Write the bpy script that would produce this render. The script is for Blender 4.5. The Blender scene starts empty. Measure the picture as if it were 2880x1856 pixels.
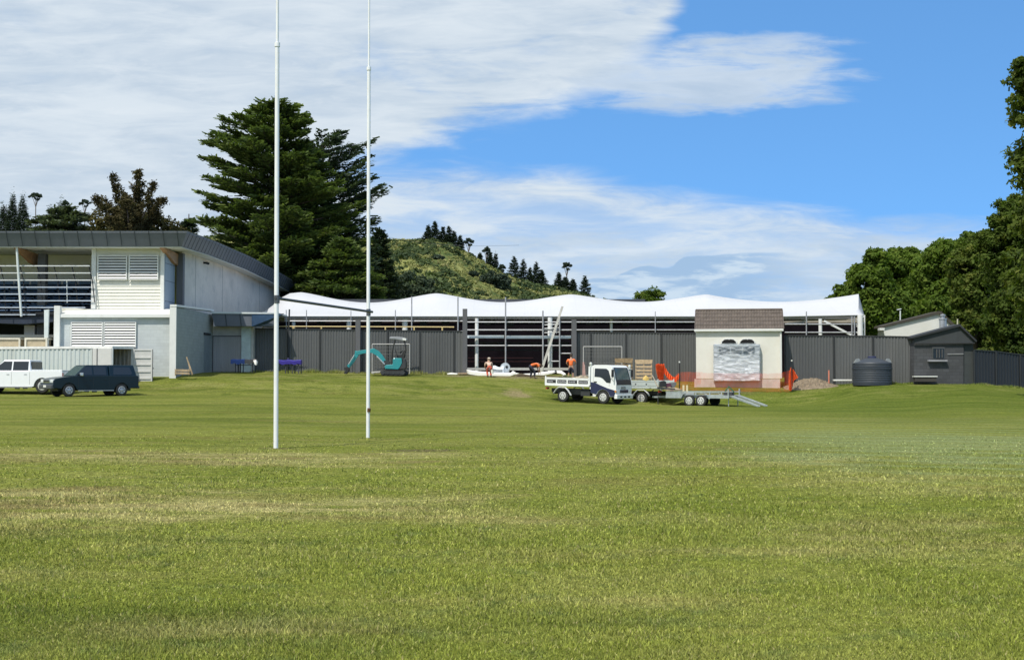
import bpy, bmesh, math, random
import numpy as np
from mathutils import Vector, Matrix
rnd = random.Random(7); rng = np.random.default_rng(11)
S = bpy.context.scene; COL = S.collection
# ---------------------------------------------------------------- camera
FP = 3634.0; TH = math.atan(137 / FP); CH = 1.4
cd = bpy.data.cameras.new('camera'); cam = bpy.data.objects.new('camera', cd); COL.objects.link(cam)
cd.sensor_width = 36; cd.lens = 36 * FP / 2880; cd.clip_start = .1; cd.clip_end = 60000
cam.location = (0, 0, CH); cam.rotation_euler = (math.pi / 2 + TH, 0, 0); S.camera = cam

def P(px, py, Y):                       # photograph pixel + distance -> point in the world
    dx = (px - 1440) / FP; dy = -(py - 928) / FP
    t = Y / (math.cos(TH) - dy * math.sin(TH))
    return Vector((t * dx, Y, CH + t * (math.sin(TH) + dy * math.cos(TH))))

# ---------------------------------------------------------------- node helpers
class NT:
    def __init__(s, tree): s.t = tree; s.n = tree.nodes; s.l = tree.links
    def new(s, kind, **kw):
        n = s.n.new(kind)
        for k, v in kw.items(): setattr(n, k, v)
        return n
    def put(s, sock, v):
        if isinstance(v, bpy.types.NodeSocket): s.l.new(v, sock)
        else: sock.default_value = v
    def m(s, op, *a, clamp=False):
        n = s.new('ShaderNodeMath', operation=op, use_clamp=clamp)
        for i, v in enumerate(a): s.put(n.inputs[i], v)
        return n.outputs[0]
    def ss(s, v, lo, hi):               # smoothstep
        n = s.new('ShaderNodeMapRange', interpolation_type='SMOOTHSTEP')
        s.put(n.inputs[0], v); s.put(n.inputs[1], lo); s.put(n.inputs[2], hi)
        return n.outputs[0]
    def noise(s, vec, scale, detail=4, rough=.55, dist=0):
        n = s.new('ShaderNodeTexNoise'); s.put(n.inputs['Vector'], vec)
        n.inputs['Scale'].default_value = scale; n.inputs['Detail'].default_value = detail
        n.inputs['Roughness'].default_value = rough; n.inputs['Distortion'].default_value = dist
        return n.outputs[0]
    def mix(s, f, a, b, mode='MIX'):
        n = s.new('ShaderNodeMix', data_type='RGBA', blend_type=mode)
        s.put(n.inputs[0], f)
        for i, v in ((6, a), (7, b)):
            if isinstance(v, (tuple, list)) and len(v) == 3: v = (*v, 1)
            s.put(n.inputs[i], v)
        return n.outputs[2]
    def xyz(s, x, y, z=0.0):
        n = s.new('ShaderNodeCombineXYZ')
        for i, v in enumerate((x, y, z)): s.put(n.inputs[i], v)
        return n.outputs[0]
    def scalev(s, v, sc):
        n = s.new('ShaderNodeVectorMath', operation='MULTIPLY'); s.put(n.inputs[0], v); n.inputs[1].default_value = sc
        return n.outputs[0]

# ---------------------------------------------------------------- sky and sun
TOSUN = Vector((-.36, -.56, 1.0)).normalized()
ELEV = math.asin(TOSUN.z); AZ = math.atan2(TOSUN.x, TOSUN.y)
W = bpy.data.worlds.new('World'); S.world = W; W.use_nodes = True
def make_world():
    w = NT(W.node_tree); w.n.clear()
    out = w.new('ShaderNodeOutputWorld'); bg = w.new('ShaderNodeBackground')
    tc = w.new('ShaderNodeTexCoord'); sp = w.new('ShaderNodeSeparateXYZ'); w.l.new(tc.outputs['Generated'], sp.inputs[0])
    x, y, z = sp.outputs
    sky = w.new('ShaderNodeTexSky', sky_type='NISHITA', sun_disc=False)
    sky.sun_elevation = ELEV; sky.sun_rotation = AZ; sky.dust_density = .3; sky.ozone_density = 2.5; sky.air_density = 1.0
    # look a little higher into the sky model: clear southern air stays blue close to the horizon
    w.l.new(w.xyz(x, y, w.m('ADD', z, .30)), sky.inputs[0])
    yy = w.m('MAXIMUM', y, .15)
    a = w.m('DIVIDE', x, yy); b = w.m('DIVIDE', w.m('MAXIMUM', z, 0.0), yy)
    v = w.xyz(w.m('MULTIPLY', a, 1.0), w.m('MULTIPLY', b, 2.6), w.m('MULTIPLY', y, .2))
    n1 = w.noise(v, 5.0, 8, .58, .25); n2 = w.noise(w.scalev(v, (1, 2.2, 1)), 11.0, 7, .6, .5); n3 = w.noise(w.scalev(v, (1, 1.6, 1)), 26.0, 6, .62, .3)
    n0 = w.noise(w.scalev(v, (1, 1, 3)), 2.3, 4, .5)
    def curve(pts):
        c = w.new('ShaderNodeFloatCurve'); cm = c.mapping.curves[0]
        w.l.new(w.m('ADD', a, .5), c.inputs['Value'])
        f = [(p[0] + .5, p[1]) for p in pts]
        cm.points[0].location = f[0]; cm.points[1].location = f[-1]
        for q in f[1:-1]: cm.points.new(*q)
        c.mapping.update(); return c.outputs[0]
    e1 = curve([(-.5, .085), (-.30, .12), (-.17, .157), (-.1, .172), (-.05, .186), (.003, .202), (.06, .226), (.105, .255), (.13, .282), (.16, .34), (.30, .6), (.5, .95)])
    d1 = w.m('ADD', w.m('SUBTRACT', b, e1), w.m('MULTIPLY', w.m('SUBTRACT', n2, .5), .050))
    d1 = w.m('ADD', d1, w.m('MULTIPLY', w.m('SUBTRACT', n1, .5), .05))
    D1 = w.m('MULTIPLY', w.ss(d1, -.010, .022), w.ss(w.m('ADD', w.m('MULTIPLY', n1, .8), w.m('MULTIPLY', n2, .2)), .24, .50))
    low = w.ss(w.m('ADD', a, w.m('MULTIPLY', n1, .1)), -.14, -.02)           # the left side under the big cloud stays thin cloud
    D1b = w.m('MULTIPLY', w.m('SUBTRACT', 1.0, low), w.m('ADD', .42, w.m('MULTIPLY', n1, .75), clamp=True))
    # wing of cloud to the right
    ea = w.m('DIVIDE', w.m('SUBTRACT', a, .145), .128)
    eb = w.m('DIVIDE', w.m('SUBTRACT', w.m('ADD', b, w.m('MULTIPLY', a, -.02)), .232), .030)
    r = w.m('ADD', w.m('MULTIPLY', ea, ea), w.m('MULTIPLY', eb, eb))
    r = w.m('ADD', r, w.m('MULTIPLY', w.m('SUBTRACT', n2, .5), 2.6)); r = w.m('ADD', r, w.m('MULTIPLY', w.m('SUBTRACT', n3, .5), 1.1))
    D3 = w.m('MULTIPLY', w.m('SUBTRACT', 1.0, w.ss(r, .1, 1.25)), .85)
    ea = w.m('DIVIDE', w.m('SUBTRACT', a, .19), .07); eb = w.m('DIVIDE', w.m('SUBTRACT', b, .262), .010)
    r = w.m('ADD', w.m('MULTIPLY', ea, ea), w.m('MULTIPLY', eb, eb)); r = w.m('ADD', r, w.m('MULTIPLY', w.m('SUBTRACT', n3, .5), 2.5))
    D4 = w.m('MULTIPLY', w.m('SUBTRACT', 1.0, w.ss(r, -.2, 1.3)), .55)
    # low bank of cloud toward the horizon
    e2 = curve([(-.5, .13), (-.20, .165), (-.093, .166), (.016, .164), (.09, .155), (.154, .143), (.22, .134), (.27, .124), (.32, .112), (.5, .11)])
    d2 = w.m('ADD', w.m('SUBTRACT', e2, b), w.m('MULTIPLY', w.m('SUBTRACT', n2, .5), .030))
    D2 = w.m('MULTIPLY', w.ss(d2, -.006, .020), w.m('ADD', .60, w.m('MULTIPLY', w.ss(n2, .32, .66), .38), clamp=True))
    D2 = w.m('MULTIPLY', D2, w.m('ADD', .82, w.m('MULTIPLY', n0, .36)), clamp=True)
    D2 = w.m('MAXIMUM', D2, w.m('MULTIPLY', w.ss(w.m('ADD', b, w.m('MULTIPLY', w.m('SUBTRACT', n2, .5), .05)), .128, .10), w.m('SUBTRACT', .93, w.m('MULTIPLY', w.ss(n3, .6, .3), .2))))
    inv = lambda q: w.m('SUBTRACT', 1.0, q)
    D = inv(w.m('MULTIPLY', w.m('MULTIPLY', inv(D1), inv(D1b)), w.m('MULTIPLY', inv(D3), w.m('MULTIPLY', inv(D2), inv(D4)))))
    D = w.m('MINIMUM', w.m('MAXIMUM', D, 0.0), .97)
    cc = w.mix(w.ss(w.m('ADD', w.m('MULTIPLY', n2, .55), w.m('MULTIPLY', n1, .45)), .34, .64), (4.7, 5.65, 6.7), (6.5, 7.2, 7.8))
    cc = w.mix(w.m('MULTIPLY', w.ss(n3, .52, .75), .3), cc, (7.4, 7.9, 8.3))
    cc = w.mix(w.ss(b, .16, .03), cc, w.mix(w.ss(n2, .40, .66), (4.6, 5.75, 7.0), (6.3, 7.1, 7.8)))
    e3 = curve([(-.5, .02), (.045, .072), (.06, .077), (.08, .079), (.1, .087), (.125, .088), (.132, .094), (.15, .096), (.2, .098), (.5, .09)])  # hazy far ridge painted as a bluish shape into the sky colour
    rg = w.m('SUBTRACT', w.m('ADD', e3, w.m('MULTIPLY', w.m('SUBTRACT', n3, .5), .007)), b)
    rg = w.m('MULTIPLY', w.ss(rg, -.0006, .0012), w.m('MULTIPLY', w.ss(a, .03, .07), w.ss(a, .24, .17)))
    D = w.m('MAXIMUM', D, w.m('MULTIPLY', w.ss(z, .34, .6), w.m('ADD', .55, w.m('MULTIPLY', n1, .6), clamp=True)))      # unseen thin cloud overhead, added to make the fill light less blue
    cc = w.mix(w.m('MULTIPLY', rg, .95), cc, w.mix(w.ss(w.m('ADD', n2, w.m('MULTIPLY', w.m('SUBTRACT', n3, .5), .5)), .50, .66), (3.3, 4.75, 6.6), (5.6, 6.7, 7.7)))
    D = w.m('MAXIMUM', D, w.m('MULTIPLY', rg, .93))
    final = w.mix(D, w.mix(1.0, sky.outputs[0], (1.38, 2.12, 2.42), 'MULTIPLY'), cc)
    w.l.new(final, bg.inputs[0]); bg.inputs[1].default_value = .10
    w.l.new(bg.outputs[0], out.inputs[0])
make_world()
sd = bpy.data.lights.new('sun', 'SUN'); sun = bpy.data.objects.new('sun', sd); COL.objects.link(sun)
sd.energy = 3.9; sd.angle = math.radians(.55); sd.color = (1, .955, .88)
sun.rotation_euler = (-TOSUN).to_track_quat('-Z', 'Y').to_euler(); sun.location = (-40, -30, 70)
vs = S.view_settings; vs.view_transform = 'Standard'; vs.look = 'None'; vs.exposure = 0.17; vs.gamma = 1

# ---------------------------------------------------------------- materials
MATS = {}
def mk(name, rgb, rough=.6, *a_, **k_):
    if name in MATS: return MATS[name]
    rd = k_.pop('rand', 0); m = mk0(name, rgb, rough, *a_, **k_)
    if rd:                               # sheets weather differently: each object a slightly different shade
        t = NT(m.node_tree); bs = t.n['Principled BSDF']; src = bs.inputs['Base Color'].links[0].from_socket
        oi = t.new('ShaderNodeObjectInfo'); k = t.m('ADD', 1 - rd, t.m('MULTIPLY', oi.outputs['Random'], 2 * rd))
        t.l.new(t.mix(1.0, src, t.xyz(k, k, k), 'MULTIPLY'), bs.inputs['Base Color'])
    return m
def mk0(name, rgb, rough=.6, metal=0.0, var=.14, scale=2.5, bump=0.0, bscale=30, dirt=None, dirtamt=.4, spec=.5, coat=0, streak=False):
    if name in MATS: return MATS[name]
    m = bpy.data.materials.new(name); m.use_nodes = True; t = NT(m.node_tree)
    bs = t.n['Principled BSDF']; geo = t.new('ShaderNodeTexCoord'); v = geo.outputs['Object']
    if streak: v = t.scalev(v, (1, 1, .12))
    n = t.noise(v, scale, 5, .6); n2 = t.noise(geo.outputs['Object'], scale * 7, 4, .6)
    f = t.m('ADD', t.m('MULTIPLY', n, .7), t.m('MULTIPLY', n2, .3))
    lo = tuple(c * (1 - var) for c in rgb); hi = tuple(min(1, c * (1 + var)) for c in rgb)
    c = t.mix(t.ss(f, .3, .7), lo, hi)
    if dirt: c = t.mix(t.m('MULTIPLY', t.ss(t.noise(v, scale * 1.7, 6, .7), .5, .75), dirtamt), c, dirt)
    t.l.new(c, bs.inputs['Base Color'])
    t.put(bs.inputs['Roughness'], t.m('ADD', rough - .08, t.m('MULTIPLY', n, .16), clamp=True))
    bs.inputs['Metallic'].default_value = metal; bs.inputs['Specular IOR Level'].default_value = spec
    bs.inputs['Coat Weight'].default_value = coat; bs.inputs['Coat Roughness'].default_value = .08
    if bump:
        b = t.new('ShaderNodeBump'); b.inputs['Strength'].default_value = bump; b.inputs['Distance'].default_value = .02
        t.put(b.inputs['Height'], t.noise(geo.outputs['Object'], bscale, 5, .6)); t.l.new(b.outputs[0], bs.inputs['Normal'])
    MATS[name] = m; return m

def leafmat(name, dark, light, tip=None, trans=.25, sc=.5):
    m = bpy.data.materials.new(name); m.use_nodes = True; t = NT(m.node_tree); bs = t.n['Principled BSDF']
    g = t.new('ShaderNodeNewGeometry'); tc = t.new('ShaderNodeTexCoord')
    n = t.noise(tc.outputs['Object'], sc, 4, .6)
    f = t.m('ADD', t.m('MULTIPLY', t.ss(n, .3, .7), .6), t.m('MULTIPLY', g.outputs['Random Per Island'], .4))
    c = t.mix(f, dark, light)
    if tip: c = t.mix(t.m('MULTIPLY', t.ss(t.noise(tc.outputs['Object'], sc * 2.7, 3), .52, .68), .6), c, tip)
    t.l.new(c, bs.inputs['Base Color']); bs.inputs['Roughness'].default_value = .65; bs.inputs['Specular IOR Level'].default_value = .12
    tr = t.new('ShaderNodeBsdfTranslucent'); t.l.new(t.mix(1.0, c, (1.3, 1.5, .7), 'MULTIPLY'), tr.inputs[0])
    mx = t.new('ShaderNodeMixShader'); mx.inputs[0].default_value = trans
    t.l.new(bs.outputs[0], mx.inputs[1]); t.l.new(tr.outputs[0], mx.inputs[2]); t.l.new(mx.outputs[0], t.n['Material Output'].inputs[0])
    return m

def turf_color(t):                       # the lawn's own colours: greens, worn straw areas, mower tracks
    g = t.new('ShaderNodeNewGeometry'); p = g.outputs['Position']
    sp = t.new('ShaderNodeSeparateXYZ'); t.l.new(p, sp.inputs[0]); x, y, z = sp.outputs
    flat = t.xyz(x, y, 0.0)
    nb = t.noise(t.scalev(flat, (.6, 1, 1)), .16, 5, .55, .4); nm = t.noise(t.scalev(flat, (.55, 1, 1)), .9, 6, .62, .5)
    nf = t.noise(flat, 6.5, 5, .65); ns = t.noise(t.scalev(flat, (.22, 1, 1)), 1.9, 5, .6, .3)
    c = t.mix(t.ss(nb, .35, .65), (.172, .205, .030), (.236, .258, .048))
    c = t.mix(t.m('MULTIPLY', t.ss(nm, .42, .68), .75), c, (.27, .275, .072))
    nl = t.noise(t.scalev(flat, (.14, 1, 1)), .75, 6, .62, .4)
    c = t.mix(t.m('MULTIPLY', t.ss(nl, .42, .30), .5), c, (.105, .135, .022)); c = t.mix(t.m('MULTIPLY', t.ss(nl, .56, .68), .6), c, (.32, .30, .10))
    c = t.mix(t.m('MULTIPLY', t.ss(t.noise(flat, 2.6, 5, .6), .5, .72), .6), c, (.125, .165, .05))
    nw = t.noise(flat, .33, 4, .6, .8)
    def ell(cx, cy, rx, ry):
        a = t.m('DIVIDE', t.m('SUBTRACT', x, cx), rx); b = t.m('DIVIDE', t.m('SUBTRACT', y, cy), ry)
        r = t.m('ADD', t.m('MULTIPLY', a, a), t.m('MULTIPLY', b, b))
        return t.ss(t.m('ADD', r, t.m('ADD', t.m('MULTIPLY', t.m('SUBTRACT', nm, .5), 2.4), t.m('MULTIPLY', t.m('SUBTRACT', nw, .5), 4.2))), 1.35, .0)
    straw = None
    for e, k in (((-6.2, 22.6, 5.4, 2.2), .95), ((-4.0, 14.2, 3.9, 2.3), 1.0), ((-1.2, 13.2, 2.6, 1.1), .7), ((-2.2, 23.8, 1.6, .9), .9), ((3.4, 22.0, 4.6, 1.7), .5), ((3.9, 11.2, 1.6, 1.9), .55), ((6.0, 17.5, 2.6, 3.0), .35), ((-1.6, 7.3, 1.0, .4), .45), ((.9, 8.2, .9, .4), .35)):
        q = t.m('MULTIPLY', ell(*e), k); straw = q if straw is None else t.m('MAXIMUM', straw, q)
    sf = t.m('MULTIPLY', straw, t.m('ADD', t.m('MULTIPLY', t.ss(ns, .33, .62), .75), t.m('MULTIPLY', t.ss(nf, .35, .65), .4)), clamp=True)
    c = t.mix(sf, c, t.mix(t.ss(nm, .35, .60), (.26, .215, .085), (.43, .385, .165)))
    far = t.ss(y, 22, 45); nF = t.noise(t.scalev(flat, (.10, .42, 1)), .5, 5, .65, .5)
    c = t.mix(t.m('MULTIPLY', far, t.m('MULTIPLY', t.ss(nF, .54, .34), .6)), c, (.088, .125, .018)); c = t.mix(t.m('MULTIPLY', far, t.m('MULTIPLY', t.ss(nF, .54, .66), .55)), c, (.24, .25, .065))
    # scattered dry bits anywhere
    c = t.mix(t.m('MULTIPLY', t.ss(ns, .58, .74), .42), c, (.29, .25, .085))
    c = t.mix(t.m('MULTIPLY', t.ss(t.noise(t.scalev(flat, (.4, 1, 1)), .45, 5, .6, .6), .54, .70), .42), c, (.20, .165, .055))
    # paler sweep of longer grass on the right and curving mower tracks
    pale = ell(9.5, 27, 5.0, 8.5)
    c = t.mix(t.m('MULTIPLY', pale, .6), c, (.255, .30, .13))
    dx = t.m('SUBTRACT', x, -6.0); dy = t.m('SUBTRACT', y, -8.0)
    rad = t.m('SQRT', t.m('ADD', t.m('MULTIPLY', dx, dx), t.m('MULTIPLY', dy, dy)))
    tr = t.m('SINE', t.m('ADD', t.m('MULTIPLY', rad, 4.2), t.m('MULTIPLY', nb, 5.0)))
    tk = t.m('MULTIPLY', t.m('MULTIPLY', t.ss(tr, .2, .95), t.ss(x, 3.0, 8.5)), t.m('MULTIPLY', t.ss(y, 14, 20), t.ss(y, 52, 40)))
    c = t.mix(t.m('MULTIPLY', tk, .5), c, (.29, .34, .15))
    # mown stripes running across in the distance
    st = t.m('SINE', t.m('ADD', t.m('MULTIPLY', y, 1.15), t.m('MULTIPLY', nm, 3.0)))
    c = t.mix(t.m('MULTIPLY', t.m('MULTIPLY', t.ss(st, .1, .9), t.ss(y, 24, 34)), .14), c, (.225, .265, .06))
    # lush bank on the right
    c = t.mix(t.m('MULTIPLY', t.m('MULTIPLY', t.ss(x, 8, 14), t.ss(y, 46, 56)), .65), c, t.mix(t.ss(nl, .35, .65), (.085, .135, .016), (.16, .205, .034)))
    # worn scrape half way up the bank and bare clay at the works
    def spot(cx, cy, rx, ry, col, k, c):
        return t.mix(t.m('MULTIPLY', t.m('MULTIPLY', ell(cx, cy, rx, ry), t.ss(nf, .3, .6)), k), c, col)
    bk = t.noise(flat, .55, 6, .68, .7); c = t.mix(t.m('MULTIPLY', t.m('MULTIPLY', t.ss(y, 68, 78), t.ss(bk, .50, .66)), .6), c, (.30, .29, .10)); c = t.mix(t.m('MULTIPLY', t.m('MULTIPLY', t.ss(y, 50, 70), t.ss(bk, .48, .34)), .55), c, (.075, .11, .016))
    c = spot(.2, 78.0, .8, 2.2, (.36, .28, .16), .95, c)
    c = spot(1.5, 86.4, 7.5, 1.7, (.30, .235, .15), .9, c); c = spot(12.5, 79.3, 2.6, .9, (.26, .20, .12), .75, c); c = spot(-10, 88.3, 9, .6, (.27, .24, .12), .6, c)
    c = spot(-4.70, 25.55, .45, .35, (.17, .13, .07), .85, c); c = spot(-3.40, 30.6, .5, .4, (.12, .12, .05), .8, c)
    c = spot(-2.0, 25.2, .9, .5, (.13, .10, .06), .9, c)
    return c, nf, g

def turfmat(name, blade=False):
    m = bpy.data.materials.new(name); m.use_nodes = True; t = NT(m.node_tree); bs = t.n['Principled BSDF']
    c, nf, g = turf_color(t)
    bs.inputs['Specular IOR Level'].default_value = .25 if blade else .03; bs.inputs['Roughness'].default_value = .7 if blade else .95
    if blade:
        r = g.outputs['Random Per Island']
        c = t.mix(t.m('MULTIPLY', t.ss(r, .1, .0), .9), c, (.42, .37, .17))
        k = t.m('ADD', .98, t.m('MULTIPLY', t.m('POWER', t.m('FRACT', t.m('MULTIPLY', r, 17.3)), 2.0), 1.25))
        c = t.mix(1.0, c, t.xyz(k, k, k), 'MULTIPLY')
        t.l.new(c, bs.inputs['Base Color'])
        tr = t.new('ShaderNodeBsdfTranslucent'); t.l.new(c, tr.inputs[0]); mx = t.new('ShaderNodeMixShader'); mx.inputs[0].default_value = .3
        t.l.new(bs.outputs[0], mx.inputs[1]); t.l.new(tr.outputs[0], mx.inputs[2]); t.l.new(mx.outputs[0], t.n['Material Output'].inputs[0])
    else:
        p = g.outputs['Position']
        fine = t.noise(t.scalev(p, (.8, .5, 1)), 14, 5, .7)
        k = t.m('ADD', .38, t.m('MULTIPLY', t.ss(fine, .25, .75), .60))
        c = t.mix(1.0, c, t.xyz(k, k, k), 'MULTIPLY')
        t.l.new(c, bs.inputs['Base Color'])
        b = t.new('ShaderNodeBump'); b.inputs['Strength'].default_value = .8; b.inputs['Distance'].default_value = .05
        t.put(b.inputs['Height'], fine); t.l.new(b.outputs[0], bs.inputs['Normal'])
    return m

def blockmat(name, rgb, mortar, sx=.4, sy=.2, var=.12, rough=.85, size=.012):
    m = bpy.data.materials.new(name); m.use_nodes = True; t = NT(m.node_tree); bs = t.n['Principled BSDF']
    g = t.new('ShaderNodeNewGeometry'); sp = t.new('ShaderNodeSeparateXYZ'); t.l.new(g.outputs['Position'], sp.inputs[0])
    h = t.m('ADD', sp.outputs[0], sp.outputs[1])
    br = t.new('ShaderNodeTexBrick'); t.put(br.inputs[0], t.xyz(h, sp.outputs[2], 0.0))
    br.inputs['Scale'].default_value = 1; br.inputs['Brick Width'].default_value = sx; br.inputs['Row Height'].default_value = sy
    br.inputs['Mortar Size'].default_value = size; br.inputs['Mortar Smooth'].default_value = .4
    lo = tuple(c * (1 - var) for c in rgb); hi = tuple(c * (1 + var) for c in rgb)
    br.inputs['Color1'].default_value = (*lo, 1); br.inputs['Color2'].default_value = (*hi, 1); br.inputs['Mortar'].default_value = (*mortar, 1)
    n = t.noise(g.outputs['Position'], 1.2, 6, .65)
    k = t.m('ADD', .82, t.m('MULTIPLY', n, .36))
    t.l.new(t.mix(1.0, br.outputs[0], t.xyz(k, k, k), 'MULTIPLY'), bs.inputs['Base Color']); bs.inputs['Roughness'].default_value = rough
    b = t.new('ShaderNodeBump'); b.inputs['Strength'].default_value = .35; b.inputs['Distance'].default_value = .01
    t.put(b.inputs['Height'], br.outputs[1]); b.invert = True; t.l.new(b.outputs[0], bs.inputs['Normal'])
    MATS[name] = m; return m

def glass(name, rgb=(.012, .016, .02), rough=.06):
    if name in MATS: return MATS[name]
    m = bpy.data.materials.new(name); m.use_nodes = True; b = m.node_tree.nodes['Principled BSDF']
    b.inputs['Base Color'].default_value = (*rgb, 1); b.inputs['Roughness'].default_value = rough; b.inputs['Specular IOR Level'].default_value = .8
    MATS[name] = m; return m

def netmat():
    m = bpy.data.materials.new('orange_mesh_net'); m.use_nodes = True; t = NT(m.node_tree); bs = t.n['Principled BSDF']
    uv = t.new('ShaderNodeUVMap'); sp = t.new('ShaderNodeSeparateXYZ'); t.l.new(uv.outputs[0], sp.inputs[0])
    def cell(s): return t.m('ABSOLUTE', t.m('SUBTRACT', t.m('FRACT', t.m('MULTIPLY', s, 14.0)), .5))
    hole = t.m('MULTIPLY', t.m('LESS_THAN', cell(sp.outputs[0]), .445), t.m('LESS_THAN', cell(sp.outputs[1]), .435))
    bs.inputs['Base Color'].default_value = (.85, .10, .02, 1); bs.inputs['Roughness'].default_value = .5
    tl = t.new('ShaderNodeBsdfTranslucent'); tl.inputs[0].default_value = (.9, .14, .03, 1)
    m1 = t.new('ShaderNodeMixShader'); m1.inputs[0].default_value = .45; t.l.new(bs.outputs[0], m1.inputs[1]); t.l.new(tl.outputs[0], m1.inputs[2])
    tp = t.new('ShaderNodeBsdfTransparent'); mx = t.new('ShaderNodeMixShader')
    t.l.new(hole, mx.inputs[0]); t.l.new(m1.outputs[0], mx.inputs[1]); t.l.new(tp.outputs[0], mx.inputs[2]); t.l.new(mx.outputs[0], t.n['Material Output'].inputs[0])
    return m

# ---------------------------------------------------------------- object helpers
OFF = {}
def thing(name, label, cat, loc, rotz=0.0, group=None, roty=0.0, rotx=0.0):
    o = bpy.data.objects.new(name, None); COL.objects.link(o); o.location = loc; o.rotation_euler = (rotx, roty, rotz)
    o.empty_display_size = .3; o['label'] = label; o['category'] = cat
    if group: o['group'] = group
    OFF[o.name] = Vector(loc); return o
def tag(o, label, cat, group=None):
    o['label'] = label; o['category'] = cat
    if group: o['group'] = group
    return o
def link_mesh(name, me, mat, parent=None, world=False, smooth=False, bevel=0, kind=None):
    o = bpy.data.objects.new(name, me); COL.objects.link(o)
    if mat: me.materials.append(mat)
    if parent is not None:
        o.parent = parent; OFF[o.name] = OFF.get(parent.name, Vector())
        if world: me.transform(Matrix.Translation(-OFF[o.name]))
    if smooth:
        me.polygons.foreach_set('use_smooth', [True] * len(me.polygons)); me.set_sharp_from_angle(angle=.9)
    if bevel:
        b = o.modifiers.new('bevel', 'BEVEL'); b.width = bevel; b.segments = 2; b.limit_method = 'ANGLE'; b.angle_limit = .6
    if kind: o['kind'] = kind
    return o
class MB:
    def __init__(s): s.v = []; s.f = []
    def add(s, vs, fs):
        k = len(s.v); s.v += [tuple(v) for v in vs]; s.f += [tuple(i + k for i in f) for f in fs]; return s
    def box(s, x0, x1, y0, y1, z0, z1):
        return s.add([(x0, y0, z0), (x1, y0, z0), (x1, y1, z0), (x0, y1, z0), (x0, y0, z1), (x1, y0, z1), (x1, y1, z1), (x0, y1, z1)],
                     [(0, 3, 2, 1), (4, 5, 6, 7), (0, 1, 5, 4), (1, 2, 6, 5), (2, 3, 7, 6), (3, 0, 4, 7)])
    def bar(s, a, b, w, h, up=(0, 0, 1)):       # rectangular bar from a to b
        a = Vector(a); b = Vector(b); d = (b - a).normalized(); u = Vector(up)
        if abs(d.dot(u)) > .98: u = Vector((0, 1, 0))
        r = d.cross(u).normalized() * w / 2; u = r.cross(d).normalized() * h / 2
        q = [a - r - u, a + r - u, a + r + u, a - r + u, b - r - u, b + r - u, b + r + u, b - r + u]
        return s.add(q, [(0, 3, 2, 1), (4, 5, 6, 7), (0, 1, 5, 4), (1, 2, 6, 5), (2, 3, 7, 6), (3, 0, 4, 7)])
    def tube(s, pts, r, n=8, r1=None):
        pts = [Vector(p) for p in pts]; k = len(pts); vs = []; r1 = r if r1 is None else r1
        for i, p in enumerate(pts):
            d = (pts[min(i + 1, k - 1)] - pts[max(i - 1, 0)]).normalized()
            u = Vector((0, 0, 1)) if abs(d.z) < .9 else Vector((0, 1, 0))
            a = d.cross(u).normalized(); b = d.cross(a); rr = r + (r1 - r) * i / max(1, k - 1)
            vs += [p + (a * math.cos(2 * math.pi * j / n) + b * math.sin(2 * math.pi * j / n)) * rr for j in range(n)]
        fs = [(i * n + j, (i + 1) * n + j, (i + 1) * n + (j + 1) % n, i * n + (j + 1) % n) for i in range(k - 1) for j in range(n)]
        fs += [tuple(range(n)), tuple((k - 1) * n + n - 1 - j for j in range(n))]
        return s.add(vs, fs)
    def lathe(s, prof, cx=0, cy=0, n=32):       # profile [(r,z)...] around the vertical
        k = len(prof); vs = [(cx + r * math.cos(2 * math.pi * j / n), cy + r * math.sin(2 * math.pi * j / n), z) for r, z in prof for j in range(n)]
        fs = [(i * n + j, i * n + (j + 1) % n, (i + 1) * n + (j + 1) % n, (i + 1) * n + j) for i in range(k - 1) for j in range(n)]
        fs += [tuple(range(n - 1, -1, -1)), tuple((k - 1) * n + j for j in range(n))]
        return s.add(vs, fs)
    def wheel(s, x, y0, y1, z, r, n=24, dish=None):       # cylinder with axis along y; dish = rounder shoulders
        d = r * .08; prof = [(r - d, y0), (r, y0 + (y1 - y0) * .15), (r, y1 - (y1 - y0) * .15), (r - d, y1)]
        vs = [(x + q * math.cos(2 * math.pi * j / n), yy, z + q * math.sin(2 * math.pi * j / n)) for q, yy in prof for j in range(n)]
        fs = [(i * n + j, (i + 1) * n + j, (i + 1) * n + (j + 1) % n, i * n + (j + 1) % n) for i in range(3) for j in range(n)]
        fs += [tuple(range(n)), tuple(3 * n + n - 1 - j for j in range(n))]
        return s.add(vs, fs)
    def prism(s, prof, y0, y1, y0b=None):       # side outline (x,z) extruded along y
        k = len(prof); vs = [(x, y0, z) for x, z in prof] + [(x, y1, z) for x, z in prof]
        a = sum(prof[i][0] * prof[(i + 1) % k][1] - prof[(i + 1) % k][0] * prof[i][1] for i in range(k))
        fs = [tuple(range(k)), tuple(range(2 * k - 1, k - 1, -1))] + [(i, i + k, (i + 1) % k + k, (i + 1) % k) for i in range(k)]
        if a < 0: fs = [tuple(reversed(f)) for f in fs]
        return s.add(vs, fs)
    def hull(s, bot, top):                      # two rings of equal length
        k = len(bot); fs = [tuple(range(k - 1, -1, -1)), tuple(k + i for i in range(k))] + [(i, (i + 1) % k, (i + 1) % k + k, i + k) for i in range(k)]
        return s.add(list(bot) + list(top), fs)
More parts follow.
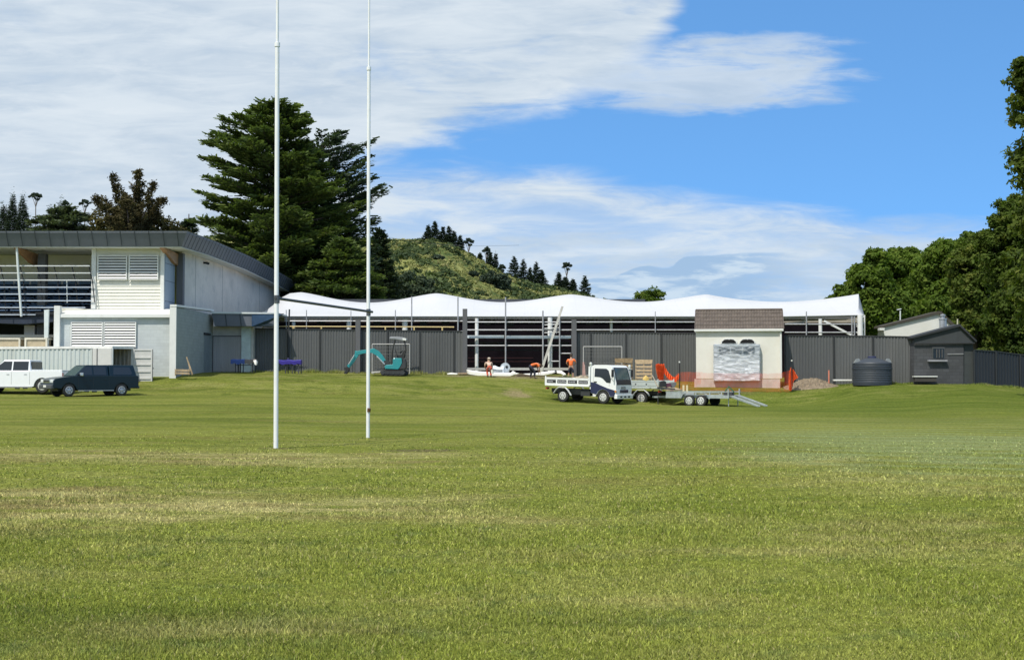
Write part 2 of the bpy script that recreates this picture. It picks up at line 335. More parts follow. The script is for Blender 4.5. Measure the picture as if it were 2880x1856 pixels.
    def build(s, name, mat, parent=None, world=False, smooth=False, bevel=0, kind=None):
        me = bpy.data.meshes.new(name); me.from_pydata(s.v, [], s.f); me.update()
        bm = bmesh.new(); bm.from_mesh(me)
        big = [f for f in bm.faces if len(f.verts) > 4]
        if big: bmesh.ops.triangulate(bm, faces=big, ngon_method='EAR_CLIP')
        bmesh.ops.recalc_face_normals(bm, faces=bm.faces[:]); bm.to_mesh(me); bm.free()
        return link_mesh(name, me, mat, parent, world, smooth, bevel, kind)
def pxp(mb, pts, Y0, Y1):                       # outline measured on the photograph at distance Y0, real thickness Y0..Y1
    q = [P(x, y, Y0) for x, y in pts]
    return mb.prism([(p.x, p.z) for p in q], Y0, Y1)
def pxbox(mb, x0, y0, x1, y1, Y0, Y1):
    a = P(x0, y0, Y0); b = P(x1, y1, Y0); return mb.box(a.x, b.x, Y0, Y1, min(a.z, b.z), max(a.z, b.z))
def npmesh(name, v, nper, mat, parent=None, world=False, kind=None, smooth=False):
    n = len(v) // nper; me = bpy.data.meshes.new(name)
    me.vertices.add(len(v)); me.vertices.foreach_set('co', np.ascontiguousarray(v, np.float32).ravel())
    me.loops.add(len(v)); me.loops.foreach_set('vertex_index', np.arange(len(v), dtype=np.int32))
    me.polygons.add(n); me.polygons.foreach_set('loop_start', np.arange(0, len(v), nper, dtype=np.int32))
    me.polygons.foreach_set('loop_total', np.full(n, nper, np.int32)); me.update(calc_edges=True)
    return link_mesh(name, me, mat, parent, world, smooth, 0, kind)
def copy_tree(o, loc=None, rotz=None, scale=None):
    def rec(s, p):
        c = s.copy(); COL.objects.link(c); c.parent = p
        for ch in s.children: rec(ch, c)
        return c
    r = rec(o, None)
    if loc is not None: r.location = loc
    if rotz is not None: r.rotation_euler.z = rotz
    if scale is not None: r.scale = scale
    return r
def sms(a, b, x):
    t = min(1, max(0, (x - a) / (b - a))); return t * t * (3 - 2 * t)
# ---------------------------------------------------------------- terrain
GT = {-700: [(0, 0), (50, .15), (60, .3), (70.5, .44), (76, .79), (80, 1.55), (84, 1.7), (90, 1.85)],
      430: [(0, 0), (45, .1), (60, .32), (72, .46), (76.5, .8), (80, 1.6), (84, 1.75), (90, 1.87)],
      700: [(0, 0), (40, .05), (60, .35), (72, .5), (80, 1.35), (86, 1.8), (90, 1.88)],
      1000: [(0, 0), (40, .0), (60, .25), (72, .42), (80, 1.25), (85.5, 1.62), (89, 1.78)],
      1300: [(0, 0), (40, 0), (60, .15), (74, .25), (80, 1.0), (85, 1.55), (90, 1.72)],
      1600: [(0, 0), (60, 0), (76, -.03), (80, .5), (85, 1.3), (87, 1.6), (92, 1.72)],
      1850: [(0, 0), (50, 0), (70, -.1), (76, -.15), (81, .85), (86, 1.25), (92, 1.6)],
      2200: [(0, 0), (50, 0), (70, -.15), (75.5, -.2), (79, .55), (81, .93), (84, 1.1), (92, 1.5)],
      2500: [(0, 0), (45, 0), (50, -.05), (60, -.02), (70, .38), (78, .97), (80, 1.12), (84, 1.2), (92, 1.4)],
      2740: [(0, 0), (45, 0), (50, 0), (62, .22), (72, .75), (78, 1.02), (84, 1.1), (92, 1.3)],
      2900: [(0, 0), (45, 0), (55, .02), (65, .25), (72, .52), (78, .75), (84, .9), (92, 1.2)],
      3600: [(0, 0), (45, 0), (55, .02), (65, .2), (74, .4), (78, .5), (84, .7), (92, 1.0)]}
GK = sorted(GT); GY = np.arange(0, 160.01, .25)
GG = np.array([np.interp(GY, [p[0] for p in GT[k]], [p[1] for p in GT[k]]) for k in GK])
kern = np.exp(-.5 * (np.arange(-8, 9) / 3.6) ** 2); kern /= kern.sum()
GG = np.array([np.convolve(np.pad(r, 8, mode='edge'), kern, 'valid') for r in GG])
def ground(X, Y):
    X = np.asarray(X, float); Y = np.asarray(Y, float); Yc = np.clip(Y, 5, 159.9)
    u = np.clip(1440 + FP * X / Yc, GK[0], GK[-1] - .01)
    k = np.clip(np.searchsorted(GK, u, side='right') - 1, 0, len(GK) - 2); ka = np.array(GK, float)
    t = (u - ka[k]) / (ka[k + 1] - ka[k]); t = t * t * (3 - 2 * t)
    yi = Yc / .25; j = np.clip(yi.astype(int), 0, len(GY) - 2); f = yi - j
    a = GG[k, j] * (1 - f) + GG[k, j + 1] * f; b = GG[k + 1, j] * (1 - f) + GG[k + 1, j + 1] * f
    z = a * (1 - t) + b * t
    z = z + .012 * np.sin(X * 1.3 + Y * .35) * np.sin(Y * .8) * np.clip((Yc - 20) / 20, 0, 1)
    return z
def gz(x, y): return float(ground(x, y))
def gridmesh(name, xs, ys, zf, mat, kind):
    X, Y = np.meshgrid(xs, ys); Z = zf(X, Y); nx, ny = len(xs), len(ys)
    v = np.stack([X, Y, Z], -1).reshape(-1, 3)
    i = np.arange(nx * ny).reshape(ny, nx)
    q = np.stack([i[:-1, :-1], i[:-1, 1:], i[1:, 1:], i[1:, :-1]], -1).reshape(-1, 4)
    me = bpy.data.meshes.new(name); me.vertices.add(len(v)); me.vertices.foreach_set('co', v.astype(np.float32).ravel())
    me.loops.add(q.size); me.loops.foreach_set('vertex_index', q.ravel().astype(np.int32))
    me.polygons.add(len(q)); me.polygons.foreach_set('loop_start', np.arange(0, q.size, 4, dtype=np.int32)); me.polygons.foreach_set('loop_total', np.full(len(q), 4, np.int32))
    me.update(calc_edges=True); return link_mesh(name, me, mat, smooth=True, kind=kind)
xs = np.concatenate([[-9000, -3000, -1000, -400, -180, -110, -80], np.arange(-60, 60.1, .75), [80, 110, 180, 400, 1000, 3000, 9000]])
ys = np.concatenate([[-300, -80, -30, -12, -4], np.arange(0, 100, .5), np.arange(100, 160, 6), [200, 400, 1000, 3000, 9000]])
TURF = turfmat('turf')
gridmesh('ground', xs, ys, ground, TURF, 'structure')

# grass blades on the near part of the field
def make_grass(n=760000):
    pxs = rng.uniform(-500, 3380, n); pys = rng.uniform(1118, 1990, n) ** 1.0
    Y = CH * FP / (pys - 1065 + 3); X = (pxs - 1440) / FP * Y
    k = (Y > 4.6) & (Y < 46) & (rng.uniform(0, 1, n) > (Y - 8) / 26); X, Y = X[k], Y[k]; n = len(X)
    Y = Y + rng.normal(0, .04, n) * Y / 6
    Z = ground(X, Y)
    patch = .5 + .5 * np.sin(X * 1.9 + 2.1 * np.sin(Y * .7)) * np.sin(Y * 1.3 + 1.7 * np.sin(X * 1.1))
    h = rng.uniform(.008, .028, n) * (.65 + .6 * patch) * np.where(rng.uniform(0, 1, n) < .05, 1.7, 1) * np.clip(Y / 9, 1, 1.25); w = rng.uniform(.0022, .0042, n) * np.clip(Y / 6.5, 1, 4)
    az = rng.uniform(0, 2 * np.pi, n); lean = rng.uniform(.25, 1.3, n); la = rng.uniform(0, 2 * np.pi, n)
    b = np.stack([X, Y, Z - .004], -1); s = np.stack([np.cos(az) * w, np.sin(az) * w, 0 * w], -1)
    ld = np.stack([np.cos(la) * np.sin(lean), np.sin(la) * np.sin(lean), np.cos(lean)], -1)
    mid = b + np.stack([ld[:, 0] * .5, ld[:, 1] * .5, .35 + .65 * ld[:, 2]], -1) * (h * .6)[:, None]
    tip = mid + ld * (h * .62)[:, None]
    v = np.stack([b - s, b + s, mid + s * .8, tip, mid - s * .8], 1).reshape(-1, 3)
    o = npmesh('grass', v, 5, turfmat('grass_blades', True), kind='stuff')
    tag(o, 'short mown grass with dry straw coloured patches covering the sports field', 'grass')
make_grass()
def tufts(name, pts, n, h0, h1, label, mat=None):        # longer unmown grass along a wall or fence foot
    pts = [Vector(p) for p in pts]; vs = []
    seg = [(pts[i + 1] - pts[i]).length for i in range(len(pts) - 1)]; tot = sum(seg)
    for _ in range(n):
        d = rnd.uniform(0, tot); i = 0
        while i < len(seg) - 1 and d > seg[i]: d -= seg[i]; i += 1
        p = pts[i].lerp(pts[i + 1], min(1, d / seg[i])); x = p.x + rnd.gauss(0, .08); y = p.y - abs(rnd.gauss(0, .16)); z = gz(x, y) - .01
        h = rnd.uniform(h0, h1) * (.5 + abs(math.sin(x * 1.7) * math.sin(x * .43 + 1))); a = rnd.uniform(0, 6.28); w = .013
        l = rnd.uniform(-.5, .5) * h; m = rnd.uniform(-.3, .3) * h
        vs += [(x - w * math.cos(a), y - w * math.sin(a), z), (x + w * math.cos(a), y + w * math.sin(a), z), (x + l, y + m, z + h)]
    o = npmesh(name, np.array(vs), 3, mat or bpy.data.materials['grass_blades'], kind='stuff'); tag(o, label, 'grass')

# ---------------------------------------------------------------- vegetation generators
def quads(C, A, B):                      # centres, half axes -> quad soup
    return np.stack([C - A - B * .3, C + A - B, C + A * .9 + B * .4, C - A * .8 + B], 1).reshape(-1, 3)
def unit(n, zb=0.0):
    d = rng.normal(0, 1, (n, 3)); d[:, 2] += zb; return d / np.linalg.norm(d, axis=1)[:, None]
def limbtube(parts, r0=.25, n=7):
    mb = MB()
    for pts, a, b in parts: mb.tube(pts, a, n, b)
    return mb
BARK = mk('bark', (.10, .075, .055), .9, var=.3, scale=1.5, bump=.5, bscale=12)
def cedar(root, H, prof, nb, mat, leaf=.2, dens=52, droop=.0, z0=1.0, flat=.10, up=.22, width=.30, trunk_r=.5, seed=1):
    """layered conifer. prof(z, az) -> branch length. Local coordinates."""
    r = np.random.default_rng(seed); C = []; A = []; B = []; limbs = [([(0, 0, -.3), (.1, 0, H * .5), (0, 0, H * .97)], trunk_r, .05)]
    for i in range(nb):
        f = i / nb; z = z0 + (H - z0) * (1 - (1 - f) ** 1.0) + r.normal(0, .15); az = i * 2.39996 + r.normal(0, .3)
        L = prof(z, az) * r.uniform(.72, 1.08)
        if L < .4: continue
        dx, dy = math.cos(az), math.sin(az); rise = up * L + r.normal(0, .04) * L
        def pth(t): return np.stack([dx * L * t, dy * L * t, z + rise * np.power(t, 1.5) - droop * L * t * t * .3 + 0 * t], -1)
        limbs.append(([tuple(q) for q in pth(np.array([0, .5, .95]))], max(.03, .018 * L), .012))
        m = int(dens * L * (1 + .5 * (L < 2))); t = 1 - np.abs(r.normal(0, .42, m)); t = np.clip(t, .12, 1.06) + r.normal(0, .015, m)
        tc = np.round(t * L * 1.7) / (L * 1.7)                         # side sprays at intervals
        wd = (width * L * np.sqrt(np.clip(1.06 - tc, 0.02, 1)) + .25); sidef = r.uniform(-1, 1, m)
        lat = sidef * wd; fw = (1 - np.abs(sidef)) * .0 + np.abs(lat) * .45
        c = pth(t * .85 + tc * .15); c[:, 0] += -dy * lat + dx * (fw - .3 * wd); c[:, 1] += dx * lat + dy * (fw - .3 * wd)
        c[:, 2] += r.normal(0, flat, m) + .08 * np.abs(lat) - .05
        a = np.stack([dx * .8 - dy * np.sign(lat) * .6 + r.normal(0, .35, m), dy * .8 + dx * np.sign(lat) * .6 + r.normal(0, .35, m), .18 + r.normal(0, .22, m)], -1)
        b = np.cross(a, unit(m, 2.2)); b /= np.linalg.norm(b, axis=1)[:, None]
        sz = leaf * r.uniform(.6, 1.3, m)[:, None]
        C.append(c); A.append(a * sz); B.append(b * sz * .38)
    v = quads(np.concatenate(C), np.concatenate(A), np.concatenate(B))
    limbtube(limbs).build('trunk', BARK, root, smooth=True); return npmesh('crown', v, 4, mat, root)
def broadleaf(root, blobs, n, leaf, mat, limbs=None, sub=34, subr=.34, seed=2, fill=.25, flatten=1.0):
    r = np.random.default_rng(seed); C = []; Nn = []; vol = np.array([b[3] * b[4] * 1.0 for b in blobs]); vol = vol / vol.sum()
    for (cx, cy, cz, rx, rz), w in zip(blobs, vol):
        k = max(6, int(sub * (w * len(blobs)) ** .5)); d = r.normal(0, 1, (k, 3)); d[:, 2] += .25; d /= np.linalg.norm(d, axis=1)[:, None]
        rad = r.uniform(.55, 1.0, k)[:, None]; sc = np.array([cx, cy, cz]) + d * rad * np.array([rx, rx, rz]); sr = subr * min(rx, rz) * r.uniform(.55, 1.25, k)
        m = int(n * w); idx = r.integers(0, k, m); u = r.normal(0, 1, (m, 3)); u[:, 2] += .35; u /= np.linalg.norm(u, axis=1)[:, None]
        rr = sr[idx] * (1 - np.abs(r.normal(0, .18, m))) * (1 + .35 * np.sin(u[:, 0] * 7 + idx) * np.sin(u[:, 2] * 6 + idx))
        c = sc[idx] + u * rr[:, None] * np.array([1.15, 1.15, .85 * flatten]); C.append(c); Nn.append(u)
    C = np.concatenate(C); Nn = np.concatenate(Nn); m = len(C)
    nr = Nn * .9 + r.normal(0, .55, (m, 3)) + np.array([0, 0, .35]); a = np.cross(nr, r.normal(0, 1, (m, 3))); a /= np.linalg.norm(a, axis=1)[:, None]
    b = np.cross(nr, a); b /= np.linalg.norm(b, axis=1)[:, None]; sz = leaf * r.uniform(.55, 1.35, m)[:, None]
    if limbs is None:
        limbs = [([(0, 0, -.3), (0, 0, blobs[0][2] * .5), (blobs[0][0], blobs[0][1], blobs[0][2])], .25, .08)]
        base = blobs[0][2] * .35
        for (cx, cy, cz, rx, rz) in blobs[1:]: limbs.append(([(0, 0, base), (cx * .5, cy * .5, (base + cz) * .5 - .2), (cx, cy, cz)], .12, .03))
    limbtube(limbs).build('trunk', BARK, root, smooth=True)
    return npmesh('crown', quads(C, a * sz, b * sz * .7), 4, mat, root)
def fingers(root, limbs, n, leaf, mat, seed=3, spread=.32):      # leaf tufts packed along upright limbs
    r = np.random.default_rng(seed); C = []; O = []; L = [sum((Vector(p[i + 1]) - Vector(p[i])).length for i in range(len(p) - 1)) * (a + b) for p, a, b in limbs]; tot = sum(L)
    for (p, a, b), l in zip(limbs, L):
        p = np.array([tuple(q) for q in p], float); m = int(n * l / tot); k = max(5, int(m / 55)); tk = r.uniform(0, 1, k)
        t = np.clip(tk[r.integers(0, k, m)] + r.normal(0, .012, m), 0, 1); s = t * (len(p) - 1); i = np.clip(s.astype(int), 0, len(p) - 2); f = (s - i)[:, None]
        c = p[i] * (1 - f) + p[i + 1] * f; kk = max(8, int(m / 34)); nt_ = r.uniform(0, 1, kk); na = r.uniform(0, 6.28, kk); q = r.integers(0, kk, m)
        t = nt_[q]; s = t * (len(p) - 1); i = np.clip(s.astype(int), 0, len(p) - 2); f = (s - i)[:, None]; c = p[i] * (1 - f) + p[i + 1] * f
        rad = (a + (b - a) * t) * r.uniform(.55, 1.05, kk)[q]; d = np.stack([np.cos(na[q]), np.sin(na[q]), .45 + 0 * rad], -1)
        g = r.uniform(0, 1, m) < .82; w_ = np.where(g, 1.0, r.uniform(0, .8, m))
        C.append(c + d * (rad * w_)[:, None] + r.normal(0, .13, (m, 3)) * np.array([1, 1, 1.15])); O.append(d)
    C = np.concatenate(C); O = np.concatenate(O); m = len(C); a = O + r.normal(0, .5, (m, 3)); a /= np.linalg.norm(a, axis=1)[:, None]
    b = np.cross(a, r.normal(0, 1, (m, 3))); b /= np.linalg.norm(b, axis=1)[:, None]; sz = leaf * r.uniform(.6, 1.3, m)[:, None]
    limbtube([(p, max(.05, a * .12), .03) for p, a, b_ in limbs]).build('trunk', BARK, root, smooth=True)
    return npmesh('crown', quads(C, a * sz, b * sz * .5), 4, mat, root)

def lp(p, o): return tuple(Vector(p) - Vector(o))
L_CED = leafmat('cedar_needles', (.034, .058, .022), (.15, .195, .055), (.25, .29, .075), .28, .35)
L_CED2 = leafmat('blue_cedar_needles', (.035, .055, .038), (.105, .14, .085), None, .22, .4)
L_GREY = leafmat('grey_green_needles', (.035, .05, .028), (.15, .18, .10), (.22, .25, .15), .15, .5)
L_BROWN = leafmat('bronze_needles', (.032, .028, .012), (.095, .078, .03), (.13, .12, .04), .12, .5)
L_OLIVE = leafmat('olive_leaves', (.03, .032, .010), (.10, .085, .025), None, .2, .5)
L_PINE = leafmat('pine_needles', (.020, .034, .020), (.07, .095, .05), None, .15, .4)
L_FAR = leafmat('far_pine_needles', (.028, .045, .034), (.075, .10, .065), None, .15, .1)
L_BROAD = leafmat('broad_leaves', (.034, .068, .010), (.13, .19, .026), (.20, .25, .04), .35, .45)
L_BROAD2 = leafmat('dark_broad_leaves', (.020, .042, .008), (.10, .14, .022), (.17, .19, .035), .35, .45)
L_TOT = leafmat('olive_broad_leaves', (.030, .052, .010), (.125, .165, .028), (.20, .20, .042), .35, .5)

# big deodar cedar behind the clubhouse
def pr(zs, rs):
    return lambda z: float(np.interp(z, zs, rs))
b0 = P(775, 1050, 125); b0.z = 1.7
tz = lambda y: P(775, y, 125).z - 1.7
Lz = [tz(y) for y in (860, 760, 700, 600, 520, 430, 380, 330, 285)]; left = [x / 29.07 for x in (170, 210, 235, 215, 225, 215, 150, 112, 78)]; right = [x / 29.07 for x in (230, 260, 255, 215, 165, 120, 108, 100, 82)]
fl, fr = pr(Lz, left), pr(Lz, right)
def cprof(z, az):
    c = math.cos(az); k = .5 + .5 * c; L = fl(z) * (1 - k) + fr(z) * k
    return L * (.82 + .26 * abs(math.sin(z * 2.1 + az * 1.5)))
t = thing('cedar_tree', 'huge dark layered cedar tree rising behind the curved roof', 'tree', b0)
cedar(t, tz(306), cprof, 290, L_CED, leaf=.27, dens=50, z0=1.5, up=.20, flat=.09, width=.27, trunk_r=.7, seed=5)
# second, looser cedar at its right side
b1 = P(905, 1050, 133); b1.z = 1.7; tz = lambda y: P(905, y, 133).z - 1.7
Lz = [tz(y) for y in (860, 800, 700, 640, 560, 500, 430, 400)]; right = [x / 27.3 for x in (170, 180, 170, 165, 215, 130, 170, 60)]; left = [x / 27.3 for x in (160, 160, 160, 160, 150, 140, 90, 40)]
fl2, fr2 = pr(Lz, left), pr(Lz, right)
t = thing('cedar_tree', 'looser blue green cedar with long upswept branches right of the big cedar', 'tree', b1)
cedar(t, tz(405), lambda z, az: (fl2(z) * (.5 - .5 * math.cos(az)) + fr2(z) * (.5 + .5 * math.cos(az))) * (.75 + .3 * abs(math.sin(z * 1.7 + az))), 190, L_CED2, leaf=.26, dens=40, z0=2.0, up=.36, flat=.10, width=.24, trunk_r=.4, seed=9)
# spreading low dark tree under it
b2 = P(960, 1050, 118); b2.z = 1.7
t = thing('shade_tree', 'dark bushy tree filling the gap between cedar and hill', 'tree', b2)
s = 118 / FP
cedar(t, 12.5, lambda z, az: float(np.interp(z, [0, 3, 7, 10, 12.5], [5.2, 5.6, 4.6, 3.0, .8])) * (.8 + .3 * abs(math.sin(z * 1.9 + az * 2))), 170, L_CED, leaf=.22, dens=60, z0=1, up=.10, flat=.12, width=.34, droop=.3, seed=12)
# bronze many-headed conifer
o = P(365, 1050, 112); o.z = 1.7
def PL(*pts, Y=112): return [lp(P(x, y, Y + dy), o) for x, y, dy in pts]
t = thing('bronze_conifer', 'bronze green conifer with several upright leaders above the roof', 'tree', o)
lim = [(PL((365, 1000, 0), (368, 760, 0)), 1.6, 1.4), (PL((368, 700, 0), (374, 600, 0), (388, 486, 0)), 1.1, .16), (PL((366, 680, 0), (340, 570, 1), (318, 494, 1)), .7, .16), (PL((372, 660, 0), (412, 590, -1), (432, 518, -1)), .62, .18), (PL((372, 640, 0), (360, 590, -1), (352, 545, -1)), .5, .2),
       (PL((370, 640, 0), (420, 610, 1), (458, 565, 1)), .7, .4), (PL((365, 650, 0), (300, 600, -1), (265, 556, -1)), .6, .22), (PL((380, 600, 0), (402, 520, 1)), .45, .3), (PL((350, 630, 0), (290, 560, 1)), .45, .25),
       (PL((365, 690, -1), (340, 640, -2), (310, 620, -2)), .9, .5), (PL((365, 680, 1), (400, 640, 2), (440, 600, 2)), .9, .5), (PL((362, 690, 0), (360, 610, -2), (355, 560, -2)), .8, .35)]
fingers(t, lim, 24000, .12, L_BROWN)
for (x, y, w, lb, mt, sd_) in ((300, 640, 2.6, 'low olive brown bush at the left foot of the bronze conifer', L_OLIVE, 4), (445, 634, 2.2, 'rounded olive brown shrubby tree right of the bronze conifer', L_OLIVE, 5)):
    o2 = P(x, 1050, 116); o2.z = 1.7; top = P(x, y - 26, 116).z - 1.7
    t = thing('olive_tree', lb, 'tree', o2); broadleaf(t, [(0, 0, top - w * .8, w, w * .9), (w * .8, .6, top - w * 1.1, w * .7, w * .6), (-w * .8, .3, top - w * 1.15, w * .7, w * .6)], 9000, .15, mt, seed=sd_)
# grey-green spreading conifer at left
o = P(170, 1050, 128); o.z = 1.7; Hh = P(170, 590, 128).z - 1.7
o.x = P(178, 1050, 128).x
t = thing('spreading_conifer', 'wide grey green conifer with drooping sprays above the left roof', 'tree', o)
cedar(t, Hh, lambda z, az: float(np.interp(z, [3, 12, Hh - 2.6, Hh - 1.3, Hh - .5, Hh], [5.5, 5, 4.6, 4.0, 2.9, 1.5])) * (.8 + .2 * abs(math.sin(3 * az + z))), 150, L_GREY, leaf=.26, dens=60, z0=4, up=.02, droop=.3, flat=.12, width=.36, seed=21)
# small tree at the roof corner
o = P(527, 1050, 140); o.z = 1.7; Hh = P(527, 588, 140).z - 1.7
t = thing('small_conifer', 'small pointed conifer peeking over the roof corner beside the cedar', 'tree', o)
cedar(t, Hh, lambda z, az: max(.3, (Hh - z) * .42), 120, L_CED2, leaf=.22, dens=60, z0=8, up=.1, seed=23)
# far left pines and umbrella crowned gums
def spire(name, label, px, ytop, Y, wpx, seed, mat=L_FAR, group=None, base=1.7, n=150, z0f=.62, k=.9, leaf=None):
    o = P(px, 1050, Y); o.z = base; H = P(px, ytop, Y).z - base; Rm = wpx * Y / FP / 2
    t = thing(name, label, 'tree', o, group=group)
    cedar(t, H, lambda z, az: max(.12 * Rm, Rm * min(1, (1 - z / H) / (1 - z0f) * k + .05) * (.7 + .4 * abs(math.sin(az * 2 + z * 3 / H * 6)))), n, mat, leaf=leaf or max(.2, 2.6 * Y / FP), dens=46, z0=z0f * H, up=.12, width=.36, flat=.02 * H, trunk_r=.006 * H, seed=seed)
    return t
for i, (px, yt, w, lb) in enumerate(((4, 560, 26, 'dark far pine cut by the left picture edge'), (28, 543, 30, 'tallest of the far pines over the left roof end'), (58, 552, 34, 'pointed far pine beside the umbrella shaped gum'), (136, 572, 30, 'low rounded far pine above the grey green conifer'), (165, 570, 34, 'broad far pine just left of the flat topped gum'))):
    spire('far_pine', lb, px, yt, 240, w * 3.2, 30 + i, group='far pines at the left', n=110)
def gum(label, px, yt, yb, Y, wpx, seed, base=1.7, group=None):
    o = P(px, yb, Y); o.z = base if base is not None else o.z; top = P(px, yt, Y).z - o.z; w = wpx * Y / FP / 2; u = Y / FP
    t = thing('gum_tree', label, 'tree', o, group=group)
    bl = [(0, 0, top - 5 * u, w * .62, 5 * u), (-w * .55, 0, top - 11 * u, w * .42, 4 * u), (w * .55, 0, top - 9 * u, w * .45, 4 * u), (w * .2, 0, top - 18 * u, w * .35, 3 * u)]
    br = top - 40 * u
    lm = [([(0, 0, -.5), (0, 0, br)], 1.6 * u, 1.2 * u)] + [([(0, 0, br), (cx * .6, 0, cz - 9 * u), (cx, 0, cz)], .9 * u, .5 * u) for cx, _, cz, _, _ in bl]
    broadleaf(t, bl, 1500, 2.0 * u, L_FAR, limbs=lm, sub=12, seed=seed, subr=.5)
gum('umbrella shaped gum tree with bare stems against the sky at left', 100, 543, 620, 235, 40, 41, group='far gum trees')
gum('small flat topped gum crown left of the bronze conifer', 238, 562, 640, 235, 34, 42, group='far gum trees')
gum('tiny flat gum crown above the grey green conifer', 184, 564, 640, 238, 20, 43, group='far gum trees')

# ---------------------------------------------------------------- hill with scrub
HR = [(-400, 720), (0, 700), (120, 690), (300, 680), (600, 665), (880, 655), (1000, 668), (1050, 669), (1100, 671), (1165, 672), (1215, 670), (1255, 680), (1290, 700), (1330, 722), (1370, 745), (1420, 772), (1480, 792), (1560, 806), (1620, 820), (1680, 840), (1800, 880), (2000, 960), (2400, 1030), (3400, 1050)]
HX = [P(x, y, 600).x for x, y in HR]; HZ = [P(x, y, 600).z - 1.5 for x, y in HR]
def hill_z(X, Y):
    rz = np.interp(X * 600 / np.clip(Y, 400, 600), HX, HZ); t = np.clip((Y - 340) / 250, 0, 1); p = np.sin(t * np.pi / 2) ** 1.25 * np.clip(Y / 600, .3, 1) * .985; q = np.clip((Y - 600) / 260, 0, 1); p = p * (1 - q * q * .8)
    n = 1.1 * np.sin(X * .11 + Y * .06) * np.sin(Y * .09) + .6 * np.sin(X * .31 + 1) * np.sin(Y * .23) + .8 * np.sin(X * .07 - Y * .05)
    n = n * np.clip((600 - Y) / 60, 0, 1)
    return 1.5 + rz * p * (1 - .0 * q) + n * t - 2.5 * (1 - t)
def hillmat():
    m = bpy.data.materials.new('hill_scrubland'); m.use_nodes = True; t = NT(m.node_tree); bs = t.n['Principled BSDF']
    g = t.new('ShaderNodeNewGeometry'); p = g.outputs['Position']
    n = t.noise(p, .05, 6, .62, .4); n2 = t.noise(p, .28, 5, .65); 
    c = t.mix(t.ss(n, .38, .62), (.09, .12, .035), (.27, .27, .09)); c = t.mix(t.ss(n2, .52, .68), c, (.028, .048, .018)); c = t.mix(t.m('MULTIPLY', t.ss(n2, .42, .30), .7), c, (.30, .27, .10))
    t.l.new(c, bs.inputs['Base Color']); bs.inputs['Roughness'].default_value = .9; bs.inputs['Specular IOR Level'].default_value = .1
    b = t.new('ShaderNodeBump'); b.inputs['Strength'].default_value = 1; b.inputs['Distance'].default_value = 1.2; t.put(b.inputs['Height'], n2); t.l.new(b.outputs[0], bs.inputs['Normal'])
    return m
gridmesh('hill', np.arange(-420, 420, 6.0), np.arange(330, 880, 6.0), hill_z, hillmat(), 'structure')
def scrub(name, label, n, cond, mat, s0, s1, seed, leaves=16):
    r = np.random.default_rng(seed); Y = r.uniform(400, 603, n * 3); X = r.uniform(-150, 60, n * 3); k = cond(X, Y, r); X, Y = X[k][:n], Y[k][:n]; n = len(X)
    Z = hill_z(X, Y); sz = r.uniform(s0, s1, n); idx = np.repeat(np.arange(n), leaves); m = len(idx)
    u = r.normal(0, 1, (m, 3)); u /= np.linalg.norm(u, axis=1)[:, None]; u[:, 2] = np.abs(u[:, 2])
    C = np.stack([X, Y, Z], -1)[idx] + u * (sz[idx] * r.uniform(.6, 1, m))[:, None] * np.array([1, 1, .8])
    a = np.cross(u, r.normal(0, 1, (m, 3))); a /= np.linalg.norm(a, axis=1)[:, None]; b = np.cross(u + r.normal(0, .4, (m, 3)), a); b /= np.linalg.norm(b, axis=1)[:, None]; q = (sz[idx] * .34)[:, None]
    o = npmesh(name, quads(C, a * q, b * q * .8), 4, mat, kind='stuff'); tag(o, label, 'scrub')
nz = lambda X, Y: np.sin(X * .13 + 1.3 * np.sin(Y * .05)) + np.sin(Y * .11 + 1.7 * np.sin(X * .07)) + .7 * np.sin(X * .31 + Y * .27)
scrub('scrub', 'dark green scrub scattered over the hillside', 3600, lambda X, Y, r: nz(X, Y) + r.normal(0, .7, len(X)) > .3, leafmat('scrub_leaves', (.018, .034, .014), (.085, .115, .04), None, .15, .08), .7, 2.2, 51)
scrub('pale_scrub', 'pale yellow green gorse and fern over the hillside', 5200, lambda X, Y, r: nz(X, Y) + r.normal(0, .8, len(X)) < .9, leafmat('gorse_leaves', (.12, .145, .045), (.30, .295, .11), (.36, .31, .15), .2, .12), .5, 1.5, 52)
scrub('foot_scrub', 'deep green bush along the foot of the hill', 2600, lambda X, Y, r: Y < 455 + 12 * nz(X, Y), leafmat('bush_leaves', (.03, .05, .02), (.12, .155, .055), None, .2, .08), 1.2, 3.0, 53)
# trees along the hill crest, each placed on the slope
crest = [(1205, 641, 24, 'left outer pine of the clump on the hilltop'), (1223, 632, 30, 'tallest pine of the hilltop clump'), (1246, 645, 24, 'pine at the right of the hilltop clump'), (1263, 642, 22, 'slim pine just right of the hilltop clump'), (1277, 656, 22, 'pine starting the line down the right shoulder of the hill'), (1294, 668, 20, 'small pine below the hilltop clump on the shoulder'),
         (1350, 716, 14, 'short pine midway down the right ridge'), (1378, 712, 24, 'pine below the ridge gum tree'), (1394, 712, 14, 'thin pine right below the ridge gum tree'), (1446, 731, 34, 'thick dark pine low on the ridge, leftmost of the lower row'), (1472, 733, 24, 'second dark pine in the lower row on the ridge'), (1491, 756, 16, 'small pine between two taller ones low on the ridge'),
         (1508, 746, 30, 'pointed pine near the end of the ridge'), (1524, 766, 26, 'pine sloping off the end of the lower row'), (1572, 776, 28, 'pine left of the bare stemmed gum at the hill foot'), (1590, 786, 26, 'squat pine under the bare stemmed gum at the hill foot'), (1612, 790, 20, 'small pine right of the bare stemmed gum'), (1645, 786, 32, 'lone pointed pine at the far right foot of the hill')]
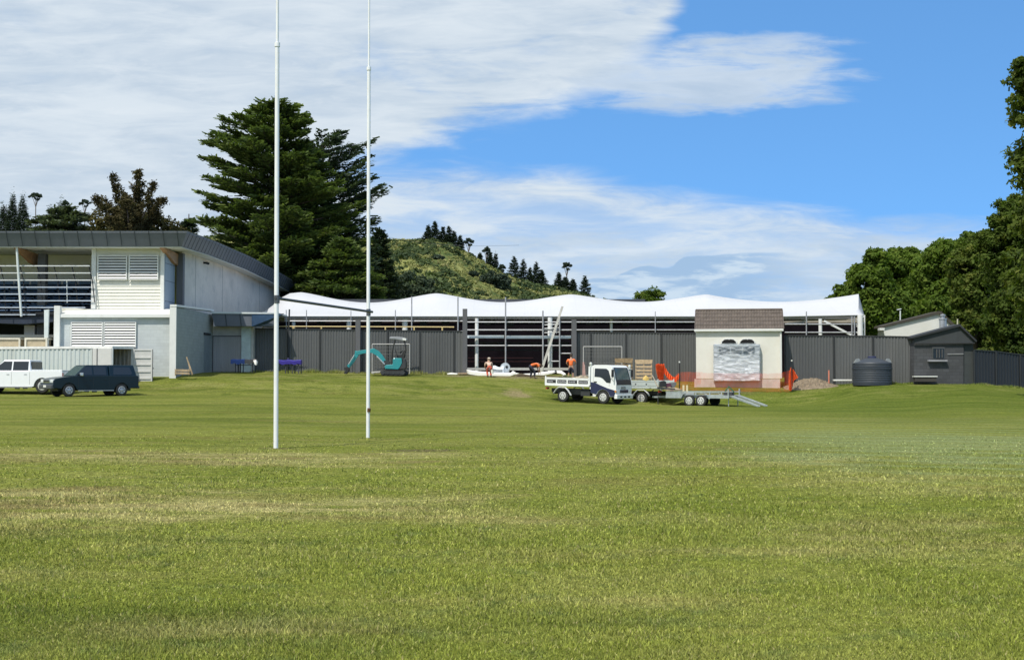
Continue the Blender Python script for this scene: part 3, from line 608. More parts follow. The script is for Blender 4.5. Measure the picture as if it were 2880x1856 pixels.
for i, (px, yt, w, lb) in enumerate(crest):
    Yt = 585; x = P(px, yt, Yt).x; zb = float(hill_z(np.array(x), np.array(Yt * 1.0))) - .6; o = P(px, yt, Yt)
    t = thing('pine_tree', lb, 'tree', (x, Yt, zb), group='pines along the hill ridge'); H = max(3.0, o.z - zb) + 1.6; Rm = w * Yt / FP / 2 * 1.3
    cedar(t, H, lambda z, az: max(.15 * Rm, Rm * min(1, (1 - z / H) * 1.25 + .08) * (.65 + .5 * abs(math.sin(az * 2 + z)))), 70, L_FAR, leaf=.42, dens=14, z0=.1 * H, up=.15, width=.4, flat=.2, trunk_r=.15, seed=60 + i)
for i, (px, yt, yb, w, lb) in enumerate(((1318, 671, 712, 34, 'wind bent gum tree at the end of the hilltop clump'), (1368, 695, 738, 22, 'small crowned gum tree midway down the ridge'), (1594, 739, 822, 30, 'bare stemmed gum tree at the hill foot'), (1412, 744, 775, 20, 'low gum tree on the ridge above the dark scrub'))):
    x = P(px, yt, 585).x; gum(lb, px, yt, yb, 585, w, 80 + i, base=float(hill_z(np.array(x), np.array(585.0))) - .5, group='gum trees on the hill ridge')
for i, (px, yt, w, lb) in enumerate(((1382, 762, 64, 'dark spreading tree patch on the lower right slope'), (1412, 772, 44, 'dark tree beside the spreading one on the lower slope'), (1232, 796, 30, 'round dark bush in the middle of the hill foot'), (1330, 800, 28, 'dark shrub on the slope above the tent'))):
    Yt = 520; o = P(px, yt, Yt); x = o.x; zb = float(hill_z(np.array(x), np.array(Yt * 1.0))) - .4; hh = max(2.2, o.z - zb); w2 = w * Yt / FP / 2
    t = thing('hill_shrub', lb, 'tree', (x, Yt, zb), group='dark trees on the hillside'); broadleaf(t, [(0, 0, hh * .55, w2, hh * .45), (w2 * .6, 0, hh * .45, w2 * .6, hh * .35), (-w2 * .6, 0, hh * .4, w2 * .6, hh * .35)], 1800, .4, L_FAR, seed=90 + i)
# dark conifer in front of the hill, right of the cedar
o = P(1066, 1050, 170); o.z = 1.7
t = thing('dark_conifer', 'dark broad conifer standing in front of the hill beside the right goalpost', 'tree', o); Hh = P(1066, 641, 170).z - 1.7
cedar(t, Hh, lambda z, az: max(.4, 2.9 * min(1, (1 - z / Hh) * 2.2 + .18)) * (.8 + .3 * abs(math.sin(az * 3 + z))), 230, L_PINE, leaf=.22, dens=50, z0=1, up=.18, width=.36, seed=101)
for i, (px, yt, w, h_, lb) in enumerate(((1110, 770, 5.0, 7, 'dark green bush below the hill, left of the first tent peak'), (1180, 806, 3.6, 4, 'low green bush rising just over the tent between two peaks'))):
    o = P(px, 1050, 200); o.z = 1.7; top = P(px, yt, 200).z - 1.7; t = thing('hedge_tree', lb, 'tree', o)
    broadleaf(t, [(0, 0, top - 2.4, w, 2.6), (w * .8, 1, top - 3.2, w * .7, 2.3), (-w * .8, 1, top - 2.8, w * .8, 2.6), (0, 0, top - 5, w * 1.2, 3)], 14000, .2, L_PINE, seed=110 + i)
# round tree behind the tent
o = P(1833, 1050, 150); o.z = 1.7; top = P(1833, 808, 150).z - 1.7; t = thing('round_tree', 'small round green tree showing over the tent between peaks', 'tree', o)
broadleaf(t, [(0, 0, top - 1.5, 1.35, 1.35), (-1.0, 0, top - 1.6, .95, 1.15), (.9, 0, top - 1.5, .95, 1.1), (0, .5, top - 3.4, 1.7, 1.6)], 13000, .10, L_BROAD, seed=120)

# ---------------------------------------------------------------- right hand trees
def rtree(label, px, Y, blobs, n, leaf, mat, seed, trunk=None, sub=44, subr=.36):
    o = P(px, 1060, Y); o.z = gz(o.x, min(Y, 100)) - .1
    t = thing('broadleaf_tree', label, 'tree', o)
    bl = []
    for bx, by, r, dy in blobs:          # measured crown lobes: px, py, radius px, depth offset
        c = P(bx, by, Y) - o; bl.append((c.x, dy, c.z, r * Y / FP, r * Y / FP * .92))
    broadleaf(t, bl, n, leaf, mat, sub=sub, subr=subr, seed=seed); return t
rtree('bright green tree behind the right end of the tent', 2420, 128, [(2440, 806, 62, 0), (2388, 832, 36, 1), (2345, 852, 22, 1), (2455, 758, 34, 1), (2415, 775, 28, 0), (2480, 880, 80, 0), (2410, 900, 60, 0), (2462, 728, 30, 0)], 42000, .17, L_BROAD, 130)
rtree('tall green tree behind the white gabled house', 2530, 132, [(2530, 775, 70, 0), (2485, 752, 42, 1), (2580, 755, 52, 0), (2525, 722, 26, 0), (2560, 722, 24, 0), (2540, 860, 90, 0), (2610, 830, 70, 1), (2560, 920, 80, 0)], 52000, .17, L_BROAD, 131)
rtree('dense green tree between the gabled house and the dark right hand trees', 2670, 112, [(2665, 730, 62, 0), (2640, 780, 60, 1), (2710, 790, 75, 0), (2680, 860, 80, 0), (2735, 700, 50, 1), (2700, 940, 80, 0), (2640, 900, 60, 1)], 56000, .15, L_BROAD, 132)
rtree('olive green tree rising over the dark fence', 2745, 98, [(2750, 820, 72, 0), (2730, 750, 60, 0), (2780, 700, 55, 1), (2760, 910, 75, 0), (2800, 980, 70, 0)], 46000, .13, L_TOT, 133)
rtree('large shaded tree at the right edge with foliage down to the ground', 2860, 84, [(2850, 720, 85, 0), (2830, 640, 55, 0), (2880, 600, 60, 1), (2900, 820, 95, 0), (2850, 900, 80, 0), (2900, 980, 90, 0), (2880, 1060, 62, 0), (2790, 680, 40, 0)], 76000, .11, L_BROAD2, 134)
rtree('tall overhanging tree whose branch tips enter the right edge of the picture', 3010, 66, [(3010, 260, 150, 0), (2925, 215, 75, 0), (2905, 300, 66, 0), (2935, 395, 60, -.5), (2905, 490, 62, 0), (3000, 600, 150, 0), (3060, 420, 170, 1), (3010, 800, 140, 1), (2965, 170, 55, 0)], 60000, .12, L_TOT, 135, subr=.3)
# ---------------------------------------------------------------- building materials
FASCIA = mk('grey_metal_fascia', (.115, .128, .150), .5, .0, var=.08, scale=.8)
SEAM = mk('fascia_seam', (.04, .05, .058), .6)
WHITE = mk('white_paint', (.70, .70, .66), .5, var=.05, scale=1.0, dirt=(.48, .47, .42), dirtamt=.3)
CREAM = mk('cream_weatherboard', (.72, .70, .61), .55, var=.05, scale=1.2, dirt=(.5, .48, .40), dirtamt=.3)
SOFFIT = mk('soffit_panel', (.62, .62, .58), .7, var=.06)
PRECAST = mk('precast_concrete', (.64, .59, .525), .85, var=.10, scale=.5, dirt=(.34, .34, .32), dirtamt=.5, bump=.2)
DARKIN = mk('dark_interior', (.018, .02, .024), .9, var=.3)
WOOD = mk('glulam_timber', (.36, .20, .10), .6, var=.2, scale=4)
COLUMN = mk('grey_steel_column', (.10, .10, .105), .6, var=.15, streak=True)
STEEL = mk('galvanised_steel', (.50, .53, .55), .42, .6, var=.15, scale=5)
STEELP = mk('pale_painted_steel', (.60, .64, .62), .5, var=.1)
RAILW = mk('white_rail_paint', (.60, .61, .60), .45, var=.06)
BLOCKG = blockmat('green_grey_block', (.50, .53, .52), (.45, .48, .47), .4, .2, .045)
BLOCKD = blockmat('grey_green_block', (.285, .31, .29), (.25, .272, .256), .4, .2, .05)
BLUESEAT = mk('blue_seat_plastic', (.08, .15, .26), .5, var=.2)
BLUEGREY = mk('blue_grey_panel', (.30, .36, .42), .5, var=.08)
TIMB = mk('rough_sawn_timber', (.36, .27, .17), .85, var=.3, scale=5, bump=.3, streak=True)

# ================================================================ clubhouse with curved roof
RX = -20.2; RY = [80, 87.6, 99.8, 113.8, 131.8, 140]; RZ = [10.58, 10.76, 10.82, 10.60, 10.14, 9.8]
rzf = lambda y: float(np.interp(y, RY, RZ))
ch = thing('clubhouse', 'large pale grandstand clubhouse with a dark grey curved metal roof at left', 'building', (-27, 82, gz(-27, 82)))
mb = MB(); yy = [80 + 1.5 * i for i in range(41)]
def rib(mb, x0, x1, dz0, dz1, ys_, closed=True):
    vs = [];
    for y in ys_: z = rzf(y); vs += [(x0, y, z + dz0), (x1, y, z + dz0), (x1, y, z + dz1), (x0, y, z + dz1)]
    k = len(ys_); fs = [(4 * i + j, 4 * i + (j + 1) % 4, 4 * i + 4 + (j + 1) % 4, 4 * i + 4 + j) for i in range(k - 1) for j in range(4)] + [(0, 1, 2, 3), (4 * k - 1, 4 * k - 2, 4 * k - 3, 4 * k - 4)]
    mb.add(vs, fs)
rib(mb, -42, RX - .03, -.12, -.02, [80.03] + yy[1:]); mb.build('roof', FASCIA, ch, True)
# side fascia leaning inward at its foot, following the arch
mb = MB(); vs = []
for y in yy: z = rzf(y); vs += [(RX, y, z), (RX - .42, y + (.45 if y == 80 else 0), z - .93), (RX - .48, y + (.45 if y == 80 else 0), z - .93), (RX - .08, y, z)]
k = len(yy); mb.add(vs, [(4 * i + j, 4 * i + (j + 1) % 4, 4 * i + 4 + (j + 1) % 4, 4 * i + 4 + j) for i in range(k - 1) for j in range(4)])
z = RZ[0]; mb.add([(-42, 80, z), (RX, 80, z), (RX - .42, 80.45, z - .93), (-42, 80.45, z - .93), (-42, 80.05, z), (RX, 80.05, z), (RX - .42, 80.5, z - .93), (-42, 80.5, z - .93)], [(0, 1, 2, 3), (7, 6, 5, 4), (0, 4, 5, 1), (3, 2, 6, 7), (0, 3, 7, 4)])
fa = mb.build('fascia', FASCIA, ch, True)
for i in range(17):
    x = RX - .62 - .885 * i; mb = MB(); mb.bar((x, 79.985, z - .005), (x, 80.435, z - .925), .02, .035, up=(0, 1, 0)); mb.build('fascia_seam', SEAM, fa, True)
for i in range(55):
    mb = MB(); y = 80.9 + .9 * i; q = rzf(y); mb.bar((RX + .006, y, q), (RX - .41, y, q - .93), .02, .03, up=(0, 1, 0)); mb.build('fascia_seam', SEAM, fa, True)
# soffit
mb = MB(); rib(mb, -42, RX - .46, -1.0, -.95, [80.5] + yy[1:]); mb.build('soffit', SOFFIT, ch, True)
# side wall under the arch
mb = MB(); vs = []
for y in [84.2] + yy[3:36]: q = rzf(y) - 1.0; vs += [(-21.55, y, 3), (-21.55, y, q), (-21.8, y, q), (-21.8, y, 3)]
k = len(vs) // 4; mb.add(vs, [(4 * i + j, 4 * i + (j + 1) % 4, 4 * i + 4 + (j + 1) % 4, 4 * i + 4 + j) for i in range(k - 1) for j in range(4)] + [(0, 1, 2, 3)])
sw = mb.build('side_wall', PRECAST, ch, True)
for x in (624, 728, 548): 
    mb = MB(); y = -21.55 * FP / (x - 1440); mb.box(-21.553, -21.543, y - .03, y + .03, 3, rzf(y) - 1.02); mb.build('panel_joint', mk('joint_sealant', (.2, .2, .2), .9), sw, True)
for x in (572, 788):
    y = -21.5 * FP / (x - 1440); mb = MB(); q = rzf(y) - 1.35; mb.box(-21.55, -21.35, y - .1, y + .1, q, q + .12); mb.lathe([(0.01, q - .06), (.09, q - .02), (.09, q + .1)], -21.28, y - .25, 10); mb.lathe([(0.01, q - .06), (.09, q - .02), (.09, q + .1)], -21.28, y + .25, 10)
    mb.build('floodlight', DARKIN, ch, True)
# corner column and roof beams
mb = MB(); mb.box(-21.86, -21.45, 84.0, 84.5, 3, rzf(84) - 1.1); mb.build('column', COLUMN, ch, True)
mb = MB(); mb.box(-30.55, -30.05, 83.0, 83.5, 1.7, 9.45); mb.build('column', COLUMN, ch, True)
for x in (-21.75, -30.9):
    mb = MB(); mb.prism([(80.6, 9.62), (84.4, 9.5), (84.4, 8.75), (83.2, 8.85), (80.8, 9.5)], 0, .32)
    mb.v = [(x + v[1] * .9 - .3, v[0], v[2]) for v in mb.v]; mb.build('roof_beam', WOOD, ch, True)
# clad plant room projecting from the front
mb = MB(); a = P(262, 685, 81.5); b = P(458, 878, 81.5)
mb.box(a.x, b.x, 81.56, 84.0, b.z - .2, rzf(82) - 1.01); box_ = mb.build('wall', mk('plant_room_lining', (.5, .5, .46), .8), ch, True)
mb = MB(); n = 21; h = (a.z - b.z) / n
for i in range(n + 1):
    z0 = b.z + h * i; z1 = z0 + h
    mb.add([(a.x, 81.50, z0), (b.x, 81.50, z0), (b.x, 81.545, z1), (a.x, 81.545, z1), (a.x, 81.558, z0), (b.x, 81.558, z0), (b.x, 81.558, z1), (a.x, 81.558, z1)], [(0, 1, 2, 3), (0, 4, 5, 1), (4, 7, 6, 5), (3, 2, 6, 7), (0, 3, 7, 4), (1, 5, 6, 2)])
wb = mb.build('weatherboards', CREAM, ch, True)
mb = MB()
for x0, x1 in ((258, 268), (452, 460)):
    p = P(x0, 685, 81.42); q = P(x1, 878, 81.42); mb.box(p.x, q.x, 81.42, 81.6, q.z - .1, p.z)
p = P(262, 686, 81.44); q = P(458, 697, 81.44); mb.box(p.x + .25, q.x - .2, 81.44, 81.6, q.z, p.z); mb.build('corner_board', WHITE, wb, True)
mb = MB(); mb.box(-21.995, -21.95, 81.62, 83.95, 5.4, 9.7); mb.build('side_panel', BLUEGREY, ch, True)
for q in (6.3, 7.6, 8.7):
    mb = MB(); mb.box(-21.95, -21.944, 81.62, 83.95, q, q + .03); mb.build('side_panel_joint', SEAM, ch, True)
def louvre(parent, x0, y0, x1, y1, Y, n, fr=.06, name='louvre_window'):
    p = P(x0, y0, Y); q = P(x1, y1, Y); mb = MB()
    mb.box(p.x - fr, q.x + fr, Y - .09, Y - .01, p.z, p.z + fr); mb.box(p.x - fr, q.x + fr, Y - .09, Y - .01, q.z - fr, q.z)
    mb.box(p.x - fr, p.x, Y - .09, Y - .01, q.z, p.z); mb.box(q.x, q.x + fr, Y - .09, Y - .01, q.z, p.z)
    f = mb.build(name, WHITE, parent, True)
    mb = MB(); mb.box(p.x, q.x, Y - .02, Y - .012, q.z, p.z); mb.build('opening', DARKIN, f, True)
    mb = MB(); h = (p.z - q.z) / n
    for i in range(n): z0 = q.z + h * (i + .22); mb.add([(p.x, Y - .085, z0), (q.x, Y - .085, z0), (q.x, Y - .03, z0 + h * .52), (p.x, Y - .03, z0 + h * .52), (p.x, Y - .075, z0 - .012), (q.x, Y - .075, z0 - .012), (q.x, Y - .02, z0 + h * .52 - .012), (p.x, Y - .02, z0 + h * .52 - .012)], [(0, 1, 2, 3), (7, 6, 5, 4), (0, 4, 5, 1), (3, 2, 6, 7), (0, 3, 7, 4), (1, 5, 6, 2)])
    mb.build('slats', WHITE, f, True)
louvre(ch, 278, 722, 355, 785, 81.42, 8); louvre(ch, 366, 722, 443, 785, 81.42, 8)
# open terrace: back wall, seats, rails
mb = MB(); mb.box(-40, -26.5, 86.9, 87.1, 6.0, 9.72); mb.build('back_wall', mk('warm_grey_wall', (.74, .71, .64), .8, var=.06, scale=.6), ch, True)
mb = MB(); mb.box(-40, -26.45, 81.6, 90.5, 5.35, 5.6); mb.build('terrace_floor', DARKIN, ch, True)
mb = MB(); mb.box(-26.5, -26.42, 81.6, 90.5, 5.6, 9.65); mb.build('end_wall', CREAM, ch, True)
mb = MB()
for r in range(5): mb.box(-40, -26.5, 82.9 + r * .8, 86.9, 5.6 + r * .42, 5.6 + (r + 1) * .42 - .01)
mb.build('seating_steps', mk('blue_black_step', (.02, .026, .04), .7), ch, True)
for r in range(5):
    mb = MB(); y = 82.9 + r * .8; z0 = 5.62 + r * .45
    for i in range(13):
        x = -39.6 + i * 1.07
        if r == 0 and i > 9: continue
        mb.box(x, x + .92, y, y + .06, z0 + .18, z0 + .48); mb.box(x, x + .92, y - .35, y, z0 + .12, z0 + .18); mb.box(x + .1, x + .14, y - .2, y, z0 - .05, z0 + .12)
    mb.build('seat_row', BLUESEAT, ch, True, bevel=.015)
for i, yv in enumerate((748, 768, 788, 808, 827, 846, 865, 885)):
    mb = MB(); p = P(0, yv, 81.1); x1 = 253 + i * .9 if yv < 850 else (240 if yv == 865 else 100)
    mb.bar((P(-60, yv, 81.1).x, 81.1, p.z), (P(x1, yv, 81.1).x, 81.1, p.z), .05, .065); mb.build('guard_rail', RAILW if i < 3 else mk('pale_blue_rail_paint', (.42, .47, .54), .45), ch, True)
for px in (5, 60, 108, 156, 206, 254):
    mb = MB(); mb.tube([P(px - 4, 748, 81.2), P(px + 6, 790, 81.2), P(px + 12, 885 if px < 100 else 850, 81.2)], .035, 8); mb.build('rail_post', DARKIN, ch, True)
mb = MB(); mb.tube([P(188, 790, 81.25), P(189, 852, 81.25)], .03, 6); mb.build('rail_post', STEELP, ch, True)
mb = MB(); mb.tube([P(47, 694, 80.7), P(50, 748, 80.7), P(60, 890, 80.7)], .075, 10); mb.build('raking_strut', STEELP, ch, True)
# undercroft
mb = MB(); mb.box(-40, -26.9, 88, 88.2, 1.5, 5.35); mb.build('undercroft_wall', mk('undercroft_dark', (.012, .016, .026), .9), ch, True)
mb = MB(); pxp(mb, [(-60, 892), (62, 893), (150, 876), (150, 905), (60, 912), (-60, 906)], 81.7, 87.5); mb.build('terrace_beam', mk('navy_steel', (.02, .03, .055), .6), ch, True)
for x0, x1, y0 in ((68, 96, 915),):
    mb = MB(); pxbox(mb, x0, y0, x1, 1000, 83, 83.5); mb.build('pier', PRECAST, ch, True)
mb = MB(); pxbox(mb, -60, 941, 150, 949, 82.6, 83.0); mb.build('undercroft_ledge', PRECAST, ch, True)
# low annex block in front of the clubhouse
an = thing('annex_block', 'low grey green block annex with a white gutter and louvred window under the clubhouse', 'building', (-24.5, 80, gz(-24.5, 80)))
a = P(165, 880, 80); b = P(483, 1060, 80)
mb = MB(); mb.box(a.x, -21.02, 80, 81.5, .9, P(0, 893, 80).z); mb.build('wall', BLOCKG, an, True)
mb = MB(); p = P(160, 880, 79.75); q = P(484, 893, 79.75)
mb.add([(p.x, 79.75, q.z), (q.x, 79.75, q.z), (q.x, 79.75, q.z + .2), (p.x, 79.75, q.z + .2), (p.x, 83.2, q.z), (q.x, 83.2, q.z), (q.x, 81.6, q.z + .62), (p.x, 81.6, q.z + .62)], [(0, 1, 2, 3), (3, 2, 6, 7), (0, 3, 7, 4), (1, 5, 6, 2), (4, 7, 6, 5), (0, 4, 5, 1)])
mb.build('roof', WHITE, an, True, bevel=.01)
mb = MB(); p = P(152, 860, 79.7); q = P(166, 1060, 79.7); mb.box(p.x, q.x, 79.7, 80.1, q.z, p.z); mb.build('end_post', WHITE, an, True, bevel=.01)
mb = MB(); pxp(mb, [(166, 862), (256, 871), (256, 884), (166, 884)], 81.3, 81.45); mb.build('parapet', CREAM, an, True)
louvre(an, 203, 908, 287, 975, 79.97, 9, .05); louvre(an, 295, 908, 381, 975, 79.97, 9, .05)
mb = MB(); mb.tube([P(479, 893, 79.8), P(478, 1058, 79.8)], .045, 8); mb.build('downpipe', WHITE, an, True)
mb = MB(); pxp(mb, [(124, 872), (137, 870), (133, 1000), (124, 1000)], 79.4, 79.55); tag(mb.build('leaning_post', STEELP), 'pale green grey post standing by the dark undercroft left of the annex', 'post')
for x0, x1 in ((-40, 56), (69, 132)):
    cr = thing('timber_crate', 'long timber crate under the grandstand, ' + ('cut by the left picture edge' if x0 < 0 else 'nearer the pale leaning post'), 'crate', (P((x0 + x1) / 2, 980, 79.2).x, 79.4, 2.6), group='timber crates under the grandstand')
    mb = MB(); pxbox(mb, x0 + 3, 956, x1 - 3, 990, 79.25, 80.1); mb.build('panel', mk('plywood', (.42, .34, .22), .8, var=.2), cr, True)
    mb = MB(); pxbox(mb, x0, 950, x1, 955, 79.18, 80.15); pxbox(mb, x0, 955, x0 + 4, 1010, 79.18, 79.245); pxbox(mb, x1 - 4, 955, x1, 1010, 79.18, 79.245); mb.build('frame', mk('bleached_timber', (.60, .55, .44), .8, var=.15), cr, True)
# side annex receding to the right
sa = thing('side_annex', 'darker green grey block wing running back from the downpipe to the garage door', 'building', (-20.9, 84, gz(-20.9, 84)))
mb = MB(); mb.box(-21.0, -20.72, 79.5, 89.6, .9, 5.82); mb.add([(-21.0, 79.5, 5.82), (-20.72, 79.5, 5.82), (-20.72, 89.6, 6.0), (-21.0, 89.6, 6.0), (-21.0, 79.5, 5.83), (-20.72, 79.5, 5.83), (-20.72, 89.6, 6.05), (-21, 89.6, 6.05)], [(4, 5, 6, 7), (0, 1, 5, 4), (1, 2, 6, 5)]); mb.build('wall', BLOCKD, sa, True)
mb = MB(); vs = [(-21.05, 79.4, 5.83), (-20.64, 79.4, 5.83), (-20.64, 89.4, 6.06), (-21.05, 89.4, 6.06)]; mb.add(vs + [(x, y, z + .13) for x, y, z in vs], [(0, 3, 2, 1), (4, 5, 6, 7), (0, 1, 5, 4), (1, 2, 6, 5), (2, 3, 7, 6), (3, 0, 4, 7)])
mb.box(-21.06, -20.66, 79.42, 79.49, .9, 5.82); mb.build('parapet_cap', WHITE, sa, True)
yd = -20.72 * FP / (573 - 1440); ye = -20.72 * FP / (589 - 1440)
mb = MB(); mb.box(-20.735, -20.70, yd, ye, 1.6, 4.35); dr = mb.build('door', mk('grey_door', (.20, .23, .235), .6), sa, True)
mb = MB(); mb.box(-20.74, -20.66, yd - .08, ye + .08, 4.35, 4.5); mb.build('door_frame', DARKIN, dr, True)
# link building with garage door and canopy
lk = thing('link_building', 'beige link building with a dark canopy and wide grey door behind the blue covered trestle', 'building', (-19, 89.4, gz(-19, 89.4)))
mb = MB(); p = P(597, 918, 89.4); q = P(712, 1060, 89.4); mb.box(p.x, q.x, 89.4, 92, q.z, p.z); mb.build('wall', mk('beige_plaster', (.52, .48, .42), .8), lk, True)
mb = MB(); pxbox(mb, 679, 918, 704, 1048, 89.2, 89.395); mb.build('pilaster', mk('pale_green_paint', (.55, .62, .57), .6), lk, True)
mb = MB(); p = P(600, 947, 89.3); q = P(677, 1044, 89.3); n = 16
for i in range(n): x = p.x + (q.x - p.x) * i / n; mb.box(x, x + (q.x - p.x) / n - .02, 89.32 + .0, 89.37, q.z, p.z)
mb.box(p.x, q.x, 89.365, 89.39, q.z, p.z); gd = mb.build('garage_door', mk('grey_brown_door', (.40, .37, .34), .6, var=.12, streak=True), lk, True)
mb = MB(); mb.box(p.x - .08, q.x + .08, 89.3, 89.38, p.z, p.z + .08); mb.box(p.x - .08, p.x - .003, 89.3, 89.38, q.z, p.z); mb.box(q.x + .003, q.x + .06, 89.3, 89.38, q.z, p.z); mb.build('door_frame', mk('brown_frame', (.12, .10, .085), .7), gd, True)
mb = MB(); pxp(mb, [(595, 882), (775, 882), (772, 917), (604, 917)], 88.2, 89.38); cn = mb.build('canopy', FASCIA, lk, True)
mb = MB()
for x in (632, 673, 712): pxp(mb, [(x, 883), (x + 3, 883), (x + 7, 917), (x + 4, 917)], 88.18, 88.196)
mb.build('canopy_seam', SEAM, cn, True)
mb = MB(); pxp(mb, [(595, 877), (780, 879), (780, 883), (595, 882)], 88.1, 92); mb.build('canopy_cap', STEELP, cn, True)
mb = MB(); vs = [P(708, 884, 88.0), P(800, 882, 87.6), P(740, 917, 88.3), P(708, 918, 88.0)]; mb.add([tuple(v) for v in vs] + [(v.x, v.y + .03, v.z) for v in vs], [(0, 1, 2, 3), (7, 6, 5, 4), (0, 4, 5, 1), (1, 5, 6, 2), (2, 6, 7, 3), (3, 7, 4, 0)])
tag(mb.build('tarpaulin', mk('dark_blue_tarpaulin', (.025, .06, .12), .5, var=.25, scale=3, bump=.3, bscale=4)), 'dark blue tarpaulin stretched in a triangle between canopy and scaffold', 'tarpaulin')
for (x0, y0, x1, y1, nm, lb) in ((491, 1037, 534, 1054, 'pallet', ''),):
    pt = thing('leaning_pallet', 'weathered wooden pallet leaning on the green grey wing beside a tall board', 'pallet', P(512, 1054, 79.0))
    for yv in (1038, 1046): mb = MB(); pxp(mb, [(491, yv), (532, yv + 1), (534, yv + 7), (492, yv + 6)], 78.9, 78.98); mb.build('plank', TIMB, pt, True)
    mb = MB()
    for x in (492, 511, 529): pxbox(mb, x, 1038, x + 3, 1056, 78.99, 79.1)
    mb.build('bearer', TIMB, pt, True)
    mb = MB(); pxp(mb, [(523, 1004), (526, 1003), (543, 1052), (538, 1056)], 79.15, 79.2); tag(mb.build('board', TIMB), 'dark weathered board leaning upright behind the wooden pallet', 'board')

# ================================================================ corrugated fences
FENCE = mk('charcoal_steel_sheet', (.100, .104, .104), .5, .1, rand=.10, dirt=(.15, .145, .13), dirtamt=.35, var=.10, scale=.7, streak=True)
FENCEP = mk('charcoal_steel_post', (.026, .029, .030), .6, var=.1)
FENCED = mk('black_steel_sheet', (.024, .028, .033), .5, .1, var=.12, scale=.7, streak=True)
def sheet(mb, a, b, za, zb, zta, ztb, pitch=.19, dep=.035):
    L = math.hypot(b[0] - a[0], b[1] - a[1]); n = max(2, round(L / pitch)); ux, uy = (b[0] - a[0]) / L, (b[1] - a[1]) / L; nx, ny = uy, -ux; t = []
    for i in range(n):
        for f, d in ((0, 0), (.16, 0), (.30, 1), (.70, 1), (.86, 0)): t.append(((i + f) / n, d * dep))
    t.append((1, 0)); vs = []
    for f, d in t: x = a[0] + (b[0] - a[0]) * f - nx * d * -1; y = a[1] + (b[1] - a[1]) * f + ny * d; vs += [(x, y, za + (zb - za) * f), (x, y, zta + (ztb - zta) * f)]
    fs = [(2 * i, 2 * i + 2, 2 * i + 3, 2 * i + 1) for i in range(len(t) - 1)]; k = len(vs); vs += [(x + nx * -.012, y - ny * .012, z) for x, y, z in vs]
    mb.add(vs, fs + [tuple(reversed([i + k for i in f])) for f in fs])
def fence(label, pts, mat=FENCE, pmat=FENCEP, group='corrugated fence runs'):       # pts: px, Y, ytop, ybase
    m = pts[len(pts) // 2]; o = P(m[0], m[3], m[1]); f = thing('corrugated_fence', label, 'fence', o, group=group)
    W_ = [(P(x, yt, Y), P(x, yb, Y)) for x, Y, yt, yb in pts]
    for (ta, ba), (tb, bb) in zip(W_, W_[1:]):
        mb = MB(); sheet(mb, (ta.x + .03, ta.y), (tb.x - .03, tb.y), ba.z - .25, bb.z - .25, ta.z, tb.z); mb.build('panel', mat, f, True)
        mb = MB(); mb.bar((ta.x, ta.y - .02, ta.z + .02), (tb.x, tb.y - .02, tb.z + .02), .10, .06); mb.build('top_rail', pmat, f, True)
    for ta, ba in W_:
        mb = MB(); mb.box(ta.x - .045, ta.x + .045, ta.y - .1, ta.y - .005, ba.z - .3, ta.z - .015); mb.build('post', pmat, f, True)
    return f
fl_ = fence('charcoal corrugated steel fence running behind the excavator', [(713, 90, 925, 1044), (811, 89.8, 926, 1045), (901, 89.6, 927, 1045), (1010, 89.3, 929, 1046), (1091, 89.1, 930, 1047), (1182, 88.9, 931, 1048), (1278, 88.6, 932, 1048), (1306, 88.5, 933, 1049)])
fm_ = fence('charcoal corrugated steel fence behind the trucks, up to the tiled shed', [(1614, 87.5, 934, 1053), (1662, 87.4, 935, 1055), (1761, 87, 936, 1058), (1860, 86.4, 937, 1062), (1962, 85.5, 938, 1066)])
fr_ = fence('charcoal corrugated steel fence behind the water tank', [(2207, 82.3, 944, 1074), (2345, 81.7, 945, 1074), (2455, 81, 946, 1073), (2568, 80.3, 948, 1073)])
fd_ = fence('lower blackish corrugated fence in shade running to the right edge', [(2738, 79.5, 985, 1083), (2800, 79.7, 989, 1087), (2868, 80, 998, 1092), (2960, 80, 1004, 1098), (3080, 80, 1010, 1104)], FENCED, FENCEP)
for px, Y, yt, yb, r, par in ((1008, 89.1, 900, 1050, .17, fl_), (1308, 88.3, 869, 1052, .16, fl_), (1614, 87.3, 900, 1056, .17, fm_)):
    mb = MB(); a = P(px, yt, Y); b = P(px, yb, Y); mb.box(a.x - r, a.x + r, Y - .3, Y - .11, b.z - .3, a.z); mb.build('tall_post', mk('dark_grey_pole', (.10, .10, .105), .7, var=.15, streak=True), par, True, bevel=.02)
mb = MB(); mb.tube([P(814, 870, 89.5), P(808, 1048, 89.5)], .055, 8); tag(mb.build('leaning_pole', FENCEP), 'thin dark pole standing against the fence behind the purple trestle', 'pole')
tufts('fence_grass', [P(705, 1048, 89.6), P(1000, 1050, 89.0), P(1300, 1052, 88.2)], 5200, .05, .26, 'longer unmown grass growing along the foot of the left fence')
tufts('kerb_grass', [P(2207, 1078, 81.8), P(2400, 1080, 80.3), P(2570, 1078, 79.8), P(2740, 1086, 79.0), P(2900, 1100, 79)], 5200, .04, .16, 'uneven grass growing along the foot of the right fence and block shed')
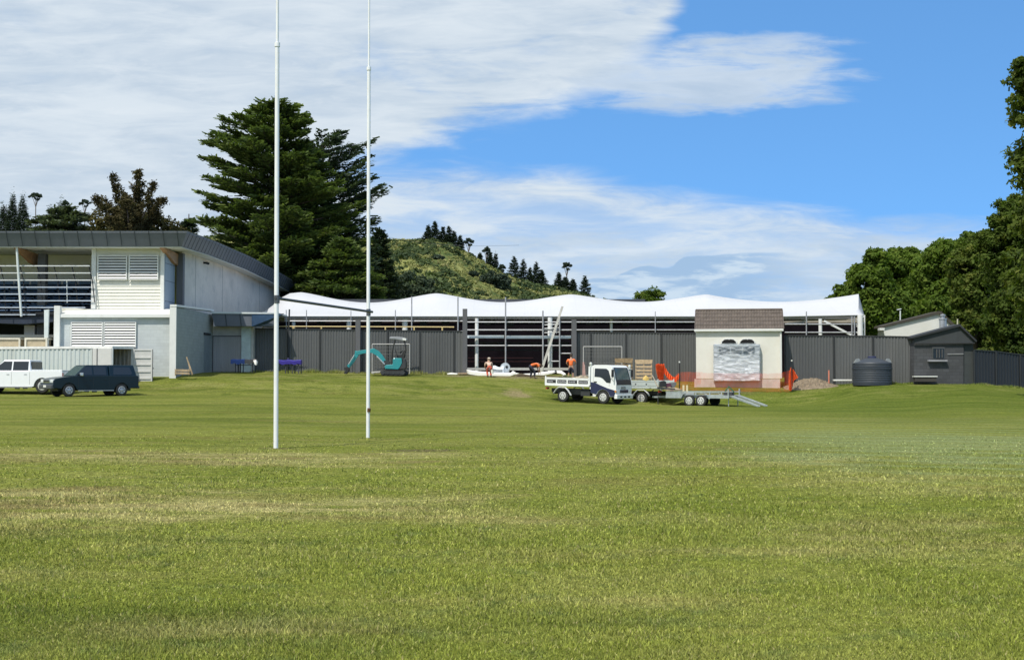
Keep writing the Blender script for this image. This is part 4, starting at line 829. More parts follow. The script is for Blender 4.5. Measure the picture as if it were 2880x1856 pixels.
# ================================================================ tent canopy
TENT = mk('white_membrane', (.52, .525, .54), .55, var=.02, scale=.4, spec=.3)
_t = NT(TENT.node_tree); _b = _t.n['Principled BSDF']; _src = _b.inputs['Base Color'].links[0].from_socket; _g = _t.new('ShaderNodeNewGeometry'); _s = _t.new('ShaderNodeSeparateXYZ'); _t.l.new(_g.outputs['Position'], _s.inputs[0])
_f = _t.m('ABSOLUTE', _t.m('SUBTRACT', _t.m('FRACT', _t.m('MULTIPLY', _t.m('ADD', _s.outputs[0], 50.0), .52)), .5)); _t.l.new(_t.mix(_t.m('MULTIPLY', _t.m('LESS_THAN', _f, .022), .22), _t.mix(_t.m('MULTIPLY', _t.ss(_t.noise(_t.scalev(_g.outputs['Position'], (1, .3, .3)), 1.3, 5, .65), .5, .75), .25), _src, (.52, .53, .54)), (.45, .46, .48)), _b.inputs['Base Color'])      # welded seams and faint water marks
tn = thing('tent_canopy', 'long white tensioned membrane canopy with five soft peaks', 'canopy', (P(1600, 1050, 96).x, 96, 1.75))
PK = [(845, 822), (1228, 825), (1605, 828), (1990, 828), (2415, 827)]; VL = [850, 848, 847, 843]
RPX = [(735, 879)] + [(770, 862), (800, 835)]
def ridge_y(px):
    if px < 845: return float(np.interp(px, [733, 745, 765, 790, 815, 845], [880, 875, 861, 838, 825, 822]))
    for (x0, y0), (x1, y1), v in zip(PK, PK[1:], (851, 850, 849, 848)):
        if px <= x1:
            t = (px - x0) / (x1 - x0); s = 1 - abs(2 * t - 1); e = y0 + (y1 - y0) * t
            if x1 == 2415: v = 849; s2 = (1 - (2 * max(t, .0) - 1) ** 2) if t < .5 else 1 - abs(2 * t - 1) ** 1.6; return e + (v - e) * s2 ** 1.0
            return e + (v - e) * math.sin(math.pi / 2 * s) ** 1.35
    return PK[-1][1]
vs = []; cols = list(range(735, 2431, 8)); cols[-1] = 2430; prof = [0, .12, .28, .46, .64, .82, 1.0]
EY, RYD, BY = 94.0, 99.5, 105.0
for px in cols:
    X = (px - 1440) / 3634 * EY * 1.0; ey = np.interp(px, [735, 760, 800, 2200, 2430], [886, 889, 888, 889, 884]); ez = P(px, ey, EY).z
    k = min(px, 2415); ryy = ridge_y(k) if px <= 2415 else np.interp(px, [2415, 2430], [827, 884])
    rz_ = P(px, ryy, RYD).z; XR = X
    # the ridge sits over the same x; compensate the height for parallax only through its true depth
    for t in prof: vs.append((X + (P(px, ryy, RYD).x - X) * t, EY + (RYD - EY) * t, ez + (rz_ - ez) * (t ** 1.12) * 1.0 - .22 * math.sin(math.pi * t) * .5))
    for t in prof[1:]: vs.append((P(px, ryy, RYD).x, RYD + (BY - RYD) * t, rz_ + (ez + .1 - rz_) * t))
k = 13; n = len(cols); fs = [(i * k + j, (i + 1) * k + j, (i + 1) * k + j + 1, i * k + j + 1) for i in range(n - 1) for j in range(k - 1)]
fs += [tuple(range((n - 1) * k, n * k)), tuple(range(k - 1, -1, -1))]
mb = MB(); mb.add(vs, fs); mem = mb.build('membrane', TENT, tn, True, smooth=True); md = mem.modifiers.new('thick', 'SOLIDIFY'); md.thickness = .02
mb = MB(); mb.tube([P(735, 886, 93.95), P(770, 889.5, 93.95), P(2200, 890, 93.95), P(2428, 886, 93.95)], .06, 6); mb.build('hem', TENT, mem, True)
# steelwork under it
GRYB = mk('grey_steel_beam', (.40, .37, .35), .6, var=.15, scale=2)
mb = MB(); pxbox(mb, 800, 890.5, 2400, 897, 94.1, 94.35); mb.build('eave_beam', GRYB, tn, True)
WCOL = mk('white_column_paint', (.72, .72, .70), .5, var=.08)
for px, w, Y, y0 in ((826, 10, 94.5, 893), (981, 13, 94.5, 893), (1139, 16, 94.5, 893), (1341, 10, 93.2, 895), (1547, 13, 93.0, 893), (1719, 8, 95, 893), (2307, 10, 93.5, 897), (2419, 15, 93.6, 886)):
    mb = MB(); p = P(px, y0, Y); mb.tube([(p.x, Y, 1.2), (p.x, Y, p.z)], w * Y / 3634 / 2, 14); mb.build('column', WCOL, tn, True)
mb = MB(); mb.bar(P(2318, 903, 93.4), P(2401, 946, 93.4), .2, .14); mb.build('brace', WCOL, tn, True)
mb = MB()
for i in range(6): mb.bar(P(2408 if i % 2 else 2430, 890 + i * 9, 93.9), P(2430 if i % 2 else 2408, 899 + i * 9, 93.9), .07, .07)
mb.bar(P(2431, 886, 93.9), P(2431, 948, 93.9), .09, .09); mb.build('lattice', WCOL, tn, True)
mb = MB(); pxp(mb, [(2212, 908), (2258, 903), (2268, 894), (2282, 893), (2262, 908), (2214, 913)], 94.4, 94.6); mb.build('bracket', GRYB, tn, True)
for i, px in enumerate((900, 1060, 1190, 1252, 1370, 1436, 1495, 1660, 1760, 1850, 1880)):
    mb = MB(); p = P(px, 897, 95.2); mb.box(p.x - .25, p.x + .25, 95.2, 95.8, p.z - .35 - (i % 3) * .08, p.z); mb.tube([(p.x - .5, 95.5, p.z), (p.x, 95.5, p.z - .4), (p.x + .6, 95.5, p.z)], .05, 6); mb.build('light_fitting', DARKIN, tn, True)
# pool hall behind: dark wall and low roof that closes the space
ph = thing('pool_hall', 'long low dark building behind the tent, its roof edge just showing in the dips', 'building', (P(1600, 1050, 112).x, 112, 1.8))
HALL = mk('shade_toned_cladding', (.008, .006, .008), .95, spec=.05, var=.35, scale=1.2)  # near black puts the shade under the tent into the colour
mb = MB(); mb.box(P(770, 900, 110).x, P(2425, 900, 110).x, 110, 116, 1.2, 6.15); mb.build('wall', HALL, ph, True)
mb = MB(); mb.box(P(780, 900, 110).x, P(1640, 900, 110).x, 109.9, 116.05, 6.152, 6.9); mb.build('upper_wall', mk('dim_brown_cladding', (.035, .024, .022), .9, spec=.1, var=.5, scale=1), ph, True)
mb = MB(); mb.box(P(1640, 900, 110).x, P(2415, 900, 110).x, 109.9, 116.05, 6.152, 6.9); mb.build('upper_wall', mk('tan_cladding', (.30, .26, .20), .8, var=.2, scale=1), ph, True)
mb = MB(); mb.box(P(850, 900, 110).x, P(1812, 900, 110).x, 109.2, 117, 7.75, 8.12); mb.build('roof', mk('dark_roof_edge', (.06, .065, .075), .6), ph, True)
for i in range(9):
    px = 870 + i * 112; mb = MB(); p = P(px, 900, 109.4); mb.box(p.x - .1, p.x + .1, 109.5, 109.85, 6.901, 7.749); mb.build('roof_post', HALL, ph, True)
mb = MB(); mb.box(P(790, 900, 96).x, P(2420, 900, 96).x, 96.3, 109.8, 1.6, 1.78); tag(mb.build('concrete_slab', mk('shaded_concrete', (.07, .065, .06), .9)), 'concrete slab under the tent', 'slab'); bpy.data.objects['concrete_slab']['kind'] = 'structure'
# red brown low wall strips and stored benches inside
for i, (y0, y1, x0, x1, lb) in enumerate(((1005, 1008, 1316, 1500, 'upper dull red rail inside the open bay'), (1015, 1018, 1316, 1500, 'lower dull red rail inside the open bay'))):
    mb = MB(); pxbox(mb, x0, y0, x1, y1, 98, 98.1); tag(mb.build('red_rail', mk('dull_red_paint', (.16, .045, .045), .6)), lb, 'rail', group='red rails in the bay')
for i, (y0, y1, lb) in enumerate(((962, 968, 'dim bleacher plank high in the open bay'), (982, 986, 'dim bleacher plank low in the open bay'))):
    mb = MB(); pxbox(mb, 1320, y0, 1600, y1, 104, 104.5); tag(mb.build('bleacher_plank', mk('dim_grey_plank', (.10, .10, .10), .8)), lb, 'bench', group='bleacher planks in the bay')
# ---------------------------------------------------------------- scaffold in the bay and along the front of the tent
sc = thing('scaffold', 'galvanised tube scaffold with long horizontal ledgers under the front of the tent', 'scaffold', (P(1500, 1050, 92).x, 92, 1.75))
TUBE = mk('scaffold_tube', (.40, .40, .41), .5, .4, var=.2, scale=6)
def ledger(x0, x1, y, Y, r=.05, name='ledger', mat=TUBE):
    mb = MB(); mb.tube([P(x0, y, Y), P(x1, y, Y)], r, 7); return mb.build(name, mat, sc, True)
for a in ((800, 1305, 903, 92.2), (1312, 1960, 906, 92.2), (2207, 2410, 912, 92.2), (810, 960, 930, 92.4), (1312, 1960, 928, 92.2), (2207, 2410, 935, 92.2), (1312, 1610, 972, 92.2), (1575, 1610, 994, 92.2), (1550, 1575, 1016, 92.2)): ledger(*a)
for px, yt, yb, r in ((1158, 834, 932, .045), (1288, 836, 934, .05), (1422, 836, 1048, .055), (1112, 872, 932, .035), (987, 874, 932, .03), (862, 872, 932, .035), (805, 872, 932, .035), (1527, 874, 1052, .055), (1574, 895, 1052, .05), (1843, 876, 936, .03), (1957, 876, 936, .05), (2268, 876, 944, .045), (2396, 890, 946, .05), (2403, 890, 946, .05), (1565, 905, 938, .03)):
    mb = MB(); mb.tube([P(px, yb, 92), P(px, yt, 92)], r, 7); mb.build('standard', TUBE, sc, True)
mb = MB()
for y in (912, 922, 934): mb.tube([P(1531, y + 2, 92.1), P(1572, y, 92.1)], .035, 6)
mb.build('ladder_beam', WCOL, sc, True)
for x0, x1, y0, y1 in ((1312, 1418, 943, 951), (1422, 1606, 944, 952)):
    mb = MB(); pxbox(mb, x0, y0, x1, y1, 92.5, 92.9); mb.build('deck_plank', mk('aluminium_plank', (.62, .66, .66), .45, .2, var=.1), sc, True)
mb = MB(); mb.bar(P(1582, 862, 90.6), P(1520, 1050, 90.6), .24, .16); tag(mb.build('raking_prop', mk('whitewashed_pole', (.55, .53, .48), .7, var=.2, scale=2)), 'long pale pole leaning diagonally in front of the thick white column', 'pole')
mb = MB(); mb.bar(P(1265, 934, 90.8), P(1304, 931, 90.8), .12, .07); tag(mb.build('scaffold_board', WCOL), 'short pale board resting on top of the fence by the tall post', 'board')
# yellow handrail
yr = thing('yellow_handrail', 'yellow steel handrail running along behind the top of the left fence', 'handrail', P(980, 1045, 91.2))
YEL = mk('yellow_paint', (.62, .47, .20), .5, var=.12)
mb = MB(); mb.tube([P(735, 932, 91), P(736, 924, 91), P(743, 918, 91), P(900, 918.5, 91), P(1277, 920, 91)], .042, 8); mb.build('top_rail', YEL, yr, True)
mb = MB(); mb.tube([P(760, 927, 91), P(960, 928, 91)], .035, 6); mb.build('mid_rail', YEL, yr, True)
for px in (826, 904, 1084, 1165, 1244): mb = MB(); mb.tube([P(px, 919, 91), P(px, 1000, 91)], .055 if px != 826 else .1, 8); mb.build('rail_post', YEL, yr, True)
# coping slab, sheet and white bags at the foot of the bay
mb = MB(); pxbox(mb, 1312, 1034, 1600, 1041, 90.5, 91.2); mb.build('edge_kerb', mk('weathered_kerb', (.45, .44, .42), .85), None); bpy.data.objects['edge_kerb']['kind'] = 'structure'
def lump(name, outline, Y, depth, mat, label, cat, amp=.05, seed=1, parent=None):      # soft lying body: outline at its front, rounded through its depth
    r = random.Random(seed); q = [P(x, y, Y) for x, y in outline]; cx = sum(p.x for p in q) / len(q); cz = min(p.z for p in q)
    vs = []; ks = [(0, .80), (.12, .97), (.5, 1.04), (.88, .9), (1, .6)]
    for f, s_ in ks: vs += [(cx + (p.x - cx) * (s_ * .5 + .5) + r.gauss(0, amp * .3), Y + depth * f, cz + (p.z - cz) * s_) for p in q]
    k = len(q); fs = [tuple(range(k)), tuple(range(5 * k - 1, 4 * k - 1, -1))] + [(i * k + j, (i + 1) * k + j, (i + 1) * k + (j + 1) % k, i * k + (j + 1) % k) for i in range(4) for j in range(k)]
    mb = MB(); mb.add(vs, fs); o = mb.build(name, mat, parent, parent is not None, smooth=True)
    if parent is None: tag(o, label, cat)
    return o
FAB = mk('white_rolled_fabric', (.86, .84, .78), .6, var=.05, scale=2, bump=.3, bscale=5)
lump('fabric_roll', [(1312, 1040), (1340, 1044), (1400, 1048), (1450, 1049), (1459, 1050), (1440, 1057), (1400, 1059), (1350, 1057), (1314, 1051)], 87.0, .7, FAB, 'long white rolled fabric lying at the foot of the open bay, left part', 'fabric roll')
lump('fabric_roll', [(1472, 1051), (1500, 1050), (1535, 1045), (1560, 1042), (1562, 1047), (1530, 1055), (1500, 1054), (1472, 1056)], 86.9, .6, FAB, 'white fabric end draped between the bent worker and the dump truck', 'fabric roll')
lump('fabric_roll', [(1566, 1042), (1580, 1043), (1592, 1051), (1590, 1057), (1578, 1049), (1566, 1047)], 86.2, .5, FAB, 'short curved white fabric end just above the truck tray', 'fabric roll')
GAL = mk('cool_galvanised_sheet', (.52, .56, .60), .4, .3, var=.2, scale=4, bump=.2)
mx = thing('wrapped_bundle', 'silvery wrapped bundle with a big round roll lying in the open bay', 'bundle', P(1400, 1050, 87.8))
mb = MB(); c = P(1421, 1034, 87.9); mb.wheel(0, 0, 1.0, 0, .34, 24); mb.v = [(c.x + x, 87.9 + y, c.z + z) for x, y, z in mb.v]; mb.build('roll', GAL, mx, True, smooth=True)
mb = MB(); c2 = P(1421, 1034, 87.88); mb.wheel(0, 0, .03, 0, .09, 14); mb.v = [(c2.x + x + .1, 87.86 + y, c2.z + z + .05) for x, y, z in mb.v]; mb.build('core', DARKIN, mx, True)
lump('sheet', [(1383, 1029), (1392, 1028), (1400, 1032), (1408, 1033), (1416, 1026), (1420, 1030), (1418, 1040), (1400, 1040), (1384, 1036)], 87.8, .5, mk('white_plastic_sheet', (.74, .77, .79), .4), '', '', parent=mx)
mb = MB()
for y in (1038, 1042, 1046): pxbox(mb, 1384, y, 1432, y + 2.6, 87.85, 88.5)
mb.build('slats', GAL, mx, True)
mb = MB(); pxbox(mb, 1413, 1040, 1417, 1051, 87.7, 87.84); mb.build('leg', GAL, mx, True)
lump('white_bag', [(1438, 1047), (1443, 1043), (1449, 1046), (1451, 1051), (1437, 1051)], 87.0, .4, FAB, 'small white bag between the silvery bundle and the bent worker', 'bag')
lump('white_sack', [(1257, 1050), (1270, 1048), (1288, 1050), (1287, 1053), (1258, 1053)], 87.2, .4, FAB, 'flat white sack lying on the grass left of the tall fence post', 'sack')
mb = MB(); pxbox(mb, 1288, 1048, 1314, 1052, 87.4, 88.0); tag(mb.build('rubble_board', TIMB), 'dark brown board lying on the grass at the foot of the tall post', 'board')
lump('soil_heap', [(1447, 1058), (1455, 1052), (1466, 1050), (1478, 1053), (1492, 1055), (1500, 1059), (1470, 1062)], 86.3, .8, mk('dug_soil', (.10, .075, .045), .95, var=.4, scale=6, bump=.6), 'small heap of dark dug soil in front of the white fabric', 'soil')

# ================================================================ tiled shed
sh = thing('tiled_shed', 'small cream shed with a brown tiled roof and arched vents', 'shed', (P(2085, 1085, 82).x, 82, .95))
CREAMW = mk('cream_render', (.70, .68, .60), .8, var=.04, scale=.8, dirt=(.55, .50, .38), dirtamt=.3, bump=.15)
a = P(1966, 930, 81); b = P(2205, 1064, 81)
mb = MB(); mb.box(a.x, b.x, 81, 84.6, b.z, a.z); mb.prism([(81.0, a.z), (84.6, a.z), (82.8, 5.55)], a.x, a.x + .2); q = [(v[1], v[0], v[2]) for v in mb.v[8:]]; mb.v[8:] = q
k0 = len(mb.v); mb.prism([(81.0, a.z), (84.6, a.z), (82.8, 5.55)], b.x - .2, b.x); mb.v[k0:] = [(v[1], v[0], v[2]) for v in mb.v[k0:]]
mb.build('wall', CREAMW, sh, True)
mb = MB(); p = P(1962, 1064, 80.92); q = P(2200, 1092, 80.92); mb.box(p.x, q.x, 80.92, 84.6, q.z - .4, p.z - .03); mb.build('plinth', mk('pale_plinth', (.55, .50, .44), .85), sh, True)
mb = MB(); mb.box(a.x - .1, b.x + .1, 80.78, 80.94, a.z - .05, a.z + .1); mb.build('gutter', WHITE, sh, True, bevel=.02)
mb = MB(); mb.box(b.x - .13, b.x - .02, 80.9, 80.98, p.z, a.z - .05); mb.build('downpipe', WHITE, sh, True)
TILE = mk('brown_concrete_tile', (.105, .083, .068), .85, var=.28, scale=3, dirt=(.15, .135, .10), dirtamt=.4, bump=.3)
mb = MB(); x0, x1 = a.x - .05, b.x + .12; ye, ze, yr_, zr = 80.84, a.z + .06, 82.8, 5.78; nc = 5; nx = 31
for s_ in (0, 1):
    for c in range(nc):
        t0, t1 = c / nc, (c + 1) / nc + .02; n = nx * 6; vs = []
        for i in range(n + 1):
            x = x0 + (x1 - x0) * i / n; w = .035 * abs(math.sin(math.pi * i / 6)) ** .7
            for t, lift in ((t0, .05), (t1, .0)):
                y = ye + (yr_ - ye) * t; z_ = ze + (zr - ze) * t + w + lift
                if s_: y = 2 * yr_ - y
                vs.append((x, y, z_))
            y = ye + (yr_ - ye) * t0; y = 2 * yr_ - y if s_ else y; vs.append((x, y, ze + (zr - ze) * t0 + w - .01))
        mb.add(vs, [(3 * i, 3 * i + 3, 3 * i + 4, 3 * i + 1) for i in range(n)] + [(3 * i + 2, 3 * i + 5, 3 * i + 3, 3 * i) for i in range(n)])
roof = mb.build('roof', TILE, sh, True)
mb = MB(); mb.tube([(x0, yr_, zr + .02), (x1, yr_, zr + .02)], .09, 10); mb.build('ridge_cap', TILE, roof, True)
for xx in (x0 - .03, x1 - .02):
    mb = MB(); mb.bar((xx + .02, ye, ze), (xx + .02, yr_, zr), .05, .14); mb.build('barge_board', mk('brown_barge', (.09, .07, .06), .8), roof, True)
for x0_, x1_ in ((2039, 2078), (2090, 2129)):
    mb = MB(); pts = [(x0_ - 3, 966), (x0_ - 3, 960), (x0_ + 6, 952), (x0_ + 19, 949.5), (x1_ - 6, 952), (x1_ + 3, 960), (x1_ + 3, 966)]; pxp(mb, pts, 80.95, 80.995); v = mb.build('vent', WHITE, sh, True)
    mb = MB(); pts = [(x0_, 965), (x0_, 961), (x0_ + 7, 955), (x0_ + 17, 954), (x0_ + 20, 955.5), (x1_ - 16, 954), (x1_ - 7, 955), (x1_, 961), (x1_, 965)]; pxp(mb, pts, 80.93, 80.949); mb.build('opening', mk('black_void', (.004, .004, .004), .9), v, True)
# wrapped cabinet leaning on the shed front
wc = thing('wrapped_cabinet', 'plastic wrapped grey slatted panel stack against the shed front', 'panel', (P(2085, 1085, 82).x, 82, .95))
a = P(2018, 968, 80.6); b = P(2148, 1070, 80.6)
mb = MB(); n = 17; h = (a.z - b.z) / n
for i in range(n): mb.box(a.x, b.x, 80.62, 80.9, b.z + h * i, b.z + h * i + h * .8)
mb.box(a.x + .02, b.x - .02, 80.66, 80.9, b.z, a.z); mb.build('panels', mk('blue_grey_slats', (.33, .37, .40), .6, var=.1), wc, True)
mb = MB()
for (x0_, x1_) in ((2034, 2063), (2067, 2096), (2101, 2132)): pxbox(mb, x0_, 976, x1_, 995, 80.60, 80.618)
mb.build('glazing', glass('dim_glazing', (.07, .09, .11), .25), wc, True)
WRAP = bpy.data.materials.new('stretch_wrap'); WRAP.use_nodes = True; t = NT(WRAP.node_tree); bs = t.n['Principled BSDF']
tc = t.new('ShaderNodeTexCoord'); n1 = t.noise(t.scalev(tc.outputs['Object'], (.35, 1, 1.8)), 3.2, 5, .6, 1.6); n2 = t.noise(t.scalev(tc.outputs['Object'], (.25, 1, 2.5)), 7, 4, .6, 1.0)
bs.inputs['Base Color'].default_value = (.78, .81, .84, 1); bs.inputs['Roughness'].default_value = .22; b_ = t.new('ShaderNodeBump'); b_.inputs['Strength'].default_value = 1; b_.inputs['Distance'].default_value = .018; t.put(b_.inputs['Height'], n2); t.l.new(b_.outputs[0], bs.inputs['Normal'])
g_ = t.new('ShaderNodeTexCoord'); sp_ = t.new('ShaderNodeSeparateXYZ'); t.l.new(g_.outputs['Generated'], sp_.inputs[0])
al = t.m('ADD', t.m('MULTIPLY', t.ss(n1, .40, .62), .55), t.m('MULTIPLY', t.ss(sp_.outputs[2], .78, .45), .42), clamp=True)
tp = t.new('ShaderNodeBsdfTransparent'); mxs = t.new('ShaderNodeMixShader'); t.put(mxs.inputs[0], al); t.l.new(tp.outputs[0], mxs.inputs[1]); t.l.new(bs.outputs[0], mxs.inputs[2]); t.l.new(mxs.outputs[0], t.n['Material Output'].inputs[0])
mb = MB(); nx_, nz_ = 40, 34; vs = []
for j in range(nz_ + 1):
    for i in range(nx_ + 1):
        fx, fz = i / nx_, j / nz_; x = a.x - .03 + (b.x - a.x + .06) * fx; z_ = b.z - .02 + (a.z - b.z + .04) * fz
        e = 1 if 0 < i < nx_ else 0; d = .03 + .028 * (.5 + .5 * math.sin(z_ * 19 + 2.4 * math.sin(x * 1.9) + fx * 3)) * (.4 + .6 * abs(math.sin(x * 2.3 + z_))) + .05 * (1 - fz)
        vs.append((x, 80.6 - d * e + (.25 if not e else 0), z_))
mb.add(vs, [(j * (nx_ + 1) + i, j * (nx_ + 1) + i + 1, (j + 1) * (nx_ + 1) + i + 1, (j + 1) * (nx_ + 1) + i) for j in range(nz_) for i in range(nx_)]); mb.build('plastic_wrap', WRAP, wc, True, smooth=True)
for o_ in (sh, wc): o_.rotation_euler.z = math.radians(-9.5)
# ================================================================ block shed at right
bsH = thing('block_shed', 'dark grey painted block shed with a gable and a small broken window', 'shed', P(2650, 1078, 80))
DBLK = blockmat('dark_painted_block', (.062, .064, .068), (.042, .044, .047), .4, .2, .16)
def prismpx(name, pts, Y0, Y1, mat, par, **k): mb = MB(); pxp(mb, pts, Y0, Y1); return mb.build(name, mat, par, True, **k)
prismpx('wall', [(2571, 966), (2710, 966), (2710, 1084), (2571, 1080)], 79.5, 84, DBLK, bsH)
prismpx('side_wall', [(2710.5, 962), (2737, 962), (2737, 1087), (2710.5, 1085)], 79.62, 84, mk('dark_green_render', (.045, .052, .052), .85, var=.15), bsH)
prismpx('gable', [(2571, 965), (2571, 949), (2700, 914), (2742, 960), (2742, 965)], 79.45, 79.8, mk('dark_gable_board', (.045, .050, .052), .8, var=.12, streak=True), bsH)
rf = prismpx('roof', [(2566, 952), (2566, 947), (2700, 911), (2748, 958), (2746, 962), (2700, 918)], 79.3, 81.2, mk('slate_roof_sheet', (.028, .030, .033), .7), bsH)
prismpx('trim', [(2571, 965.5), (2742, 963.5), (2742, 966.5), (2571, 968)], 79.36, 79.44, mk('black_trim', (.03, .03, .03), .7), bsH)
prismpx('lintel', [(2665, 995), (2710, 994), (2710, 997), (2665, 997.5)], 79.46, 79.495, mk('pale_grey_band', (.24, .24, .24), .8), bsH)
wn = prismpx('window', [(2622, 976), (2657, 976), (2657, 1010), (2622, 1010)], 79.44, 79.49, mk('window_timber', (.07, .075, .075), .8), bsH)
prismpx('pane', [(2625, 980), (2655, 980), (2655, 1007), (2625, 1007)], 79.42, 79.438, glass('dark_pane', (.008, .01, .01), .2), wn)
for x in (2634, 2641, 2649): prismpx('bar', [(x, 982), (x + 1.6, 982), (x + 1.6, 1006), (x, 1006)], 79.38, 79.41, mk('old_bar', (.13, .12, .11), .8), wn)
prismpx('sill', [(2612, 1012), (2665, 1012), (2665, 1016.5), (2612, 1016.5)], 79.25, 79.49, mk('pale_sill', (.30, .30, .32), .7), bsH)
mb = MB(); pxbox(mb, 2571, 1057, 2637, 1060, 78.9, 79.3); st = thing('low_bench', 'low dark slab bench with a white edge at the foot of the block shed', 'bench', P(2604, 1073, 79.1))
mb.build('top', WHITE, st, True); mb = MB(); pxbox(mb, 2573, 1060.5, 2634, 1073, 78.95, 79.25); mb.build('base', mk('dark_slab', (.05, .045, .04), .9), st, True)
mb = MB(); pxbox(mb, 2345, 1067, 2397, 1072, 80.6, 80.9); tag(mb.build('white_pipe', WHITE, bevel=.03), 'white plastic pipe lying between the orange stake and the water tank', 'pipe')
# white gabled house further back
wh = thing('gabled_house', 'white gabled house with a dark roof edge seen over the fence', 'house', P(2600, 1050, 96))
prismpx('wall', [(2486, 960), (2486, 921), (2642, 883), (2700, 935), (2700, 960)], 95, 96.6, mk('white_house_paint', (.70, .69, .64), .7, var=.04), wh)
prismpx('roof', [(2478, 922), (2479, 916), (2642, 875), (2648, 876), (2712, 938), (2708, 943), (2642, 883)], 94.85, 96.8, mk('dark_brown_roof', (.06, .052, .04), .8), wh)
mb = MB(); pxbox(mb, 2474, 922, 2488, 929, 94.4, 94.9); mb.build('gutter_end', WHITE, wh, True)
mb = MB(); p = P(2652, 912, 93.8); mb.lathe([(.27, p.z - .9), (.27, p.z + .32), (.3, p.z + .33), (.3, p.z + .42), (.14, p.z + .43), (.14, p.z + .6), (.2, p.z + .61), (.2, p.z + .7), (.05, p.z + .74)], p.x, 93.8, 18); mb.build('flue', mk('flue_metal', (.42, .44, .48), .35, .5), wh, True, smooth=False)
mb = MB(); mb.tube([P(2532, 912, 97), P(2532, 874, 97)], .05, 6); mb.tube([P(2522, 872, 97), P(2535, 869, 97)], .04, 6); mb.build('antenna', STEELP, wh, True)
mb = MB(); mb.tube([P(2693, 915, 90), P(2693, 897, 90)], .045, 6); tag(mb.build('vent_pipe', mk('yellowed_pipe', (.55, .53, .40), .6)), 'short pale vent pipe above the block shed apex', 'pipe')
# ---------------------------------------------------------------- water tank
tk = thing('water_tank', 'dark grey plastic water tank with a blue black lid by the fence', 'tank', (P(2453, 1076, 79.4).x, 79.4, P(2453, 1077, 78.3).z))
TK = mk('tank_plastic', (.034, .042, .055), .55, var=.1, scale=1)
zt = P(2453, 1021, 79.4).z - tk.location.z; R = 54 * 79.4 / 3634; pr_ = [(R * .985, -.15)]
for i in range(9): z0 = zt * i / 9; pr_ += [(R * (1 if i != 6 else 1.02), z0 + .02), (R * (1 if i != 6 else 1.02), z0 + zt / 9 - .03), (R * .99, z0 + zt / 9 - .01)]
pr_ += [(R * .97, zt + .03), (R * .86, zt + .05), (R * .75, zt + .12), (R * .30, zt + .30), (R * .22, zt + .31)]
mb = MB(); mb.lathe(pr_, 0, 0, 56); tkb = mb.build('body', TK, tk, smooth=True); m_ = tkb.modifiers.new('e', 'EDGE_SPLIT'); m_.split_angle = .6
mb = MB(); mb.lathe([(R * .22, zt + .3), (R * .22, zt + .4), (R * .19, zt + .42), (.02, zt + .43)], 0, 0, 28); mb.build('lid', mk('blue_black_lid', (.03, .035, .09), .5), tk)
for s_ in (-1, 1):
    mb = MB(); mb.add([(s_ * R * .98 - .03, -.3, zt), (s_ * R * .70, -.3, zt), (s_ * R * .66, -.3, zt + .12), (s_ * R * .74, -.3, zt + .28), (s_ * R * .86, -.3, zt + .24), (s_ * R * .98 - .03, -.1, zt), (s_ * R * .70, -.1, zt), (s_ * R * .66, -.1, zt + .12), (s_ * R * .74, -.1, zt + .28), (s_ * R * .86, -.1, zt + .24)], [(0, 1, 2, 3, 4), (9, 8, 7, 6, 5), (0, 5, 6, 1), (1, 6, 7, 2), (2, 7, 8, 3), (3, 8, 9, 4), (4, 9, 5, 0)])
    mb.build('lug', mk('grey_lug', (.22, .24, .25), .6), tk)
# dirt pile and stakes
r = np.random.default_rng(5); c = P(2280, 1083, 80.5); vs = []
def dz(x, y): return .62 * math.exp(-((x + .35) / 1.0) ** 2 - (y / .7) ** 2) + .38 * math.exp(-((x - .7) / .8) ** 2 - (y / .6) ** 2)
mb = MB(); n1_, n2_ = 44, 18; nn = r.normal(0, .035, (n2_ + 1, n1_ + 1))
for j in range(n2_ + 1):
    for i in range(n1_ + 1): x = -1.7 + 3.4 * i / n1_; y = -1 + 2 * j / n2_; d = dz(x, y) * .8; vs.append((c.x + x, 80.6 + y, gz(c.x + x, 80.6 + y) - .05 + d + float(nn[j, i]) * min(1, d * 4)))
mb.add(vs, [(j * (n1_ + 1) + i, j * (n1_ + 1) + i + 1, (j + 1) * (n1_ + 1) + i + 1, (j + 1) * (n1_ + 1) + i) for j in range(n2_) for i in range(n1_)])
tag(mb.build('soil_pile', mk('dry_soil', (.20, .155, .105), .95, var=.35, scale=5, bump=.7)), 'long pile of pale dry soil between orange netting and the orange stake', 'soil')
for (px, yt, yb, lb, mt, Y) in ((2331, 1041, 1079, 'orange wooden stake at the right end of the soil pile', mk('orange_stake', (.65, .22, .14), .7), 80.4), (1642, 975, 1055, 0, 0, 0)):
    if lb: mb = MB(); mb.bar(P(px, yb + 3, Y), P(px, yt, Y), .07, .05); tag(mb.build('stake', mt), lb, 'stake')
